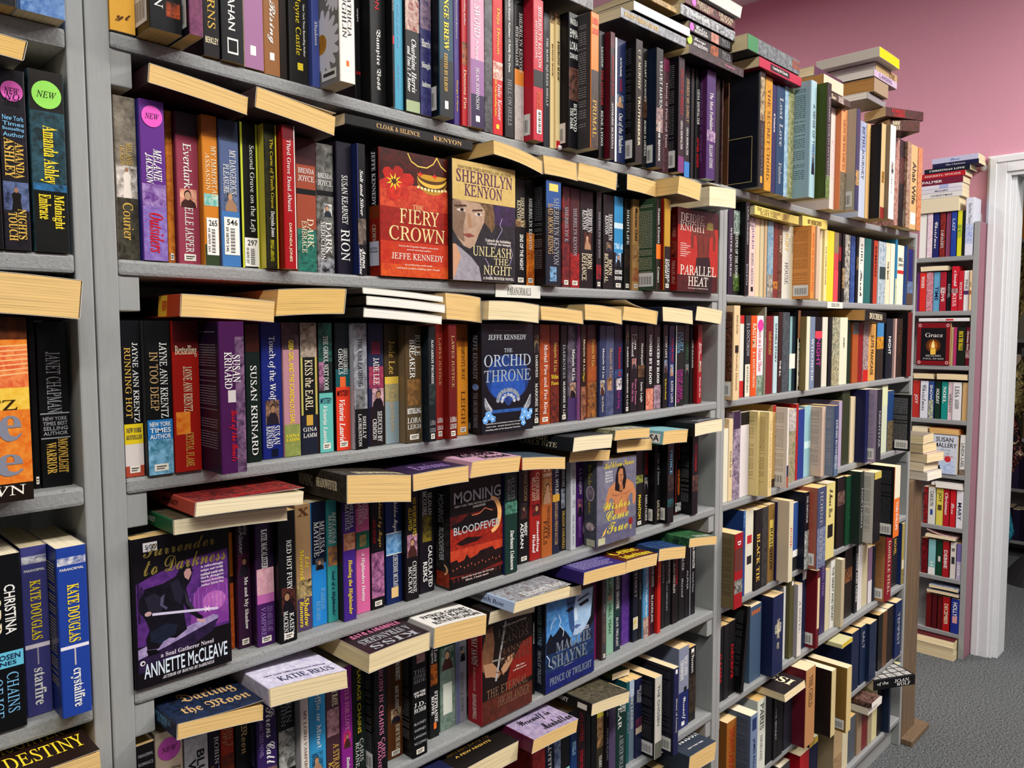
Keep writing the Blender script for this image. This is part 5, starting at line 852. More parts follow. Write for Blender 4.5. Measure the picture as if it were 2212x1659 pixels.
upright_row('D', -.385, [
 ('FO', 'surrender', .2896, -.004, .022, .1065, .1635),
 ('UP', .4103, .03, .0067, .1628, '2a1c18', '', '.12-.45@.2-1:c87a28;.5-1:8a3a18/c86a28', {}),
 ('UP', .4176, .0221, .0175, .1618, '3a1c3a', 'sS.02-.14@.5-.85:Katie;sS.0-.28@.15-.48:MacAlister;bW.46-.86@.42-.78:Me and My Shadow', '.28-.45@.05-.95:6a2a4a/3a1c3a', {'p': 1, 'd': 'plum dragon-marked'}),
 ('UP', .4359, .0107, .0238, .1606, '4a2260', 'rW.1-.4@.3-.65:KATIE MACALISTER;rL.7-.9@.55-.88:ZEN AND THE ART;rL.7-.95@.2-.48:VAMPIRES', '.0-.4:2a1a34;.4-.6:d8b0b8/c08a98;.6-.67:b86aa8', {'sc': '2c1634', 'p': 1, 'd': 'purple rose-pictured'}),
 ('UP', .4606, .0008, .0234, .1645, '151518', 'rW.22-.6@.45-.75:RED HOT FURY;rW.78-.95@.55-.82:KASEY;rW.76-.98@.18-.46:MACKENZIE', '.58-.78@.1-.95:6a3a34/1c1416', {'p': 1}),
 ('UP', .4949, .0199, .022, .1645, 'b0906a', 'bF.02-.1^:X;iY.35-.6@.2-.5:Maverick;iY.4-.52@.55-.85:Liz;iY.74-.97@.45-.8:Shadow;iY.76-.97@.15-.42:Runners', '.6-.74:d8c088/2a2420;.74-1:4a3a60/5a4a6a', {'d': 'tan and violet'}),
 ('UP', .5178, .0214, .022, .1645, '2a88cc', 'rW.16-.42@.55-.9:MELISSA;rW.16-.44@.15-.5:MAYHUE;rC.7-.88@.55-.85:WARRIOR;rC.8-.96@.2-.5:REBORN', '.0-.5:10203a;.46-.55@.25-.85:8a8a86/2a2a2c', {'d': 'black-topped bright blue'}),
 ('UP', .5405, .0199, .0154, .1645, '3f9a98', 'iW.1-.36@.5-.9:MELISSA;iW.12-.36@.1-.45:MAYHUE;iN.58-.95@.3-.7:Soul of a Highlander', '.38-.54:1f3a66/d89a40', {'d': 'teal'}),
 ('UP', .5567, .0079, .0195, .1645, '4a2c86', 'rW.04-.24@.55-.85:MELISSA;rW.04-.26@.15-.5:MAYHUE;iY.5-.95@.3-.7:Healing the Highlander', '.0-.1:3a2050;.28-.42:8a4a34/d0a080', {'sc': '302420'}),
 ('UP', .584, .0194, .0226, .1615, 'd06a9c', 'rW.02-.2@.55-.88:MELISSA;rW.02-.24@.15-.5:MAYHUE;iW.48-.9@.3-.62:A Highlanders Destiny', '.0-.1:9a3a6a;.3-.45:1f6a58;.33-.43@.25-.75:a88a50/1f6a58', {}),
 ('UP', .6072, .0179, .0224, .1593, '17141a', 'cG.0-.46@.5-.85:Seduced by Magic;rR.2-.42@.12-.35:ANNE MCCRAY', '.5-.9:4a2050/c080a8', {'p': 1}),
 ('UP', .633, .0193, .0282, .1645, '16285a', 'cW.05-.38@.4-.75:Forbidden Magic;rW.58-.86@.42-.72:CHEYENNE MCCRAY', '.38-.57:3a80c0/9ac8e8;.38-.388:W;.565-.573:W;.86-.95@.3-.75:e0c088', {}),
 ('UP', .6618, .012, .0238, .1645, '1a151a', 'rY.1-.44@.55-.82:NO WEREWOLVES;rY.18-.38@.2-.48:ALLOWED;rW.66-.94@.5-.8:CHEYENNE;rW.7-.94@.15-.44:MCCRAY', '.42-.62@.1-.9:d8a0b8/2a141c', {}),
 ('UP', .695, .0228, .0279, .1645, '1a1620', 'rW.1-.3@.58-.86:SEANAN;rW.08-.3@.2-.5:MCGUIRE;sW.58-.96@.58-.86:CALCULATED;sW.72-.9@.2-.5:RISKS', '.3-.54@.2-.85:8a7a28/2a2420', {}),
 ('FO', 'blood', .7357, .003, .032, .1095, .161),
 ('UP', .8461, -.0014, .0282, .1645, '1a3a34', 'rS.05-.28@.5-.8:ALEXIS;rS.08-.28@.15-.45:MORGAN;iW.58-.97@.4-.72:Darkness Unknown', '.3-.42:6aa890/1a3a34', {'sc': '22306a'}),
 ('UP', .8983, .02, .0254, .1624, '17181a', 'rA.02-.36@.5-.82:POSSESSION;sW.58-.72@.5-.82:WENDY;sW.58-.84@.15-.45:ADEAN', '.38-.54@.2-.8:5a4a4a/17181a', {'p': 1}),
 ('UP', .9243, .019, .0268, .157, '9a2420', 'rQ.06-.36@.55-.86:CATHERINE;rQ.1-.36@.15-.5:MULVANY;iW.58-.92@.55-.85:Something;iW.72-.92@.2-.48:Wicked', '.4-.52@.2-.95:3a1014/8a2020', {}),
 ('UP', .9517, .0175, .027, .157, 'a8602c', 'rQ.03-.07^:C E;rQ.08-.13^:MURPHY;rU.44-.8@.5-.78:THUNDERBIRD;rU.6-.86@.15-.48:FALLS', '.0-.14:8a4a2c;.14-.42@.1-.9:2a2018/c08a58', {}),
 ('UP', .9799, .0186, .0192, .157, '20263e', 'rW.05-.34@.4-.8:JILL MYLES;rA.42-.9@.3-.7:GENTLEMEN PREFER SUCCUBI', '.34-.42:c89a40', {}),
 ('UP', 1.0039, .0217, .016, .157, '171a24', 'rW.08-.28@.2-.8:KATHLEEN NANCE;rG.55-.98@.3-.75:DRAGON UNMASKED', '.3-.52@.1-.8:9aa0ac/171a24', {}),
 ('UP', 1.0205, .012, .0143, .157, 'b8bac0', 'rJ.05-.42@.35-.7:JOY NASH;rJ.6-.95@.35-.65:THE GRAIL KING', '.44-.52@.3-.9:5a6a70/b8bac0', {}),
 ('UP', 1.0433, .0192, .0205, .1553, '4a2068', 'rW.1-.4@.35-.75:L L NAQUIN', '.45-.65@.2-.9:b06a80/4a2068;.66-.9@.3-.7:8a60a0/4a2068', {}),
 ('FO', 'wishes', 1.0646, -.01, .0288, .1171, .1525),
 ('UP', 1.2258, .0217, .023, .157, '24262a', 'sY.6-.9@.3-.7:PHANTOM', '.35-.45:c0c860/24262a', {'p': 1}),
 ('UP', 1.2494, .0216, .0197, .157, '221a1c', 'rR.08-.36@.3-.75:RAPTURE UNTAMED;rW.62-.95@.35-.7:PAMELA PALMER', '.4-.56@.2-.8:9aa0a0/221a1c', {}),
 ('UP', 1.2699, .008, .0208, .157, '17171a', 'rS.1-.5@.3-.7:Edge of Desire;rQ.7-.95@.35-.75:KATE PEARCE', '', {'sc': '121214', 'bc': 1}),
 ('UP', 1.2915, -.0066, .023, .1636, '1a1c20', 'rC.1-.4@.3-.7:PRINCE', '.4-.6:4a3a34/1a1c20;.7-.8:2a6a70/1a1c20', {'sc': '15161a', 'bc': 1}),
 ('UP', 1.363, .0216, .0226, .1645, '191516', 'bR.05-.3@.35-.7:City of Souls;bO.42-.75@.35-.7:VICKI PETTERSSON', '.0-1@.0-.1:8a2018;.85-.96:W/191516', {}),
 ('UP', 1.3864, -.0034, .0232, .1645, '18171c', 'rR.1-.45@.35-.7:PETTERSSON', '.5-.7:6a4a40/18171c', {'sc': '101114', 'sl': 'S'}),
])
upright_row('E', -.614, [
 ('UP', .2907, .008, .0201, .1625, '1f1a1c', 'sS.06-.09^:PARANORMAL;sS.12-.15^:ROMANCE;rS.2-.6@.3-.7:KATE DOUGLAS', '', {}),
 ('UP', .3149, .0187, .0305, .1625, 'e0d0b8', 'rK.26-.30^:Bestselling;rK.30-.33^:Author;rK.36-.8@.2-.75:Candace', '', {'st': 'r:D060C0:.13:NEW', 'd': 'cream with a pink round sticker'}),
 ('UP', .348, .0199, .0272, .1625, 'b8bcc4/d8dce0', 'sK.2-.9@.5-.85:BLUE MOON;sK.2-.9@.1-.45:WARRIOR', '.0-.12:9aa8b8', {}),
 ('UP', .376, .0216, .0146, .1625, '2a2038', 'rW.12-.7@.5-.9:ROBIN T POPP;rA.3-.6@.1-.4:Daring', '', {}),
 ('UP', .3912, .0211, .0165, .1625, 'b83a24', 'rA.04-.3@.5-.9:ROBIN T;rA.08-.3@.1-.45:POPP', '.35-1:4a2a20/8a3a24', {}),
 ('UP', .4083, .0188, .019, .1625, '15181e', 'rC.02-.12@.4-.7:in the;fA.12-.42@.35-.8:Moon', '', {}),
 ('UP', .4281, .0038, .0262, .1625, '3a2660', 'cW.05-.5@.45-.9:Sirens Call;sL.1-.42@.1-.3:A DARK TIDES NOVEL', '.52-1:b08a60/3a2660', {'sc': '1a1a40', 'sl': 'S'}),
 ('UP', .4636, .0209, .0252, .1625, '16221c', 'rS.05-.3@.5-.82:ERIN;rS.0-.36@.15-.48:QUINN;rQ.68-1@.5-.85:THE FROST;rQ.7-1@.1-.45:OF ROSES', '.34-.66@.05-1:c8c8c0/2a2e2c', {}),
 ('UP', .4896, .0086, .0119, .1625, 'd8d4cc', 'rF.15-.75@.35-.75:MY LORD VAMPIRE', '.0-.08:4a3a34', {'sc': 'c0bcc0'}),
 ('UP', .5065, .0171, .0247, .1625, '3a94c4', 'rW.05-.6@.35-.72:Coffin or Mine?;rU.82-1@.3-.7:KIMBERLY', '.62-.8@.1-.8:1a1418/3a94c4;.8-1:6ab4c4', {}),
 ('UP', .5332, .0203, .022, .1625, '4a3038', 'rQ.0-.3@.45-.85:KIMBERLY RAYE;rG.62-1@.45-.9:A STRANGERS;rG.7-1@.1-.42:KISS', '.32-.55@.05-.95:b08a90/6a4a50', {}),
 ('UP', .5558, .0185, .0179, .1625, '8a2a8a', 'rI.1-.55@.3-.7:SLAYER FOR LOVE;iW.78-1@.3-.7:Kimberly Raye', '.55-.7@.15-.85:e04040/8a2a8a', {}),
 ('UP', .5754, .021, .021, .1625, '1c2620', 'sY.05-.65@.35-.65:SAVAGE CHAINS;rW.68-.88@.5-.8:CARIS;rW.7-.92@.15-.45:ROANE', '.0-1@.6-1:3a4640/1c2620', {}),
 ('UP', .5973, .0015, .0216, .1625, '17171a', 'rI.08-.65@.35-.7:BORN IN CHAINS;rI.68-.86@.5-.8:CARIS;rI.7-.95@.2-.48:ROANE', '', {'sc': '101013', 'sl': 'S', 'bc': 1}),
 ('UP', .6338, .0219, .0269, .1625, '5a3418', 'rW.1-.3@.55-.85:NORA ROBERTS;rW.35-.55@.5-.75:MARY BLAYNEY;rQ.7-.95@.5-.8:BUMP IN THE NIGHT', '.55-.68@.2-.9:d8c0a0/2a1a10;.0-.08:2a1c14', {'p': 1}),
 ('UP', .6615, .0004, .0269, .1625, '141416', 'rS.2-.25^:THE;rS.25-.29^:OTHER;rS.29-.33^:SIDE;sW.4-.43^:NEW YORK;sW.43-.46^:TIMES;rW.5-.55^:J.D.;rW.55-.6^:ROBB;sS.68-.71^:BLAYNEY;sS.74-.77^:GAFFNEY;sS.8-.83^:LANGAN;sS.86-.89^:MCCOMAS', '.02-.15@.3-.9:a02018/c0c0c0', {'sc': '101012', 'sl': 'S', 'p': 1, 'd': 'thick black'}),
 ('UP', .7127, .025, .0188, .1625, '17181a', 'rW.05-.28@.5-.85:Best Love;rW.08-.3@.12-.45:Dragons;bW.56-.86@.5-.85:STEPHANIE;bW.6-.78@.15-.45:ROWE', '.3-.5@.1-.85:e08030/17181a;.86-.92@.4-.7:O', {}),
 ('UP', .7366, .03, .0315, .1625, '4a6a58', '', '.0-.2:143a2c;.2-.42@.1-.9:2a3a34/8a9a90;.42-1:8a9a90/5a7264;.55-.85@.2-.8:d8dcd0', {}),
 ('UP', .7691, .03, .023, .1625, '8a8a94', 'rJ.5-.9@.4-.7:MICHELE ROWE', '.0-1@.0-.35:6a7090;.25-.4@.4-.9:2a2a30/8a8a94', {}),
 ('FO', 'eternal', .7929, -.003, .0317, .113, .156),
 ('UP', .924, .014, .0079, .1625, '17171a', 'bW.2-.5@.3-.75:SHOWALTER', '', {}),
 ('FO', 'prince', .9386, -.002, .0234, .1309, .1573),
 ('UP', 1.1035, .026, .0082, .1625, '8a2a6a', '', '', {}),
 ('UP', 1.1125, .0136, .0124, .1625, '4a4448', 'rS.1-.3@.3-.7:C;rS.3-.5@.3-.7:Emily', '.5-.8@.3-.7:2a1a1a/8a6a60', {'sc': '4a2c34', 'p': 1}),
 ('UP', 1.1358, .0221, .0227, .1625, '8ab09a', 'sE.1-.3@.2-.6:KATE;sE.4-.75@.3-.65:HELL YEAH', '.2-.36@.1-.8:4a6a58/8ab09a', {}),
 ('UP', 1.159, .0222, .0213, .1625, '1c2c3c', 'bW.05-.5@.3-.75:MAGGIE SHAYNE;rW.6-.95@.3-.65:BLUE TWILIGHT', '.4-.6:2a4a40/1c2c3c', {}),
 ('UP', 1.1937, .03, .027, .1625, '4a2a78/6a4498', '', '', {}),
 ('UP', 1.2212, .0229, .0171, .1625, '1a2030', 'sS.1-.5@.2-.7:THIRST', '.7-.85:c0b050/e0e0d8', {}),
 ('UP', 1.2389, .0227, .0117, .1625, '17181b', 'rS.2-.6@.3-.7:MAGGIE', '', {}),
 ('UP', 1.2511, .0201, .0193, .1625, '5a98c0', 'rW.05-.38@.4-.8:MAGGIE SHAYNE;iW.4-.75@.35-.7:Twilight Hunger', '.75-1:2a3440/d0b0a0', {}),
 ('UP', 1.271, .0202, .0204, .1625, '3a1a22', 'rW.1-.4@.4-.8:MAGGIE SHAYNE;rW.5-.85@.35-.7:BLOODLINE', '.0-1@.0-.12:a02028', {}),
 ('UP', 1.292, .014, .0115, .1625, 'c02a24', '', '.1-.3:e06a40/c02a24', {}),
 ('UP', 1.3154, .022, .015, .1625, '1b1718', 'rS.1-.5@.3-.7:SYLVIA', '', {}),
 ('UP', 1.3313, .0226, .022, .1625, '171a1a', 'rW.1-.45@.5-.8:BETTER HOLD YOU;rS.4-.8@.15-.4:ALISA SHECKLEY', '', {}),
 ('UP', 1.354, .0199, .0228, .1625, '1a1414', 'rR.05-.5@.45-.85:MOONBURN;rW.2-.6@.1-.4:ALISA SHECKLEY', '', {}),
 ('UP', 1.3806, .0211, .023, .1625, '18181b', 'rW.02-.35@.4-.8:SHOWALTER;iS.4-.75@.3-.7:Beyond', '', {}),
 ('UP', 1.4042, .0213, .0177, .1625, '141418', 'sS.3-.7@.3-.7:ALPHA', '', {}),
 ('UP', 1.4225, .0214, .0234, .1625, '15151a', 'bW.02-.38@.4-.8:GENA SHOWALTER;iS.42-.7@.35-.7:Playing the Princess', '.0-1@.0-.1:S', {}),
])
upright_row('F', -.843, [
 ('UP', .9207, .01, .0325, .165, 'a83030/6a2020', 'sQ.5-.9@.3-.7:KALLYSTEN', '', {}),
 ('UP', .9572, .0137, .0216, .165, '1a2036', 'sW.1-.6@.3-.7:KALLYSTEN', '', {}),
 ('UP', .9793, .0125, .0176, .165, '2a3a66/8a9ab0', '', '', {}),
 ('UP', .9975, .013, .0237, .165, '15171a', '.p', '.6-.75:8fd0d0', {}),
 ('UP', 1.0219, .0115, .0181, .165, '1c3a6a', '', '.0-.25:1a2030;.35-.5@.2-.8:8fb8d8/1c3a6a', {}),
 ('UP', 1.0414, .0127, .0235, .165, '2a1620', 'rR.05-.4@.3-.7:SATANTH;rR.5-.9@.3-.7:SUSAN SIZEMORE', '', {}),
 ('UP', 1.066, .0136, .0147, .165, '121315', '', '', {}),
 ('UP', 1.0813, .0128, .016, .165, '111214', '', '', {}),
 ('UP', 1.0979, .0133, .0207, .165, '3a3424', 'bY.0-.1^:R;rW.7-1@.3-.7:TERRY SPEAR', '.0-.25:c8b840;.25-.6:b08a60/3a3424', {}),
 ('UP', 1.1192, .0092, .0109, .165, '231c22', 'rS.1-.3@.3-.7:SPEAR;rS.4-.8@.3-.7:PRIVATE FLIGHT', '', {}),
 ('UP', 1.1309, -.0064, .0316, .165, '173630', 'rW.05-.25@.55-.9:TERRY;rW.03-.42@.15-.5:SPEAR;rS.5-.9@.3-.7:A SILVER WOLF', '', {'sc': '8a7aa4', 'd': 'dark green'}),
 ('UP', 1.1871, .0116, .009, .1638, '1f5a5a', 'rS.1-.9@.3-.8:SEAL WOLF', '', {}),
 ('UP', 1.1977, .0129, .0167, .1617, '6a7a8a', 'rW.1-.6@.3-.7:TERRY LEGEND', '.0-.2:a8b8c8', {}),
 ('UP', 1.215, .0103, .022, .1604, '22264a', 'rW.1-.32@.55-.85:HIS DARK;rW.14-.3@.15-.48:DESIRE', '.5-.62:7a3a50/22264a;.62-.7:c8b8a0', {}),
 ('UP', 1.2379, -.0196, .0238, .165, 'c8c6bc', 'sJ.1-.6@.3-.65:THE CHOSEN', '.8-1:6a6a60', {'sc': '15151a', 'sl': 'J', 'bc': 1}),
 ('UP', 1.2744, -.038, .0181, .178, '242650', 'rW.2-.9@.35-.7:Master of Torment', '.02-.07@.3-.7:W', {'sc': '1b1a2c', 'sl': 'J', 'bc': 1}),
 ('UP', 1.3661, .0093, .0392, .176, '8a90a4', 'bW.12-.36@.5-.85:VICKI LEWIS;bW.15-.4@.1-.45:THOMPSON;cW.62-.9@.3-.7:Werewolf', '.55-1:202c68;.5-.56@.5-.8:202428;.92-.97@.3-.6:W', {}),
 ('UP', 1.4095, .0118, .0276, .165, '1c1b1a', 'rW.05-.35@.3-.7:Chosen', '.4-.9:4a3a2c/1c1b1a;.03-.08@.3-.7:W', {}),
])
upright_row('G', -1.072, [
 ('UP', 1.2405, .0184, .0649, .165, 'b09a40/2a2420', '', '', {'d': 'brown'}),
 ('UP', 1.306, .0173, .0266, .165, '24242a', '', '', {}),
 ('UP', 1.3333, .0178, .0436, .1626, '1a2036', 'rW.1-.5@.3-.7:DRAGON', '', {}),
 ('UP', 1.3786, .0189, .0361, .1598, '22201f', '', '', {}),
 ('UP', 1.4153, .0181, .0316, .1581, '17181a', 'rW.1-.6@.3-.7:KAREN', '', {}),
])
upright_row('A2', .302, [
 ('UP', 1.5715, -.04, .0271, .2439, '1c1e20', 'sJ.45-.9@.3-.7:STEVEN BRUST AND EMMA BULL', '.05-.42@.1-.9:c8b890/3a2a24;.9-.96@.3-.7:c8a040', {'sc': '1a1f2a', 'fr': 1, 'd': 'tall navy hardback, gold framed'}),
 ('UP', 1.6128, -.0328, .0323, .243, 'd8a030/b88420', 'rF.1-.9@.3-.7:THE SECRET CHORD', '', {}),
 ('UP', 1.6504, -.0302, .0199, .235, '2c2c5a', 'iW.1-.6@.3-.7:Conan', '', {}),
 ('UP', 1.6709, -.0307, .0391, .238, '1f4868', 'bS.1-.3@.3-.75:Lost;bS.34-.55@.3-.75:Love;iS.7-.9@.3-.7:Yalom', '', {}),
 ('UP', 1.7128, -.0293, .0186, .246, 'b8ccd8/6a94b0', '', '', {}),
 ('UP', 1.732, -.0295, .0275, .2462, 'c8c49a/6a7a4a', '', '', {}),
 ('UP', 1.7603, -.0686, .0296, .262, 'a8c4cc', 'sJ.2-.7@.3-.7:A SENSE OF THINGS', '.55-.8@.2-.8:4a88c0/a8c4cc', {'sc': '9cb8c2', 'sl': 'K', 'd': 'pale blue hardback,'}),
 ('UP', 1.7954, -.09, .023, .26, '22241f', 'sS.05-.9@.35-.65:RICHARD NORTH PATTERSON', '.8-1:7a9a4a/22241f', {'sc': '4a5a24', 'd': 'olive sided'}),
 ('UP', 1.9551, -.033, .0281, .2484, 'd8c8c0', '', '.3-.7@.2-.8:e8d8d4/c0a0a0', {}),
 ('UP', 1.9839, -.0466, .0376, .2486, 'dc9868', 'rF.1-.6@.3-.65:SAILING THE WINE DARK SEA', '.62-1:5a5650/8a7a60', {'sc': 'd88a5c', 'd': 'peach orange'}),
 ('UP', 2.0223, -.0694, .024, .252, '30345a', '', '.6-.75:c8a050/30345a', {'sc': 'b8b0a0', 'bc': 1, 'd': 'navy'}),
 ('UP', 2.1484, -.0305, .0419, .252, 'b4bccc', 'rN.05-.6@.3-.7:BETHS JOURNEY', '.0-.3:7a88b0/b4bccc', {}),
 ('UP', 2.1909, -.0323, .0243, .252, 'd4b07a', '', '', {}),
 ('UP', 2.216, -.0611, .0308, .252, 'c8b084', '', '.5-.62@.2-.8:c89040/3a3020;.88-1:8a2a24', {'sc': '1c1c20', 'd': 'cream-spined black'}),
 ('UP', 2.2476, -.0729, .0388, .252, 'e4e2da', 'rJ.3-.8@.3-.6:Jackdaws', '.4-.5@.25-.75:9a9a94/e4e2da', {'sc': '8a7a68'}),
 ('UP', 2.405, -.0328, .0342, .2469, '7a3a3a/c0a090', '', '', {}),
 ('UP', 2.4496, -.0293, .043, .252, '1e1a1c', '', '.2-.5:6a3a30/1e1a1c', {}),
 ('UP', 2.4934, -.0368, .0322, .252, '7a3a30/b8a890', '', '', {'bc': 1}),
 ('UP', 2.5478, -.0297, .0584, .252, 'c8a878', 'sK.2-.7@.2-.8:Ahab Wife', '.8-.94@.1-.9:W', {}),
 ('UP', 2.6068, -.031, .0384, .252, 'a84a2c/d0a070', '', '', {}),
])
upright_row('B2', .073, [
 ('UP', 1.537, .0085, .022, .185, '2a1f38', 'rW.1-.9@.3-.7:WINTER QUEEN', '', {}),
 ('UP', 1.563, .0107, .0286, .185, '20261e', 'rW.25-.8@.3-.7:KEEPER OF THE STONE', '.0-.28:a8bab0/20261e;.75-.95:6a8a40/20261e', {}),
 ('UP', 1.5924, -.0022, .0189, .205, '16171c', 'sS.05-.45@.3-.65:LAURA ANDERSEN;sS.6-.95@.3-.65:BOLEYN', '', {'sc': '121216'}),
 ('UP', 1.6297, .0075, .0281, .1769, 'd8c0b8', 'rP.1-.4@.3-.7:QUEEN;rJ.45-.85@.3-.7:BORIS AKUNIN', '.0-.12:3a3a5a/d8c0b8;.88-.94@.3-.7:K', {}),
 ('UP', 1.6623, .0099, .0199, .1768, 'd8c4a0', '', '', {}),
 ('UP', 1.6828, .0089, .0176, .1767, 'c8bc98', '', '', {}),
 ('UP', 1.701, .0072, .012, .1766, 'c4a884', '', '', {}),
 ('UP', 1.7136, .0059, .029, .1763, '5a88a8/a0b4b8', '', '.7-1:c8c0b0/4a4a48', {}),
 ('UP', 1.7481, .0086, .0236, .1761, '6a2a2a/8a4034', '', '.78-.88:d89030/6a2a2a', {}),
 ('UP', 1.7723, .0084, .0206, .176, '4a2822/7a5a4a', 'rQ.05-.5@.3-.7:RORY', '', {}),
 ('UP', 1.7979, .0107, .0445, .1754, 'd4d0c4', 'rG.1-.35@.3-.7:RORY;rJ.5-.8@.3-.7:HOUSE', '', {}),
 ('UP', 1.843, .0108, .0122, .1764, 'dcd0b0', 'sJ.1-.4@.3-.7:JEAN M AUEL', '', {}),
 ('UP', 1.8559, -.0342, .0209, .1765, 'd89048', 'rR.1-.9@.3-.7:HOUSE OF SAND AND FOG', '', {'sc': 'dd9a58', 'sl': 'F', 'bc': 1, 'd': 'orange text-backed'}),
 ('UP', 1.8776, -.0385, .0159, .1768, 'cbb49c', '', '', {}),
 ('UP', 2.0069, .0104, .0171, .185, 'd8c8a8', '', '', {}),
 ('UP', 2.0246, .005, .0185, .185, 'e4d498', 'sF.1-.9@.35-.65:THE HORSE DANCER', '', {}),
 ('UP', 2.0446, .0056, .0414, .185, 'e0cc3a', '', '', {'d': 'bright yellow'}),
 ('UP', 2.0927, .0084, .0304, .185, 'c04a50', '', '.0-.3:8a7a60;.55-1:d85058', {}),
 ('UP', 2.1237, .0087, .0185, .185, '2a1c20', '', '.2-.4:8a2430', {}),
 ('UP', 2.1429, .0058, .0173, .185, '1c1a1a', '', '.5-.8:c8a878/1c1a1a', {}),
 ('UP', 2.1676, .0088, .0352, .185, '17171a/c8c4b8', '', '', {}),
 ('UP', 2.2132, .0103, .0296, .185, '2a3a70/4a6aa8', '', '', {}),
 ('UP', 2.2434, .0073, .018, .185, '17171c', '', '.3-.5:8a7050/17171c', {}),
 ('UP', 2.2623, .0076, .0374, .185, 'dcdcd4', 'rK.1-.4@.3-.7:GIRL;cK.5-.9@.3-.7:Sarah', '', {}),
 ('UP', 2.3004, .0064, .0486, .185, '2a6a68', '', '', {'d': 'teal'}),
 ('UP', 2.35, .0067, .0215, .185, '1c1c20', '', '', {}),
 ('UP', 2.3827, .0108, .0292, .185, 'b84428', 'sK.05-.6@.3-.7:SAMSON', '', {}),
 ('UP', 2.4126, .0073, .008, .185, 'b8c4c8', '', '', {}),
 ('UP', 2.4303, .0108, .0492, .185, '6a88a0/c8d0d0', '', '.4-.6:3a4a4c', {}),
 ('UP', 2.4802, .0105, .0335, .185, 'e0d4b8', 'sK.3-.6@.3-.7:THE BEAR', '', {}),
 ('UP', 2.5143, .0086, .0335, .185, 'e0dac8', '', '', {}),
 ('UP', 2.5483, .0066, .0176, .2, '2a7aa0', '', '.6-1:d8d8b0/7a9a8a', {}),
 ('UP', 2.5788, .0109, .058, .185, 'e0dcc8', 'sK.2-.28^:BEL;sK.3-.36^:CANTO', '.42-.48:c03a30', {}),
 ('UP', 2.6376, .0001, .0517, .185, '5a4a40', '', '.05-.6@.1-.9:2a2a70;.6-.8:6a90c0/5a4a40', {'sc': '3a5a9a'}),
 ('UP', 2.7125, .0075, .004, .16, '8a6a60/c0b0a0', '', '', {}),
])
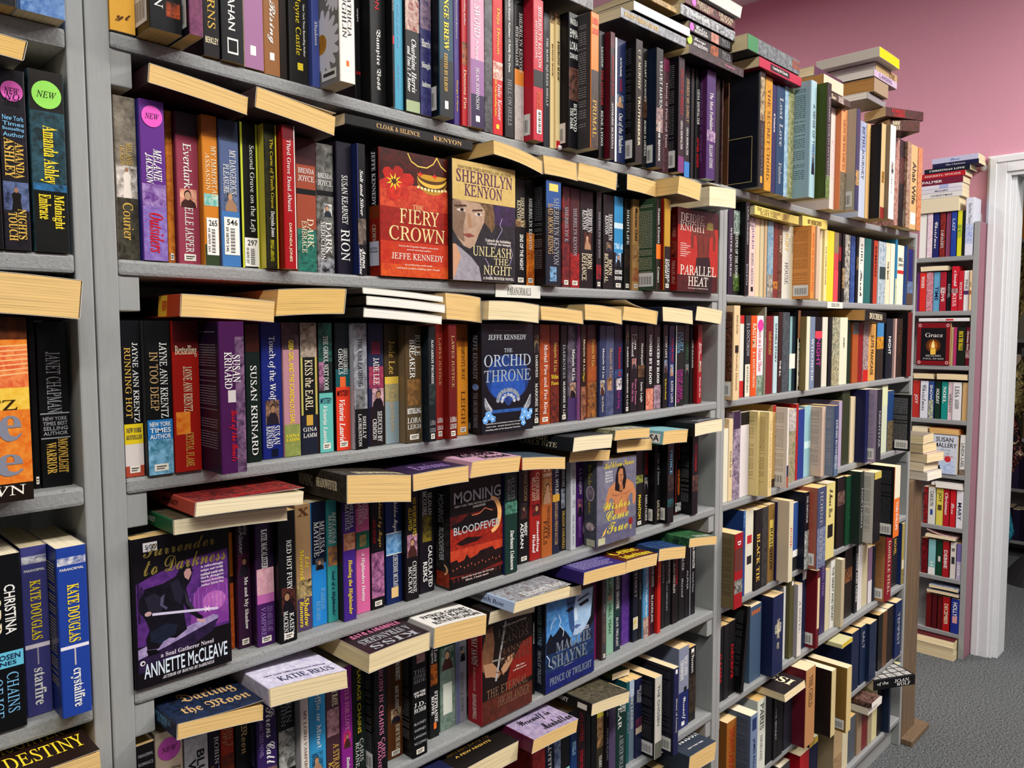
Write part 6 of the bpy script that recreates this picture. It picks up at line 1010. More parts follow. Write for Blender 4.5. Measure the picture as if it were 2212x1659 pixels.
upright_row('C2', -.156, [
 ('UP', 1.5265, -.015, .0261, .205, 'dcc49a', 'rF.1-.3@.3-.7:WINGED CREATURES;rF.5-.9@.3-.7:Dorothy Dunnett', '.42-.5@.2-.8:2a2420', {'sc': 'cdb08a', 'sl': 'F', 'bc': 1, 'fl': 1, 'd': 'cream floral-bordered'}),
 ('UP', 1.6003, .0109, .019, .185, 'd8d8cc', '', '.8-1:c03028;.0-.1:c03028', {}),
 ('UP', 1.6199, .008, .0239, .185, '24282e', 'sS.1-.5@.2-.8:E L DOCTOROW;rK.62-.95@.3-.7:WATERWORKS', '.0-.12:3a3a3a;.6-1:e0dcc8', {}),
 ('UP', 1.6444, .0067, .0278, .185, 'd85a20', 'sQ.1-.4@.2-.8:RAGTIME;sQ.45-.9@.3-.7:E L DOCTOROW', '', {'d': 'orange'}),
 ('UP', 1.6744, .0079, .0315, .185, 'e4dce0', 'rR.15-.7@.2-.8:Dawn on a Distant Shore', '.75-1:3a5a3a/a8b8a8', {'st': 'r:E040A0:.12: ', 'd': 'white pink-stickered'}),
 ('UP', 1.7065, .0057, .0089, .205, '8a8878', 'rK.05-.4@.2-.9:MEDICUS', '', {}),
 ('UP', 1.7214, .0087, .0351, .185, '7a1a22', 'rG.2-.5@.3-.7:SARAH DUNANT', '', {}),
 ('UP', 1.757, .0077, .0211, .185, 'b8d0d4', 'sK.1-.6@.3-.7:DANIELS STORY', '', {}),
 ('UP', 1.7787, .0068, .0218, .195, '3a201c', 'sW.6-.8@.3-.7:THE ILL', '', {}),
 ('UP', 1.8067, .0097, .0374, .195, '3a4248/5a646a', '', '', {}),
 ('UP', 1.8447, .01, .0333, .185, '1a3038', '', '.0-1@.0-.4:8ab0b0;.5-.7:e8e4d8', {}),
 ('UP', 1.8785, .0051, .0149, .2, '17171a', 'sW.4-.95@.3-.7:THE GEOGRAPHERS LIBRARY', '.0-1@.0-.3:e8e0c0;.0-.35:8a6040', {}),
 ('UP', 1.8942, -.0113, .0187, .185, 'e0dac0', '', '', {'sc': '8a7a50'}),
 ('UP', 1.9532, .0066, .0305, .185, '7a88a0', 'rW.3-.9@.3-.7:WIDOWER', '', {}),
 ('UP', 1.9927, .0106, .0428, .185, '1a161c', 'sM.3-.7@.2-.8:NIGHT', '.2-.3:e04858', {}),
 ('UP', 2.0361, .0097, .0324, .185, 'd8d4c4', '', '', {}),
 ('UP', 2.0691, .0065, .0216, .185, '17171a', '', '', {}),
 ('UP', 2.0913, .0066, .0487, .185, '4a5a54/c8c0a0', '', '.6-1:c8c098/5a5a50', {}),
 ('UP', 2.1406, .0059, .0516, .185, 'dcdcc4', 'sK.3-.45@.3-.7:JOHN MARKS', '', {}),
 ('UP', 2.2049, .0109, .0262, .1748, '1c3424', '', '', {}),
 ('UP', 2.2316, .0068, .0421, .1729, 'a8582c', '', '.0-.2:6a7070', {}),
 ('UP', 2.2787, .0086, .0344, .1712, '8a1c22', '', '', {}),
 ('UP', 2.3137, .0078, .0395, .1694, 'b8b0b0/6a2a28', '', '.8-1:c02824', {}),
 ('UP', 2.356, .0089, .0619, .1681, 'd0a05a', 'sK.2-.9@.3-.7:SUITE FRANCAISE', '', {}),
 ('UP', 2.4185, .0086, .0785, .185, '3a3028', '', '.0-.3:4a88b8;.3-.5:e8a83a/6a4a20', {'d': 'sunset-pictured'}),
 ('UP', 2.4994, .0095, .0635, .185, '1a1f2c', 'sW.3-.6@.3-.7:NIGHT', '', {}),
 ('UP', 2.5635, .0057, .0127, .185, 'c8a8a0', '', '', {}),
 ('UP', 2.5876, .0096, .0541, .185, '2a201e/4a3a34', 'rF.2-.6@.3-.7:VANISHING', '', {}),
 ('UP', 2.6426, -.0055, .0389, .205, '6a1c1c', '', '', {'sc': '1c1a20'}),
])
upright_row('D2', -.385, [
 ('UP', 1.5196, .0082, .0323, .165, 'e0dcc4', '', '', {'d': 'cream white'}),
 ('UP', 1.5525, .007, .0177, .185, 'dcc8a0', 'sJ.2-.9@.3-.7:CHILD OF', '', {}),
 ('UP', 1.5708, .0068, .0324, .2, 'b8a8b8/4a3a5a', '', '.0-.2:3a2a4a', {'d': 'starry violet'}),
 ('UP', 1.6057, .0082, .0409, .195, 'e0d8d8', '', '.0-.15:1c1a20', {}),
 ('UP', 1.6474, -.0121, .0111, .195, 'd8c48a', '', '', {'sc': 'e0cc92', 'sl': 'F'}),
 ('UP', 1.6593, -.0332, .0181, .195, 'dcc892', 'rA.1-.9@.3-.7:THE LACEMAKERS LOVER', '', {'sc': 'e0cc90', 'sl': 'F'}),
 ('UP', 1.7635, .0095, .0169, .2, 'c8a468', '', '.9-1:4a3020;.0-.08:a82420', {}),
 ('UP', 1.7812, -.0196, .0098, .195, 'dcd4cc', '', '.72-.86:1c2450;.86-1:a85038', {'sc': 'e0d8d0', 'sl': 'J', 'bc': 1}),
 ('UP', 1.8435, .0052, .0387, .185, '5a7a50/c0a890', '', '.0-.3:8a8a88/d8d0c8', {}),
 ('UP', 1.885, .0065, .0132, .195, 'a82428', '', '', {}),
 ('UP', 1.9008, .0077, .0348, .18, '24408a', '', '', {}),
 ('UP', 1.9418, .0105, .0386, .185, '98c0c8', '', '.5-.6:d0e8e8', {'d': 'pale blue'}),
 ('UP', 1.9812, -.0186, .0229, .182, 'ccb4a4', '', '', {'sc': 'd0b8a8', 'sl': 'J', 'd': 'pinkish beige'}),
 ('UP', 2.0049, -.0412, .0265, .185, '34466a', 'rW.2-.9@.3-.7:EDWARD RUTHERFURD', '.7-1:7a90a8/34466a', {'sc': '7a8aa0', 'sl': 'W', 'd': 'sea blue'}),
 ('UP', 2.1453, .0051, .0221, .185, 'b0a0b8', '', '', {}),
 ('UP', 2.1788, .0097, .0553, .225, '3a402c', '', '', {'d': 'tall dark olive hardback,'}),
 ('UP', 2.2347, .0076, .0342, .19, 'd8c8a8', '', '', {}),
 ('UP', 2.2697, -.0206, .0243, .215, '1c2250', '', '', {'sc': '1b2048', 'd': 'tall navy hardback,'}),
 ('UP', 2.2987, -.042, .0359, .215, '2a2a34', 'sS.3-.8@.3-.7:NIGHTSTAR', '', {'sc': 'a898ae', 'sl': 'J', 'bc': 1}),
 ('UP', 2.4782, .0088, .0469, .21, 'c8d0b8', '', '.0-.3:d0d8b0', {}),
 ('UP', 2.5257, .0079, .0531, .19, '2a4a7a', '', '.5-1:8a7a60/3a3020', {}),
 ('UP', 2.5796, -.0411, .0084, .178, '16161a', '', '', {'sc': '15151a', 'sl': 'W', 'bc': 1, 'd': 'black yellow-worded'}),
])
upright_row('E2', -.614, [
 ('UP', 1.5196, -.03, .0366, .168, 'a01c24', 'bW.1-.16@.3-.7:D', '.62-.8:K/a8a8a0;.2-.5:6a3a34', {'sc': '7a6a4c', 'sl': 'K', 'd': 'thick red-spined'}),
 ('UP', 1.6106, -.0006, .0108, .2, '2a4a86', '', '.0-.2:6a9ac8/2a4a86', {}),
 ('UP', 1.6266, .0021, .0374, .195, 'dcd8c4', '', '.3-.4@.2-.8:c03038;.55-.65@.2-.8:2a2a2c', {}),
 ('UP', 1.6646, -.0018, .0349, .192, '17171a', 'bG.3-.9@.25-.7:BLACK TIE', '', {}),
 ('UP', 1.7006, -.0012, .0303, .192, '24262a/4a4a48', '', '', {}),
 ('UP', 1.7373, .002, .0335, .192, '8a6a38', 'bK.3-.85@.3-.7:ROADSHOW', '.2-.55@.2-.8:d8c060', {}),
 ('UP', 1.7714, -.0026, .0046, .195, '2a2450', 'sW.1-.7@.3-.7:THE RISING', '', {}),
 ('UP', 1.7768, -.0317, .0224, .2, 'd8d0b4', 'rR.2-.7@.3-.7:JUNIE', '', {'sc': 'd8c8b0', 'd': 'cream sunset-backed'}),
 ('UP', 1.8696, .0012, .029, .175, '3a5a94', '', '.7-.8:W;.8-1:2a2c30', {}),
 ('UP', 1.8994, -.0155, .0243, .2, '1a1c2a', 'rW.05-.4@.3-.7:THE EMPEROR', '.5-1:d0d4d0/1a1c2a', {'sc': '1a1f30'}),
 ('UP', 1.9245, -.0368, .0534, .21, '48506e', 'rS.05-.9@.25-.6:HORNE STERN', '.5-1:5a6078/8a94b0', {'sc': 'a86a58', 'sl': 'R', 'bc': 1, 'd': 'slate blue salmon-backed'}),
 ('UP', 2.0177, -.02, .0718, .205, 'd8cc88', 'cK.08-.45@.3-.7:I Mona Lisa', '.55-.72@.2-.8:1c1814', {'d': 'pale yellow'}),
 ('UP', 2.1446, .0025, .0512, .2, '241c1c', '', '.2-.4:8a6a60/241c1c', {}),
 ('UP', 2.1963, -.0021, .0338, .198, '1f4a34', 'iE.2-.7@.3-.7:Long Lie', '', {}),
 ('UP', 2.2309, -.0264, .0272, .21, '2a302c', 'sS.2-.8@.3-.7:NORTHERN', '', {'sc': '2a3a34'}),
 ('UP', 2.2705, -.05, .0535, .205, '17171c', '', '.0-.1:c8b860', {'sc': 'd0ccc0', 'sl': 'K', 'd': 'black cream-sided'}),
 ('UP', 2.3738, -.07, .0461, .225, 'e07a30', 'sW.5-.9@.3-.7:TORI PHILLIPS', '.0-.45:e4e0c8', {'sc': '14161a', 'sl': 'J', 'bc': 1, 'd': 'orange and white spined'}),
])
upright_row('F2', -.843, [
 ('UP', 1.5232, .011, .0284, .175, '17171a', 'sR.2-.9@.3-.7:GAMES', '', {}),
 ('UP', 1.5522, .0099, .0224, .175, '1b1a1c', '', '', {}),
 ('UP', 1.5792, .0125, .0275, .175, '181517', 'sR.3-.8@.3-.7:DECEIVE', '', {}),
 ('UP', 1.6075, -.0035, .013, .2, '1c1a1f', '', '', {'sc': '121114', 'sl': 'J', 'lean': 8, 'd': 'leaning black'}),
 ('UP', 1.6712, .0094, .067, .185, '4a6078', 'bO.05-.12^:ener', '', {'d': 'dull blue'}),
 ('UP', 1.739, -.0141, .0562, .198, '1f2a52', 'sQ.3-.55@.2-.8:THE ELEPHANT;sQ.6-.68@.2-.8:HOLY', '.36-.48@.2-.8:d8d4b8/1f2a52', {'sc': '202a50', 'd': 'thick navy'}),
 ('UP', 1.8535, .0139, .0129, .19, 'd8d8d4', '', '', {}),
 ('UP', 1.8673, .0044, .0263, .215, '5a5636', '', '.05-.1@.4-.8:W', {'sc': '5c5838', 'd': 'tall olive hardback,'}),
 ('UP', 1.8944, -.0051, .0242, .19, 'd8d4cc', 'rJ.1-.8@.3-.7:A NOVEL', '', {'sc': 'b0a8b0'}),
 ('UP', 1.9499, .0092, .025, .218, '2a3450', '', '.0-.12:e0e0dc', {}),
 ('UP', 1.9758, -.018, .02, .222, '6a1c24', '', '.1-.75@.2-1:dccaa0', {'sc': '7a1c28', 'bc': 1, 'd': 'dark red cream-labelled hardback,'}),
 ('UP', 2.072, .0149, .0394, .235, '3a2a5a', 'rL.1-.5@.3-.7:BEING THERE', '', {'d': 'tall purple hardback,'}),
 ('UP', 2.112, .015, .0275, .175, 'd0c8a8', '', '', {}),
 ('UP', 2.1401, .0132, .0298, .195, 'dcdcd4', 'sK.1-.9@.3-.7:THE GREAT AND SECRET', '', {}),
 ('UP', 2.1707, -.0047, .0227, .195, 'b8ac90', '', '', {'sc': 'bab094'}),
 ('UP', 2.2405, .0141, .0681, .212, '2a221e', '', '.3-.5:a06a40/2a221e', {}),
 ('UP', 2.3092, .0103, .0212, .222, '2a2c30', 'sW.1-.9@.3-.7:LORDS AND LADIES', '', {}),
 ('UP', 2.3371, .0129, .0322, .2, 'd8d8d4', '', '', {}),
 ('UP', 2.3742, .0147, .044, .19, 'c8c0a0', '', '', {}),
 ('UP', 2.4188, .0133, .033, .175, '8a7088', '', '.6-1:d8d4d4', {}),
 ('UP', 2.4524, .0098, .0165, .175, '2a3040', '', '', {}),
 ('UP', 2.4697, -.0201, .0515, .212, '8a1c2c', 'rQ.1-.9@.3-.7:DANIELLE STEEL', '', {'sc': 'a87c50', 'sl': 'F', 'bc': 1, 'd': 'crimson-spined tan-backed hardback,'}),
 ('UP', 2.6225, .0145, .0552, .175, '2a2c2c', 'sG.1-.4@.3-.7:NOVEL', '', {}),
 ('UP', 2.6785, .0018, .022, .205, 'a89a58', '', '.6-.75:d8d0b0;.75-1:6a5a40/a89a58', {'sc': '24366a', 'd': 'olive-gold and navy'}),
])
upright_row('G2', -1.072, [
 ('UP', 1.5553, .0007, .0444, .178, 'a86a2c', 'rR.1-.75@.25-.75:SHANTARAM', '.78-.9@.2-.8:d8a840/a86a2c', {'sc': '8a5a28', 'd': 'thick orange-brown'}),
 ('UP', 1.6005, -.0338, .0331, .19, '7a8aa8', 'sN.3-.8@.3-.7:JAMES ROLLINS', '.05-.2@.2-.8:2a3a6a', {'sc': '5a6678', 'sl': 'K', 'd': 'grey-blue'}),
 ('UP', 1.695, -.002, .0423, .1805, 'dce0d4', 'rK.06-.42@.3-.75:PARIS;rK.5-.85@.35-.65:EDWARD JONES', '', {'d': 'white green-edged'}),
 ('UP', 1.7428, .0007, .0364, .18, '1b1a1c', '', '', {}),
 ('UP', 1.7799, -.0027, .0196, .18, '201e22', 'sS.2-.8@.3-.7:THE SECRET', '', {}),
 ('UP', 1.8003, -.0024, .0304, .18, '1c1b1f', '', '', {}),
 ('UP', 1.8392, -.0007, .0471, .18, '2a2a34', '', '', {}),
 ('UP', 1.8871, -.0347, .0777, .205, 'c09060', 'rU.1-.5@.3-.7:THE CHILD', '', {'sc': '6a2030', 'd': 'tan-spined maroon'}),
 ('UP', 1.9861, -.06, .0266, .18, 'd8c898', '', '', {'sc': '2a201e', 'd': 'black fore-edge-out'}),
 ('UP', 2.0356, -.08, .0309, .178, 'd8c48e', '', '', {'sc': '8a6a34', 'bc': 1, 'd': 'brown barcoded'}),
 ('UP', 2.2753, .0015, .0666, .18, '1f2a4a', '', '', {}),
 ('UP', 2.3441, .0023, .0435, .18, '20304e', 'sS.1-.4@.3-.7:SALT', '', {}),
 ('UP', 2.3885, -.0084, .0718, .18, '22304c', '', '', {}),
 ('UP', 2.4825, -.0004, .0354, .18, '1b1c1e', '', '', {}),
 ('UP', 2.5185, -.0011, .0376, .18, '6a4a30', '', '', {}),
 ('UP', 2.561, .0006, .0579, .18, '2a2220', '', '', {}),
 ('UP', 2.6197, -.0048, .0776, .185, '20305e', 'sS.2-.8@.3-.7:TEMPEST', '', {}),
])
upright_row('H2', -1.301, [
 ('UP', 1.5673, .0126, .1798, .18, '1c1c20', '', '', {}),
 ('UP', 1.7477, .0092, .0922, .18, '23232a', '', '', {}),
 ('UP', 1.8405, .0073, .0884, .18, '4a4a4c', '', '', {}),
 ('UP', 1.9297, -.005, .0562, .18, 'b01c28', '', '.5-1:1c1c1e', {}),
 ('UP', 2.0148, .0079, .0683, .18, '242c50', '', '.0-.1:d8c060', {}),
 ('UP', 2.084, -.0306, .0632, .2, 'b8a078', '', '.4-1:8a6a50/b8a078', {'sc': 'a89878'}),
 ('UP', 2.2483, .01, .041, .18, 'd8d0b0', '', '', {}),
 ('UP', 2.2955, .0125, .0636, .1371, '5a6068', '', '', {}),
 ('UP', 2.3597, .0103, .0375, .1371, 'a08a70', '', '', {}),
 ('UP', 2.3982, .0107, .0449, .1371, '7a2a2c', '', '', {}),
 ('UP', 2.4437, .0086, .0318, .1371, 'a89a80', '', '', {}),
 ('UP', 2.4803, .0103, .0431, .1747, 'd8d0a0', '', '', {}),
 ('UP', 2.524, .0085, .0426, .1747, '24262c', '', '', {}),
 ('UP', 2.5672, -.01, .0159, .1747, '22304a', '', '', {}),
])
upright_row('A3', .296, [
 ('UP', .2737, .0021, .0274, .185, 'e8e8e4', '', '', {}),
 ('UP', .2427, -.0009, .0199, .185, 'd8b8c8/e8e0e4', '', '', {}),
 ('UP', .2192, -.0001, .0215, .185, '2a3070', 'cW.2-.8:Christmas', '', {}),
 ('UP', .1942, .001, .0195, .185, 'b03a34/2a2024', 'rW.4-.8:CAPALERTI', '', {}),
 ('UP', .1712, .0039, .0175, .185, '8a4a6a', '', '', {}),
 ('UP', .1511, -.0006, .0182, .185, '2a4aa0', 'rW.1-.5:LAZY', '', {}),
 ('UP', .1294, .0037, .0172, .185, 'd8d838', '', '.3-.6:3a8a4a/d8d838', {}),
 ('UP', .1105, .0032, .0103, .185, '1c2a28', '', '', {}),
 ('UP', .0985, -.0013, .0288, .235, 'd8dce8', 'rJ.1-.45:RaeAnne Thayne', '.45-.8:8aa0d8/d8dce8', {}),
])
upright_row('B3', .07, [
 ('UP', .2757, .0033, .0092, .165, '7a3a8a', '', '', {}),
 ('UP', .2647, -.0013, .0238, .165, 'd83830', 'bW.1-.4:WOODS', '', {}),
 ('UP', .239, -.001, .0254, .165, 'b84a60/d0b0b8', '', '', {}),
 ('UP', .2118, .0028, .0251, .165, '6aa8c8', 'sN.3-.8:TIME', '', {}),
 ('UP', .185, -.0001, .0213, .165, 'a8283a', 'sW.4-.8:LOVE', '.4-.55:c8c0c0/a8283a', {}),
 ('UP', .1619, .005, .0176, .165, '1c1c20', 'sS.2-.8:NOVEL', '', {}),
 ('UP', .1426, .0018, .0244, .185, 'c82438', 'iW.1-.45:a Snowfall;rW.6-.9:KISS', '.5-.6:c0b8b8/802030', {}),
 ('UP', .1165, .0006, .0172, .165, 'c02838', 'rW.2-.8:WINTER', '', {}),
 ('UP', .0976, .0044, .0188, .165, 'e4e4e4', 'sJ.2-.5:PINE', '.5-.6:5a3a6a', {}),
 ('UP', .0754, -.0018, .0086, .165, 'e0c8a0', 'sF.2-.5:BAKE', '.5-.6:a86a40', {}),
])
upright_row('C3', -.158, [
 ('FO', 'grace', .2685, -.005, .018, .1301, .178),
 ('UP', .1367, .0038, .0088, .16, 'e0d0a8', '', '', {}),
 ('UP', .1261, -.0016, .0105, .16, 'b03a70', '', '', {}),
 ('UP', .1139, -.0008, .0294, .16, '20281f', 'bY.1-.6:DECK THE HALLS', '', {}),
 ('UP', .0829, .0056, .0161, .16, '7a1c30', 'iW.1-.6:Christmas Bride', '.6-.8:d8c0c0/7a1c30', {}),
])
upright_row('D3', -.387, [
 ('UP', .2799, .0034, .028, .16, 'b83a34', 'sW.3-.7:JOY', '', {}),
 ('UP', .2482, -.0002, .0313, .16, 'd8dce4', 'cJ.1-.8:Christmas', '', {}),
 ('UP', .2151, -.0011, .02, .16, '34508a', 'sW.1-.5:SNOW', '.5-1:d8d8a0/34508a', {}),
 ('UP', .1932, .0058, .0234, .16, '1f3a30', 'sW.2-.6:HOLIDAY', '', {}),
 ('UP', .1662, .0033, .0232, .16, '1f9088', 'bW.1-.6:NOEL', '', {}),
 ('UP', .1413, .0046, .0176, .16, 'dcc8cc', 'sJ.3-.8:WREATH', '', {}),
 ('UP', .1219, -.0009, .0314, .16, 'dcdcdc', 'bJ.1-.4:LISA;bJ.45-.7:JACKSON', '', {}),
 ('UP', .087, .003, .0202, .16, 'c8a878', '', '', {}),
])
upright_row('E3', -.617, [
 ('FO', 'mallery', .193, -.005, .018, .0982, .165),
 ('UP', .0878, .0008, .021, .17, 'dcdcd8', 'sJ.2-.8:LINDA LAEL', '.85-1:5a4a40/a09080', {}),
])
upright_row('F3', -.842, [
 ('UP', .2206, -.0001, .0166, .16, 'b02c30/2a2024', '', '', {}),
 ('UP', .2021, .0007, .0275, .16, 'dcdcd4', 'sJ.1-.5:CAROLYN', '.6-.75@.3-.7:3a5a9a', {}),
 ('UP', .171, .0029, .0271, .16, 'dccf60', 'sK.1-.4:JOY', '.45-.6@.2-.8:5a5030', {}),
 ('UP', .1421, .0008, .0214, .16, 'b82434', 'iW.1-.7:Christmas', '', {}),
 ('UP', .1171, .0011, .0212, .16, 'c82a30', 'cW.2-.8:Love', '', {}),
 ('UP', .0924, -.0009, .0256, .16, 'dcdce0', 'sN.2-.9:MARY', '', {}),
])
upright_row('G3', -1.062, [
 ('UP', .2228, .0046, .0242, .155, '8a1c24/3a1418', '', '', {}),
 ('UP', .195, .0032, .0275, .155, '8ac0c0', 'sW.6-.8:H', '.8-1:e8e8e4', {}),
 ('UP', .1638, .0044, .0236, .155, '1c4a34', '', '.45-.6@.3-.7:d8d0c8', {}),
 ('UP', .1384, .0015, .0233, .155, 'a8242c', 'sW.2-.8:DEBBIE', '', {}),
 ('UP', .1097, .0048, .0213, .155, 'd8d4cc', 'bK.1-.3:B', '.4-.6@.2-.8:3a3a3a', {}),
 ('UP', .0849, .0021, .0181, .155, '7a70a8', 'sW.6-.9:STAR', '.5-1:b8b0c8', {}),
])
upright_row('H3', -1.296, [
 ('UP', .1967, .0027, .0204, .15, '6a1c1c', '', '', {}),
 ('UP', .1726, .0026, .0183, .15, '5a1620', '', '', {}),
 ('UP', .1506, .0039, .0182, .15, '641a1c', '', '', {}),
 ('UP', .1306, .0012, .027, .15, 'b02024', 'sQ.2-.8:DECEMBER', '', {}),
 ('UP', .0983, -.0012, .0315, .15, '2a3a90', 'sW.1-.5:HOLLY', '.5-.7@.2-.8:d8a0a0', {}),
])
flat_book('R', .1003, -.03, .2485, .106, .0186, 0, -.045, .17, '6a6a62', 'e0bd78', 'tan page block of a paperback lying on the dark teal and black spines', '6a6a62', '', '', '', 0, 0, None, 0, 'paperbacks lying flat on upright rows')
flat_book('R', .133, -.045, .0167, .106, .037, 0, -.064, .172, '2a1c1c', 'e6c588', 'thick paperback lying pages-out over the black silver-lettered spine of the half-seen bookcase', '2a1c1c', '', '', '', 0, 0, None, 0, 'paperbacks lying flat on upright rows')
flat_book('E', .1328, -.05, -.4385, .106, .026, 0, 0, .172, '2a1a14', 'e6c588', 'dark paperback with golden lettering lying lowest in the half-seen bookcase', '2a1a14', 'rY.3-.5@.2-.85:DAUGHTER;rY.12-.28@.3-.95:DESTINY', '', '', 0, .002, None, 0, 'paperbacks lying flat on upright rows')
flat_book('E', .3169, -.02, .2519, .1081, .0199, 0, -.119, .172, '3a2026', 'e6c588', 'plum-covered paperback lying pages-out over the purple and mauve spines, top shelf gap', '3a2026', '', 'rG.5-.7@.2-.8:MORN', '', 0, 0, None, 0, 'paperbacks lying flat on upright rows')
flat_book('E', .4308, -.025, .2484, .1036, .0234, 0, -.136, .172, '5a4a4a', 'e6c588', 'paperback lying pages-out between the plum-covered one and the long black spine', '5a4a4a', '', '', '', 0, .004, None, 0, 'paperbacks lying flat on upright rows')
flat_book('S', .5575, -.012, .2548, .2151, .0136, 0, .002, .125, '17171a', 'efe2c0', 'long thin black paperback lying spine-out with golden lettering', '17171a', '', 'bA.22-.55@.25-.75:CLOAK & SILENCE;bA.66-.9@.25-.75:KENYON', '', 0, 0, None, 0, 'paperbacks lying flat on upright rows')
flat_book('R', .796, -.03, .2526, .1059, .0199, 0, -.14, .172, '141417', 'e6c588', 'sagging paperback lying pages-out above the blond-man cover', '141417', '', '', '', .003, 0, None, 0, 'paperbacks lying flat on upright rows')
flat_book('R', .916, -.02, .2422, .0809, .0285, 0, -.01, .172, '4a4440', 'e6c588', 'paperback lying pages-out second past the blond-man cover on the upper ledge', '4a4440', '', '', '', 0, 0, None, 0, 'paperbacks lying flat on upright rows')
flat_book('R', 1.0017, -.018, .2433, .1039, .0297, 0, -.038, .172, '6a6660', 'e6c588', 'straight page block lying above the moonlit black spine', '6a6660', '', '', '', 0, 0, None, 0, 'paperbacks lying flat on upright rows')
flat_book('E', 1.1377, -.016, .2457, .089, .0273, 0, -.033, .172, '17171a', 'e6c588', 'paperback lying with a black printed spine beside its pages', '17171a', '', 'bS.72-.9@.2-.8:NOVEL', '', 0, 0, None, 0, 'paperbacks lying flat on upright rows')
flat_book('R', 1.2307, -.062, .2437, .0758, .0328, 0, -.062, .172, '8a7a60', 'e6c588', 'paperback jutting out cornerwise over the red shirtless cover', '8a7a60', '', '', '', 0, 0, None, 0, 'paperbacks lying flat on upright rows')
flat_book('R', 1.3517, -.055, .2358, .1014, .0381, 0, .054, .172, '8aa0a4', 'efe2c0', 'end paperback with a pale lifted cover overhanging the post', '8aa0a4', '', '', '', 0, .0055, None, 0, 'paperbacks lying flat on upright rows')
flat_book('E', .3383, -.03, .0136, .1078, .0242, 0, -.052, .172, 'b04028', 'e6c588', 'red and yellow-spined paperback lying lowest above the two black-spined ones', 'b04028', '', 'bR.72-.8@.1-.9:NEW', '.66-.8:d8b040;.8-1:b84a28;0-.66:17171a', 0, 0, None, 0, 'paperbacks lying flat on upright rows')
flat_book('R', .4526, -.026, .0153, .093, .031, 0, .041, .172, '8a6a4c', 'e0bd78', 'thick tan paperback lying partly on the red and yellow-spined one', '8a6a4c', '', '', '', 0, 0, None, 0, 'paperbacks lying flat on upright rows')
flat_book('E', .5678, -.03, .0153, .1292, .0125, 0, -.07, .172, '33302e', 'f2efe6', 'lowest of three thin white-paged paperbacks lying together', '33302e', '', '', '', 0, 0, None, 0, 'paperbacks lying flat on upright rows')
flat_book('E', .5695, -.034, .0305, .1301, .0115, 0, -.068, .172, '2a2826', 'f2efe6', 'middle of three thin white-paged paperbacks lying together', '2a2826', '', '', '', 0, 0, None, 0, 'paperbacks lying flat on upright rows')
flat_book('E', .5663, -.031, .0447, .1327, .008, 0, -.062, .172, '4a4440', 'f2efe6', 'topmost of three thin white-paged paperbacks lying together', '4a4440', '', '', '', 0, 0, None, 0, 'paperbacks lying flat on upright rows')
flat_book('R', .7133, -.018, .0138, .0679, .0368, 0, -.074, .172, '7a6040', 'e6c588', 'tan page block lying just past the three thin white ones', '7a6040', '', '', '', 0, 0, None, 0, 'paperbacks lying flat on upright rows')
flat_book('R', .7852, -.03, .013, .1083, .0282, 0, -.04, .172, '6a6a68', 'ead9b0', 'paperback lying with rounded pages above the blue throne cover', '6a6a68', '', '', '', .002, 0, None, 0, 'paperbacks lying flat on upright rows')
flat_book('R', .9064, -.022, .014, .1038, .0218, 0, -.062, .172, '4a4a4c', 'e6c588', 'second page block lying past the blue throne cover', '4a4a4c', '', '', '', 0, 0, None, 0, 'paperbacks lying flat on upright rows')
flat_book('R', 1.015, -.022, .0146, .1027, .0262, 0, -.073, .172, '3a3036', 'e6c588', 'third page block lying past the blue throne cover, a dark slit in it', '3a3036', '', '', '', .002, 0, None, 0, 'paperbacks lying flat on upright rows')
flat_book('R', 1.1217, -.022, .0149, .1063, .0253, 0, -.076, .172, '1a1618', 'e6c588', 'black paperback whose cover flares up toward the shelf above', '1a1618', 'iS.05-.2@.2-.8:Playing', '', '', 0, .011, None, 0, 'paperbacks lying flat on upright rows')
flat_book('E', 1.2327, -.03, .0137, .1041, .0266, 0, -.056, .172, '2a2e40', 'ead9b0', 'second-last page block lying under the second shelf', '2a2e40', '', '', '', 0, 0, None, 0, 'paperbacks lying flat on upright rows')
flat_book('E', 1.3484, -.03, .0158, .0979, .0281, 0, -.081, .172, '2a2a3a', 'ead9b0', 'last page block lying under the second shelf, against the post', '2a2a3a', '', '', '', 0, 0, None, 0, 'paperbacks lying flat on upright rows')
flat_book('E', .3214, -.035, -.2159, .1324, .0162, 0, -.057, .172, '6a604a/3a3630', 'efe2c0', 'green-spined paperback lying under the coral-spined one', '2f6a48', '', 'sW.6-.72@.3-.7:MCNULTY', '', 0, 0, None, 0, 'paperbacks lying flat on upright rows')
flat_book('E', .3387, -.05, -.197, .1281, .0157, 0, -.055, .172, '2a2a2c/b03a34', 'efe2c0', 'coral-spined paperback with red and black cover lying on the green-spined one', 'c05848', 'bR.02-.1@.35-.9:AMY MCNULTY', 'sK.5-.75@.3-.7:AMY MCNULTY', '', 0, .004, None, 0, 'paperbacks lying flat on upright rows')
flat_book('E', .5205, -.055, -.2119, .0994, .0351, 0, -.132, .172, '2c2724/4a443c', 'e6c588', 'very thick black paperback lying with thorny spine and fever title', '2c2724/4a443c', 'bQ.03-.15@.2-.95:SHADOWFEVER', 'bS.35-.55@.2-.8:MONING;bQ.6-.88@.35-.7:SHADOWFEVER', '', 0, 0, None, 0, 'paperbacks lying flat on upright rows')
flat_book('E', .6317, -.045, -.2149, .0995, .0229, 0, -.005, .172, '3a2a48', 'e6c588', 'paperback with dark violet cover lying beside the very thick black one', '3a2a48', 'iL.05-.3@.2-.8:Envious', '', '', 0, 0, None, 0, 'paperbacks lying flat on upright rows')
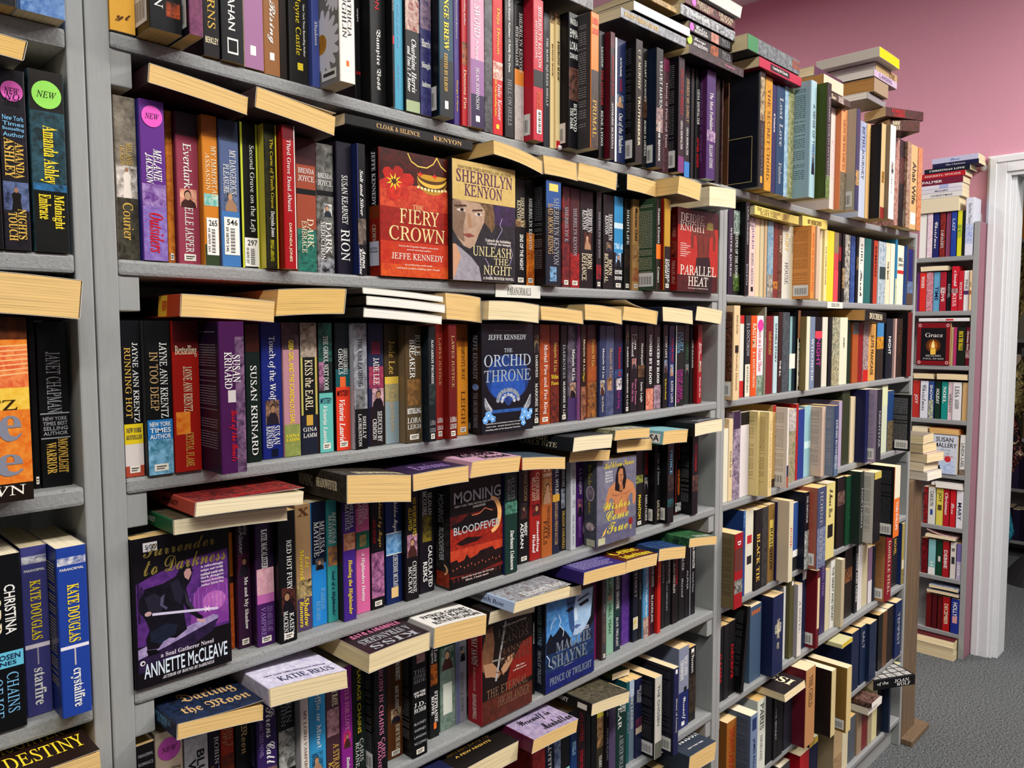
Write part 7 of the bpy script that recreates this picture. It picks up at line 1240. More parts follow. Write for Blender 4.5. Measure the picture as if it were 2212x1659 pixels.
flat_book('E', .7351, -.045, -.2113, .1, .0232, 0, -.034, .172, 'c8a0b4', 'e6c588', 'pink-covered paperback lying above the red moon cover', 'c8a0b4', 'iK.2-.4@.1-.9:Richelle;iK.04-.18@.3-.9:Mead', '', '', 0, 0, None, 0, 'paperbacks lying flat on upright rows')
flat_book('E', .8391, -.045, -.2137, .1005, .0191, 0, -.109, .172, '2c3844/5a6a78', 'e6c588', 'paperback with slate cloud cover lying past the pink-covered one', 'b03a2a', '', '', '', 0, 0, None, 0, 'paperbacks lying flat on upright rows')
flat_book('E', .9791, -.02, -.2224, .1091, .0187, 0, -.088, .172, '3a302a', 'e6c588', 'paperback lying squeezed beneath the black bite-titled one', '3a302a', '', '', '', 0, 0, None, 0, 'paperbacks lying flat on upright rows')
flat_book('E', .9649, -.04, -.201, .1035, .0236, 0, -.037, .172, '24282c', 'efe2c0', 'black paperback lying with bite title on its spine', '24282c', '', 'rQ.3-.8@.55-.9:SOME;rQ.3-.8@.15-.5:GIRLS BITE', '', 0, 0, None, 0, 'paperbacks lying flat on upright rows')
flat_book('E', 1.1082, -.02, -.2207, .1088, .0216, 0, -.067, .172, '2a2622', 'e6c588', 'lower of two stacked paperbacks lying above the long-haired man cover', '2a2622', '', '', '', 0, 0, None, 0, 'paperbacks lying flat on upright rows')
flat_book('E', 1.0828, -.035, -.1949, .1046, .0178, 0, -.047, .172, '2a2a24/b0b090', 'e6c588', 'upper of two stacked paperbacks lying above the long-haired man cover', '2a2a24/b0b090', 'bW.03-.14@.2-.9:VICKI', '', '', 0, 0, None, 0, 'paperbacks lying flat on upright rows')
flat_book('E', 1.2238, -.04, -.2169, .0843, .0253, 0, -.043, .172, '8ab8bc', 'e6c588', 'pale blue-covered paperback lying with a barcode on its spine', '8ab8bc', '', 'sK.75-.95@.2-.7:USA', '.72-.96@.1-.8:e8e8e8', 0, 0, None, 0, 'paperbacks lying flat on upright rows')
flat_book('E', 1.3184, -.05, -.2098, .1036, .0254, 0, .01, .172, '1c1c20', 'efe2c0', 'black paperback lying at the end, corner over the post', '1c1c20', 'iS.03-.15@.2-.9:Darkness', '', '', 0, 0, None, 0, 'paperbacks lying flat on upright rows')
flat_book('E', .3134, -.045, -.4328, .099, .0175, 0, -.14, .172, '1c222c/2a3a5c', 'e6c588', 'dark blue paperback with curled cover and gothic moon title', '1c222c/2a3a5c', 'fA.25-.42@.25-.9:Darling;fA.08-.22@.15-.95:the Moon', 'rC.6-.95@.55-.85:SHERRILL;rC.65-.9@.2-.5:QUINN', '', 0, .006, None, 0, 'paperbacks lying flat on upright rows')
flat_book('E', .4164, -.05, -.4326, .1053, .0227, 0, -.11, .172, 'e0dce8/b8b4d0', 'ead9b0', 'white and lavender paperback lying past the gothic moon-titled one', 'e0dce8/b8b4d0', 'rN.06-.14@.2-.9:KATIE REUS;sN.18-.2@.1-.9:NEW YORK TIMES BESTSELLING AUTHOR', '', '', 0, 0, None, 0, 'paperbacks lying flat on upright rows')
flat_book('R', .548, -.06, -.4312, .0986, .0247, 0, .013, .172, '2c1a20', 'ead9b0', 'maroon-topped paperback lying upside down, corner jutting out', '2c1a20', 'bI.6-.7@.1-.9:KIMBERLY RAYE;bS.75-.85@.1-.9:A STRANGERS;bS.88-.97@.1-.9:KISS', '', '', 0, 0, None, 0, 'paperbacks lying flat on upright rows')
flat_book('E', .6596, -.05, -.4361, .0991, .0291, 0, -.077, .172, 'dedcd6', 'e6c588', 'white-covered paperback lying with three printed names', 'dedcd6', 'sK.2-.27@.1-.95:PATRICIA GAFFNEY;sK.12-.19@.2-.95:MARY BLAYNEY;sK.04-.11@.1-.95:RUTH RYAN LANGAN', '', '', 0, 0, None, 0, 'paperbacks lying flat on upright rows')
flat_book('E', .7928, -.02, -.4469, .1027, .0186, 0, -.071, .172, '2a2422', 'efe2c0', 'paperback lying beneath the pale blue woman-covered one', '2a2422', '', '', '', 0, 0, None, 0, 'paperbacks lying flat on upright rows')
flat_book('E', .8999, -.02, -.4465, .1119, .0168, 0, -.074, .172, '1c1c24', 'efe2c0', 'page block lying beyond the pale blue woman-covered one', '1c1c24', '', '', '', 0, 0, None, 0, 'paperbacks lying flat on upright rows')
flat_book('E', .8113, -.055, -.4254, .1289, .0163, 0, -.047, .172, 'a8b0b8/6a5a54', 'ead9b0', 'pale blue paperback with a reclining woman cover, lying on two others', 'b8ccec', 'rW.04-.16@.25-.95:Elizabeth Rose', 'rN.4-.9@.3-.75:Elizabeth Rose', '', 0, .0036, None, 0, 'paperbacks lying flat on upright rows')
flat_book('E', .9864, -.045, -.427, .1171, .0213, 0, -.061, .172, '3a2c70', 'e6c588', 'violet text-backed paperback lying cover-down', '3a2c70', 'lines', '', '', 0, 0, None, 0, 'paperbacks lying flat on upright rows')
flat_book('E', 1.1101, -.04, -.4362, .0988, .022, 0, -.06, .172, '5a2a1c', 'e6c588', 'red-brown inheritance-titled paperback lying in the overhanging row', '5a2a1c', 'bY.2-.35@.1-.9:Celtic;bY.04-.16@.1-.95:Inheritance', '', '', 0, 0, None, 0, 'paperbacks lying flat on upright rows')
flat_book('E', 1.2128, -.04, -.4366, .0935, .0231, 0, -.14, .172, '1c2a48/3a5a8a', 'e6c588', 'midnight blue-covered paperback lying second from the post', '1c2a48/3a5a8a', '', '', '', 0, 0, None, 0, 'paperbacks lying flat on upright rows')
flat_book('E', 1.3103, -.045, -.429, .1058, .0176, 0, -.14, .172, '1c2a24/3f7a4a', 'e6c588', 'green and black-covered paperback lying over the post end', '1c2a24/3f7a4a', 'rW.02-.1@.3-.9:SUSAN KEARNEY', '', '', 0, 0, None, 0, 'paperbacks lying flat on upright rows')
flat_book('E', .7074, -.03, -.6762, .138, .03, 0, 0, .172, '211c1a', 'ead9b0', 'black paperback with thin gold lines of print lying lowest in view', '211c1a', 'sG.3-.33@.1-.9:THERES ONE WAY;sG.24-.27@.1-.9:SIXTEEN DAYS TO;sG.17-.2@.1-.9:A FEW NIGHTS', '', '', 0, 0, None, 0, 'paperbacks lying flat on upright rows')
flat_book('E', .6114, -.02, -.6537, .1043, .0212, 0, -.083, .172, '22264a', 'ead9b0', 'navy paperback lying at the bottom edge beside the gold-printed black one', '22264a', '', '', '', 0, 0, None, 0, 'paperbacks lying flat on upright rows')
flat_book('E', .8516, -.055, -.6600, .1085, .021, 0, -.05, .172, 'b8a8c0/8a80a0', 'e6c588', 'lilac paperback with burgundy spine and curly werewolf title', '5a1a38', 'cK.2-.34@.15-.8:Werewolf in;cK.05-.17@.35-.98:Manhattan;cK.38-.5@.4-.55:A', '', '', 0, 0, None, 0, 'paperbacks lying flat on upright rows')
flat_book('E', .9964, -.055, -.6523, .1074, .0198, 0, -.126, .172, '2c2a24/6a6450', 'ead9b0', 'black-spined paperback with misty tree cover lying above the green spine', '17171a', '', 'rW.4-.7@.3-.7:BY SUNNY', '.82-.94@.25-.75:d8d4cc', 0, 0, None, 0, 'paperbacks lying flat on upright rows')
flat_book('E', 1.165, .03, -.6739, .0567, .0119, 0, -.117, .12, '3a4a3a', 'efe2c0', 'pale page block lying behind the misty tree cover', '3a4a3a', '', '', '', 0, 0, None, 0, 'paperbacks lying flat on upright rows')
flat_book('E', 1.3285, -.04, -.9042, .105, .0383, 0, -.074, .172, '39424f', 'e6c588', 'slate paperback with white capital title lying on the bottom ledge', '39424f', 'rW.2-.5@.1-.98:DRACON;sW.1-.12@.1-.9:NEW YORK TIMES', 'sS.4-.6@.2-.8:DRACON', '', 0, 0, None, 0, 'paperbacks lying flat on upright rows')
flat_book('S', .8691, -.03, .5165, .1543, .0174, 0, 0, .13, '2a2a2e', 'efe2c0', 'grey and black paperback lying spine-out on the top books, cut by the frame', '4a4a4c/9a9a9c', '', '', '', 0, 0, None, 0, 'books piled above the nearer bookcase')
flat_book('S', 1.0979, -.03, .5267, .2025, .0174, 0, 0, .15, '202832', 'efe2c0', 'silver-spined trade paperback lying spine-out at the foot of its pile', '6a7078/b0b4b8', '', 'bG.05-.55@.25-.75:RIGHT THROUGH ME', '', 0, 0, None, 0, 'books piled above the nearer bookcase')
flat_book('S', 1.1402, -.026, .5518, .1796, .0163, 0, 0, .15, '1c2026', 'ead9b0', 'white-spined book lying second in the pile over the top shelf', 'e0e2e2', '', '', '', 0, 0, None, 0, 'books piled above the nearer bookcase')
flat_book('S', 1.1812, -.015, .5895, .1103, .0111, 0, 0, .12, 'c8a860', 'ead9b0', 'gold-covered book lying topmost in the pile over the top shelf', 'c8a860/4a3420', '', '', '', 0, 0, None, 0, 'books piled above the nearer bookcase')
flat_book('S', 1.3044, -.035, .5165, .2062, .0168, 0, 0, .115, '1c191a', 'ead9b0', 'dark rose-patterned paperback at the foot of the spine-out pile by the case end', '2c2628/5a5050', '', 'cI.6-.85@.3-.7:Vampires', '', 0, 0, None, 0, 'books piled above the nearer bookcase')
flat_book('S', 1.3245, -.02, .5399, .1664, .023, 0, 0, .11, '1a1818', 'ead9b0', 'black savage-titled paperback with lime sticker, second from the pile foot', '211d1e', '', 'cW.08-.4@.5-.9:Savage;bW.1-.42@.15-.45:AWAKENING;rS.75-.95@.2-.8:TYLER', '.48-.66:c87040/2a1a18', 0, 0, 'g', 0, 'books piled above the nearer bookcase')
flat_book('S', 1.3286, -.018, .5681, .1632, .0196, 0, 0, .11, '1a1818', 'ead9b0', 'black paperback with half a pink sticker, third from the pile foot', '211d1e', '', 'cW.14-.4@.45-.9:Coles;bW.12-.42@.12-.4:REDEMPTION;rS.75-.95@.2-.8:TYLER', '.5-.68:a05a44/c8a090', 0, 0, 'p', 0, 'books piled above the nearer bookcase')
flat_book('S', 1.2962, -.02, .5901, .2042, .0201, 0, 0, .115, '17191c', 'ead9b0', 'black and white streaked paperback, fourth from the pile foot', '1c2024/c8ccd0', '', 'iW.15-.5@.3-.8:Hunters Heart', '', 0, 0, None, 0, 'books piled above the nearer bookcase')
flat_book('S', 1.3113, -.02, .6141, .1882, .0202, 0, 0, .115, '4a1c22', 'ead9b0', 'maroon moon-titled paperback with pink sticker, fifth from the pile foot', '5a2228', '', 'rQ.22-.45@.5-.9:REBECCA;rQ.22-.5@.1-.45:YORK;rQ.65-.95@.5-.9:DRAGON;rQ.65-.95@.1-.48:MOON', '.46-.6@.2-.9:b89080/5a2228', 0, 0, 'q', 0, 'books piled above the nearer bookcase')
flat_book('F', 1.2795, -.03, .6367, .2276, .0214, 0, 0, .12, 'b8bcc0', 'f2efe6', 'white-paged book topmost on the spine-out pile by the case end', 'b8bcc0', '', '', '', 0, 0, None, 0, 'books piled above the nearer bookcase')
flat_book('S', 1.5519, -.048, .5465, .1998, .0205, 0, 0, .14, '7a1a34', 'ead9b0', 'crimson black-labelled book lying spine-out on the farther bookcase', 'b8304e', '', 'bW.3-.65@.3-.7:Courting Mr Lincoln', '.25-.7@.15-.85:1c161a', 0, 0, None, 0, 'books piled above the farther bookcase')
flat_book('S', 1.5022, -.048, .5694, .2385, .0318, 0, 0, .14, '2a3234', 'ead9b0', 'grey and green-spined thick book lying on the crimson one', '4a5456/8a9496', '', '', '.0-.18:3f8a5a;.85-1@.3-.9:b05a3a/4a5456', 0, 0, None, 0, 'books piled above the farther bookcase')
flat_book('S', 1.8259, -.058, .5465, .1811, .0167, 0, 0, .15, '3a322c', 'ead9b0', 'brown spine-out book at the foot of the second pile on the farther bookcase', '4a3e34', '', 'bQ.1-.5@.5-.9:LINDA;bQ.15-.55@.1-.5:HOWARD', '.6-.78:2a3060/c8b8a0', 0, 0, None, 0, 'books piled above the farther bookcase')
flat_book('S', 1.8933, -.038, .5797, .1176, .0311, 0, 0, .15, 'c8b890', 'c89a5c', 'tan-paged book with cream spine in the middle of the second pile', 'd4c8b0', '', '', '', 0, 0, None, 0, 'books piled above the farther bookcase')
flat_book('S', 1.9079, -.008, .6169, .1718, .0228, 0, 0, .14, '2a2c4a', 'efe2c0', 'navy and plum-spined book topmost on the second pile', '2c3050/6a2a40', '', '', '', 0, 0, None, 0, 'books piled above the farther bookcase')
flat_book('S', 2.1684, -.038, .6082, .1322, .0178, 0, 0, .15, '6a6a6c', 'f2efe6', 'pale grey book lying lowest in the third pile on the farther bookcase', '8a8a8c', '', '', '', 0, 0, None, 0, 'books piled above the farther bookcase')
flat_book('S', 2.1856, -.048, .6284, .1028, .0368, 0, 0, .14, '8a7a60', 'c89a5c', 'tan-paged paperback lying second in the third pile', '9a8a70', '', '', '', 0, 0, None, 0, 'books piled above the farther bookcase')
flat_book('S', 2.1823, -.048, .6676, .171, .0189, 0, 0, .14, '7a6a80', 'f2efe6', 'lilac-spined book lying third in the third pile', 'b8a8bc', '', 'rP.1-.9@.2-.8:LANSING', '', 0, 0, None, 0, 'books piled above the farther bookcase')
flat_book('S', 2.2205, -.038, .689, .162, .0252, 0, 0, .14, '2a2620', 'f2efe6', 'gold-spined book lying fourth in the third pile', 'a8946a', '', 'rF.6-.9@.2-.8:DR', '', 0, 0, None, 0, 'books piled above the farther bookcase')
flat_book('E', 2.1892, -.058, .7166, .1498, .026, 0, 0, .17, 'd8d4c8', 'e8c818', 'white book with bright yellow page edges topmost on the third pile', 'd8d4c8', '', '', '', 0, 0, None, 0, 'books piled above the farther bookcase')
flat_book('S', 2.3065, -.048, .5465, .0945, .0311, -.6, 0, .075, '2c2422', 'ead9b0', 'brown hardback with pale lettering lying under the forest-titled one', '3a2420/6a3a30', '', 'bQ.1-.35@.5-.9:ROBERT;bQ.1-.35@.1-.45:BRUCE', '', 0, 0, None, 0, 'books piled above the farther bookcase')
flat_book('S', 2.2752, -.048, .58, .1418, .0258, -.402, 0, .075, '3a2020', 'ead9b0', 'red-brown forest-titled hardback lying topmost by the case end', '5a2a28/3a201c', '', 'bR.15-.5@.5-.9:FOREST;bR.2-.5@.1-.45:LAIRD', '', 0, 0, None, 0, 'books piled above the farther bookcase')
flat_book('S', 1.6169, -.01, .2511, .2195, .0201, 0, -.014, .12, 'd8c060', 'ead9b0', 'yellow slave-girl-titled paperback lying spine-out under the farther top shelf', 'e0cc74', '', 'rF.05-.55@.5-.9:THE LOST GERMAN;rF.12-.5@.1-.48:SLAVE GIRL', '.62-.7@.1-.9:8a5a40/e0cc74', 0, 0, None, 0, 'paperbacks lying flat on upright rows')
flat_book('S', 1.8566, -.01, .2487, .1454, .0243, 0, .011, .13, 'd0b858', 'ead9b0', 'second yellow paperback lying spine-out under the farther top shelf', 'e0cc70', '', 'bF.2-.75@.25-.75:MY MERCEDES', '', 0, 0, None, 0, 'paperbacks lying flat on upright rows')
flat_book('S', 2.2167, -.03, .021, .1621, .0292, 0, -.044, .13, '4a4640', 'c89a5c', 'black-spined tan-edged paperback lying open under the second farther shelf', '201c1a', '', 'bQ.2-.8@.2-.8:DUCHESS', '', 0, 0, None, 0, 'paperbacks lying flat on upright rows')
flat_book('E', 2.1232, -.03, -.8823, .0745, .012, 0, 0, .172, 'c8c49a', 'd8c038', 'yellow-edged paperback lying on navy spines low in the farther bookcase', 'c8c49a', '', '', '', 0, 0, None, 0, 'paperbacks lying flat on upright rows')
flat_book('F', 1.7347, -.05, -.8899, .1118, .018, 0, 0, .12, '2c2426', 'ead9b0', 'brown paperback with pale capital title lying low in the farther bookcase', '2c2426', 'bQ.5-.8@.1-.9:YSSI', '', '', 0, 0, None, 0, 'paperbacks lying flat on upright rows')
flat_book('E', 2.3603, -.02, -1.1623, .1136, .02, 0, 0, .172, 'c8c4b4', 'f2efe6', 'white paperback lying beneath the brick-patterned one low by the case end', 'c8c4b4', '', '', '', 0, 0, None, 0, 'paperbacks lying flat on upright rows')
flat_book('E', 2.3603, -.03, -1.1373, .0702, .016, 0, 0, .172, '2a1c1c/8a6a60', 'f2efe6', 'red and black-covered paperback lying over the white one low in the case', '2a1c1c/8a6a60', '', '', '', 0, 0, None, 0, 'paperbacks lying flat on upright rows')
flat_book('S', 2.4532, 0, -1.1247, .16, .032, -.5, 0, .11, '1c1b1e', 'ead9b0', 'black paperback with tiled cover lying near the floor by the wood panel', '17171b', 'tiles', 'rW.05-.4@.4-.8:of the;rW.5-.85@.5-.85:JOAN;rW.55-.88@.1-.45:WOLF', '', 0, 0, None, 0, 'paperbacks lying flat on upright rows')
flat_book('E', 2.5793, -.01, -1.1169, .0901, .018, 0, 0, .172, 'b8b48a/d8d4b0', 'a8d0c8', 'pale yellow-covered paperback lying behind the tiled black one', 'b8b48a/d8d4b0', '', '', '', 0, 0, None, 0, 'paperbacks lying flat on upright rows')
flat_book('S', 3.604, 0.2964, 0.4820, 0.172, 0.0588, 0, 0, .1, 'dcd4b8', 'efe2c0', 'cream-spined romance at the foot of the pile on the doorway bookcase', 'dcd4b8', "", '', '', 0, 0, None, 1, 'books piled above the doorway bookcase')
flat_book('S', 3.604, 0.2852, 0.5412, 0.172, 0.0207, 0, 0, .1, 'dcdcd8', 'efe2c0', 'white-spined romance second in the doorway bookcase pile', 'dcdcd8', "", 'sJ.2-.9@.3-.7:CHRISTMAS', '', 0, 0, None, 1, 'books piled above the doorway bookcase')
flat_book('S', 3.604, 0.2858, 0.5623, 0.172, 0.0165, 0, 0, .1, 'd4d4dc', 'efe2c0', 'white-spined romance third in the doorway bookcase pile', 'd4d4dc', "", 'sN.3-.8@.3-.7:MALLERY', '', 0, 0, None, 1, 'books piled above the doorway bookcase')
flat_book('S', 3.604, 0.2864, 0.5792, 0.172, 0.0165, 0, 0, .1, 'd8d8e0', 'efe2c0', 'pale-spined romance fourth in the doorway bookcase pile', 'd8d8e0', "", '', '.5-.7:a8b0d8', 0, 0, None, 1, 'books piled above the doorway bookcase')
flat_book('S', 3.604, 0.2839, 0.5961, 0.172, 0.0273, 0, 0, .1, '7a2440', 'efe2c0', 'magenta-black-spined romance fifth in the doorway bookcase pile', '7a2440', "", 'sW.05-.6@.3-.7:PALMER', '', 0, 0, None, 1, 'books piled above the doorway bookcase')
flat_book('S', 3.604, 0.2762, 0.6238, 0.172, 0.0209, 0, 0, .1, 'b82430', 'efe2c0', 'red-spined romance sixth in the doorway bookcase pile', 'b82430', "", 'rW.1-.9@.3-.7:SHERRYL WOODS', '', 0, 0, None, 1, 'books piled above the doorway bookcase')
flat_book('S', 3.604, 0.2600, 0.6451, 0.172, 0.0195, 0, 0, .1, '1a2234', 'efe2c0', 'black-spined romance seventh in the doorway bookcase pile', '1a2234', "", 'bW.1-.9@.3-.7:CHRISTMAS LOVE', '', 0, 0, None, 1, 'books piled above the doorway bookcase')
flat_book('S', 3.604, 0.2290, 0.6650, 0.172, 0.0171, 0, 0, .1, '22244a', 'efe2c0', 'navy-spined romance eighth in the doorway bookcase pile', '22244a', "", 'rW.1-.9@.3-.7:The Christmas', '', 0, 0, None, 1, 'books piled above the doorway bookcase')
flat_book('S', 3.604, 0.2315, 0.6824, 0.172, 0.0220, 0, 0, .1, 'c0c4dc', 'efe2c0', 'pale blue-spined romance topmost in the doorway bookcase pile', 'c0c4dc', "", 'cB.2-.8@.3-.7:Love', '', 0, 0, None, 1, 'books piled above the doorway bookcase')
flat_book('R', 3.605, .262, .2387, .1064, .02, 0, 0, .1, 'b8a888', 'efe2c0', 'cream page block lying on the second row of the doorway bookcase', None, '', '', '', 0, 0, None, 1, 'books lying flat on the doorway bookcase')
flat_book('S', 3.605, .262, .0264, .1911, .014, 0, 0, .1, 'e0e0e0', 'efe2c0', 'white-spined paperback lying over the candle-covered hardback', 'dcdcdc', '', 'rR.3-.7@.3-.7:Christmas', '.55-.7@.2-.8:c83a44', 0, 0, None, 1, 'books lying flat on the doorway bookcase')
flat_book('R', 3.605, .277, -.2174, .0815, .022, 0, 0, .1, 'a89878', 'ead9b0', 'cream page block lying hidden-end side over the third lower row of doorway bookcase', None, '', '', '', 0, 0, None, 1, 'books lying flat on the doorway bookcase')
flat_book('R', 3.605, .1846, -.2176, .117, .024, 0, 0, .1, '8a7a60', 'ead9b0', 'cream page block lying over the teal and white spines', None, '', '', '', 0, 0, None, 1, 'books lying flat on the doorway bookcase')
flat_book('R', 3.605, .275, -.4505, .0635, .026, 0, 0, .1, 'c8c0a8', 'efe2c0', 'cream page block lying beside the tan one on the doorway bookcase', None, '', '', '', 0, 0, None, 1, 'books lying flat on the doorway bookcase')
flat_book('R', 3.605, .2057, -.4489, .1152, .024, 0, 0, .1, 'b06a3a', 'e0b878', 'tan page block lying on the white and blue face-out romance', None, '', '', '', 0, 0, None, 1, 'books lying flat on the doorway bookcase')
flat_book('R', 3.605, .19, -.6702, .013, .012, 0, 0, .1, 'd8d4c8', 'f2efe6', 'white page block lying half hidden above the yellow spine', None, '', '', '', 0, 0, None, 1, 'books lying flat on the doorway bookcase')
flat_book('R', 3.605, .1744, -.6787, .104, .024, 0, 0, .1, 'e0dcd8', 'f2efe6', 'white-paged romance lying above the yellow and red spines', None, '', '', '', 0, 0, None, 1, 'books lying flat on the doorway bookcase')
flat_book('R', 3.605, .2073, -.8982, .1199, .014, 0, 0, .1, 'd8d0d0/b84a50', 'efe2c0', 'romance lying with its white cover lifted above the dark green spine', None, '', '', '', 0, .02, None, 1, 'books lying flat on the doorway bookcase')
flat_book('R', 3.605, .1937, -1.1367, .125, .012, 0, 0, .1, '8a8a94', 'ead9b0', 'lower romance lying on the dark red spines near the floor', None, '', '', '', 0, 0, None, 1, 'books lying flat on the doorway bookcase')
flat_book('R', 3.605, .1853, -1.1154, .1141, .012, 0, 0, .1, '4a5a80/c0c8d8', 'ead9b0', 'blue-covered romance lying on another above the dark red spines', None, '', '', '', 0, 0, None, 1, 'books lying flat on the doorway bookcase')
flat_book('F', 3.565, 0.2497, -1.4000, .18, 0.0280, 0, 0, .11, 'c8c0a8', 'ead9b0', 'lowest cream page block on the carpet below the doorway bookcase', None, "", "", "", 0, 0, None, 1, 'books stacked on the carpet by the doorway bookcase')
flat_book('F', 3.565, 0.2511, -1.3715, .18, 0.0250, 0, 0, .11, 'c8c0a8', 'ead9b0', 'middle cream page block on the carpet below the doorway bookcase', None, "", "", "", 0, 0, None, 1, 'books stacked on the carpet by the doorway bookcase')
flat_book('F', 3.565, 0.2507, -1.3460, .18, 0.0270, 0, 0, .11, '5a2024', 'ead9b0', 'maroon-covered paperback topmost of the stack on the carpet', None, "", "", "", 0, 0, None, 1, 'books stacked on the carpet by the doorway bookcase')
flat_book('F', 3.55, .42, -1.4000, .15, .026, .1, 0, .11, 'd0c8b4', 'efe2c0', 'lower white paperback of the small stack behind the wood cabinet foot', None, "", "", "", 0, 0, None, 1, 'books stacked on the carpet by the doorway bookcase')
flat_book('F', 3.55, .42, -1.3735, .15, .026, .1, 0, .11, 'd0c8b4', 'efe2c0', 'upper white paperback of the small stack behind the wood cabinet foot', None, "", "", "", 0, 0, None, 1, 'books stacked on the carpet by the doorway bookcase')
flat_book('R', 2.7750, -0.0383, -0.5065, .106, 0.0290, -0.125, 0, .172, 'b8b0b0', 'efe8d8', 'grey-edged paperback at the foot of the stack on the wood cabinet', None, "", "", "", 0, 0, None, 0, 'paperbacks stacked on the wood cabinet')
flat_book('R', 2.7750, -0.0262, -0.4763, .106, 0.0290, -0.125, 0, .172, '8a8478', 'e6d8b8', 'second paperback from below on the wood cabinet', None, "", "", "", 0, 0, None, 0, 'paperbacks stacked on the wood cabinet')
flat_book('R', 2.7750, -0.0352, -0.4461, .106, 0.0290, -0.200, 0, .172, 'c0a8a0', 'ead9b0', 'third paperback from below on the wood cabinet, jutting toward the aisle', None, "", "", "", 0, 0, None, 0, 'paperbacks stacked on the wood cabinet')
flat_book('R', 2.7750, -0.0217, -0.4159, .106, 0.0290, -0.100, 0, .172, '8a8070', 'e0cfa4', 'fourth paperback from below on the wood cabinet', None, "", "", "", 0, 0, None, 0, 'paperbacks stacked on the wood cabinet')
flat_book('R', 2.7750, -0.0220, -0.3857, .106, 0.0290, -0.000, 0, .172, '8a8274', 'e0d0a8', 'thick topmost paperback of the stack on the wood cabinet', None, "", "", "", 0, 0, None, 0, 'paperbacks stacked on the wood cabinet')
# ------------------------------------------------------------------ the room beyond the doorway
nb = empty('bookcase', (5.5, 0, 0)); tag(nb, 'dark bookcase in the next room seen through the white doorway', 'bookcase')
boxes('side_panel', [((0, .24), (.36, .38), (0, 2.1))], M_POST, nb, .001); boxes('side_panel', [((0, .24), (-.62, -.60), (0, 2.1))], M_POST, nb, .001)
NL = [.10, .42, .73, 1.02, 1.33, 1.63, 1.93]
for z in NL: boxes('shelf', [((0, .23), (-.60, .36), (z-.02, z))], M_SHELF, nb, .002)
boxes('back_panel', [((.23, .24), (-.60, .36), (0, 2.1))], M_POST, nb, 0)
pal = [['2a2440', '241f38', '2c2644', '1f1c30'], ['2a2440', '30284a', '221d34', '3a3050'], ['3a3a2c', '8a7a4a', '2c3a34', '6a5a40'], ['5a4a3a', 'c8c0a8', '34506a', '4a3a2a'], ['7a6a4a', '3a4a5a', '8a8a7a', '2a2a2a'], ['3a1a24', '5a2234', '202024', '6a8a5a'], ['c88a3a', '4a4a44', '8a6a3a', '3a3a3a']]
for ri, z in enumerate(NL):
    y = .35
    for i in range(8):
        t = RN.uniform(.022, .04)
        if ri >= 6 and i > 5: break
        r = empty('novel', (5.5+RN.uniform(.0, .012), y, z+.0007)); r.rotation_euler.z = -PI/2
        c = pal[ri][(i*3+ri) % 4]
        tag(r, f'{cname(c)} book, {ordinal(i+1)} from the door jamb, {ordinal(ri+1)} row up, next-room bookcase', 'book', 'books on the next-room bookcase')
        make_book(r, t, .12, RN.uniform(.19, .23), c, page='d8c8a0', rnd=RN); y -= t+.001
def cloth_mat(name, cols, scale):
    m, nt, p = new_mat(name, .9, .15); L = nt.links.new
    tc = node(nt, 'ShaderNodeTexCoord'); nz = node(nt, 'ShaderNodeTexNoise', Scale=float(scale), Detail=2.0, Distortion=1.5); L(tc.outputs['Object'], nz.inputs['Vector'])
    cr = node(nt, 'ShaderNodeValToRGB'); cr.color_ramp.interpolation = 'CONSTANT'; e = cr.color_ramp.elements
    while len(e) < len(cols): e.new(.5)
    for k, c in enumerate(cols): e[k].position = .3+.4*k/len(cols) if k else 0; e[k].color = (*lin(c), 1)
    L(nz.outputs['Fac'], cr.inputs[0]); L(cr.outputs[0], p.inputs['Base Color'])
    return m
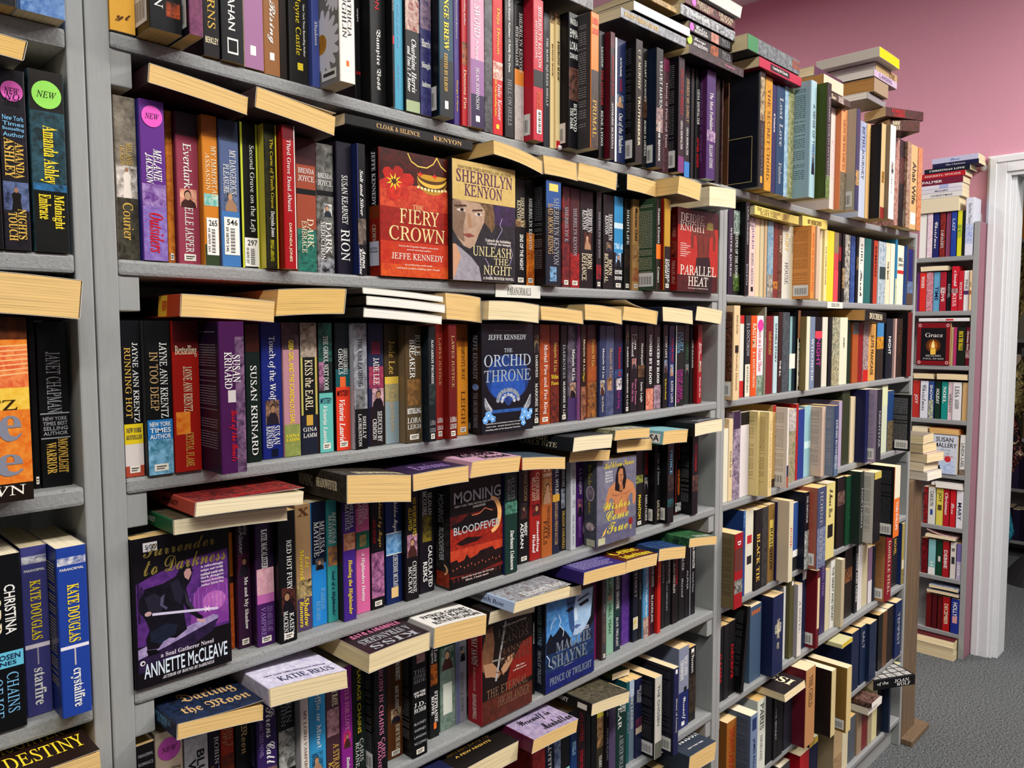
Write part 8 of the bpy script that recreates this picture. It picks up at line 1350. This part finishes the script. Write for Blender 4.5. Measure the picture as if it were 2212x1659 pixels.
def hung_cloth(x, y0, y1, zt, zb, mat, label, lean=.4):
    """a square cloth hung by one corner: a kite of folds, wide in the middle"""
    r = empty('hanging_cloth', (x, (y0+y1)/2, zt)); tag(r, label, 'cloth', 'cloths hung behind the door jamb')
    bm = bmesh.new(); NU, NV = 14, 18; g = []
    for j in range(NV+1):
        v = j/NV; wd_ = (v/.55 if v < .55 else (1-v)/.45)*.9+.1
        row_ = []
        for i in range(NU+1):
            u = i/NU-.5
            yy = u*(y1-y0)*wd_ + lean*(y1-y0)*(v-.5)*.4
            xx = .018*math.sin(u*13+v*3)*wd_ + .012*math.sin(v*7)
            row_.append(bm.verts.new((xx, yy, -(zt-zb)*v + .02*math.cos(u*9))))
        g.append(row_)
    for j in range(NV):
        for i in range(NU): bm.faces.new((g[j][i], g[j][i+1], g[j+1][i+1], g[j+1][i]))
    bmesh.ops.solidify(bm, geom=bm.faces[:], thickness=.003)
    me = bpy.data.meshes.new('cloth'); bm.to_mesh(me); bm.free(); me.materials.append(mat)
    for p in me.polygons: p.use_smooth = True
    link('fabric', me, r)
    hb = boxes('hook', [((-.01, .0), (-.004, .004), (-.01, .03))], M_DARK, r, .001)
camo = cloth_mat('camouflage_fabric', ['3a3424', '8a7a50', '5a5438', 'a89a6a', '241f18'], 22)
hung_cloth(3.99, -.10, .06, FL+.36, FL+.02, camo, 'upper camouflage cloth hung behind the door jamb')
hung_cloth(4.06, -.12, .06, FL-.12, FL-.40, camo, 'lower camouflage cloth hung behind the door jamb')
hung_cloth(3.97, -.07, .05, FL-.36, FL-.70, cloth_mat('floral_fabric', ['17151a', '17151a', '1c1a1e', '8a3a34', 'b0a890'], 60), 'black floral cloth hung behind the door jamb')
hung_cloth(3.96, -.05, .055, FL-.74, FL-1.03, cloth_mat('teal_fabric', ['1f5a70', '2f7a90', '4a9ab0', '1f4a60'], 45), 'teal cloth hung lowest behind the door jamb')
st = empty('floor_stand', (5.02, .06, 0)); tag(st, 'dark floor stand with a flared foot on the next-room carpet', 'stand')
bm_ = bmesh.new(); bmesh.ops.create_cone(bm_, cap_ends=True, segments=28, radius1=.17, radius2=.05, depth=.16, matrix=Matrix.Translation((0, 0, .08)))
me_ = bpy.data.meshes.new('foot'); bm_.to_mesh(me_); bm_.free(); me_.materials.append(M_DARK); link('foot', me_, st)
bm_ = bmesh.new(); bmesh.ops.create_cone(bm_, cap_ends=True, segments=18, radius1=.02, radius2=.02, depth=.7, matrix=Matrix.Translation((0, 0, .5)))
me_ = bpy.data.meshes.new('pole'); bm_.to_mesh(me_); bm_.free(); me_.materials.append(M_DARK); link('pole', me_, st)
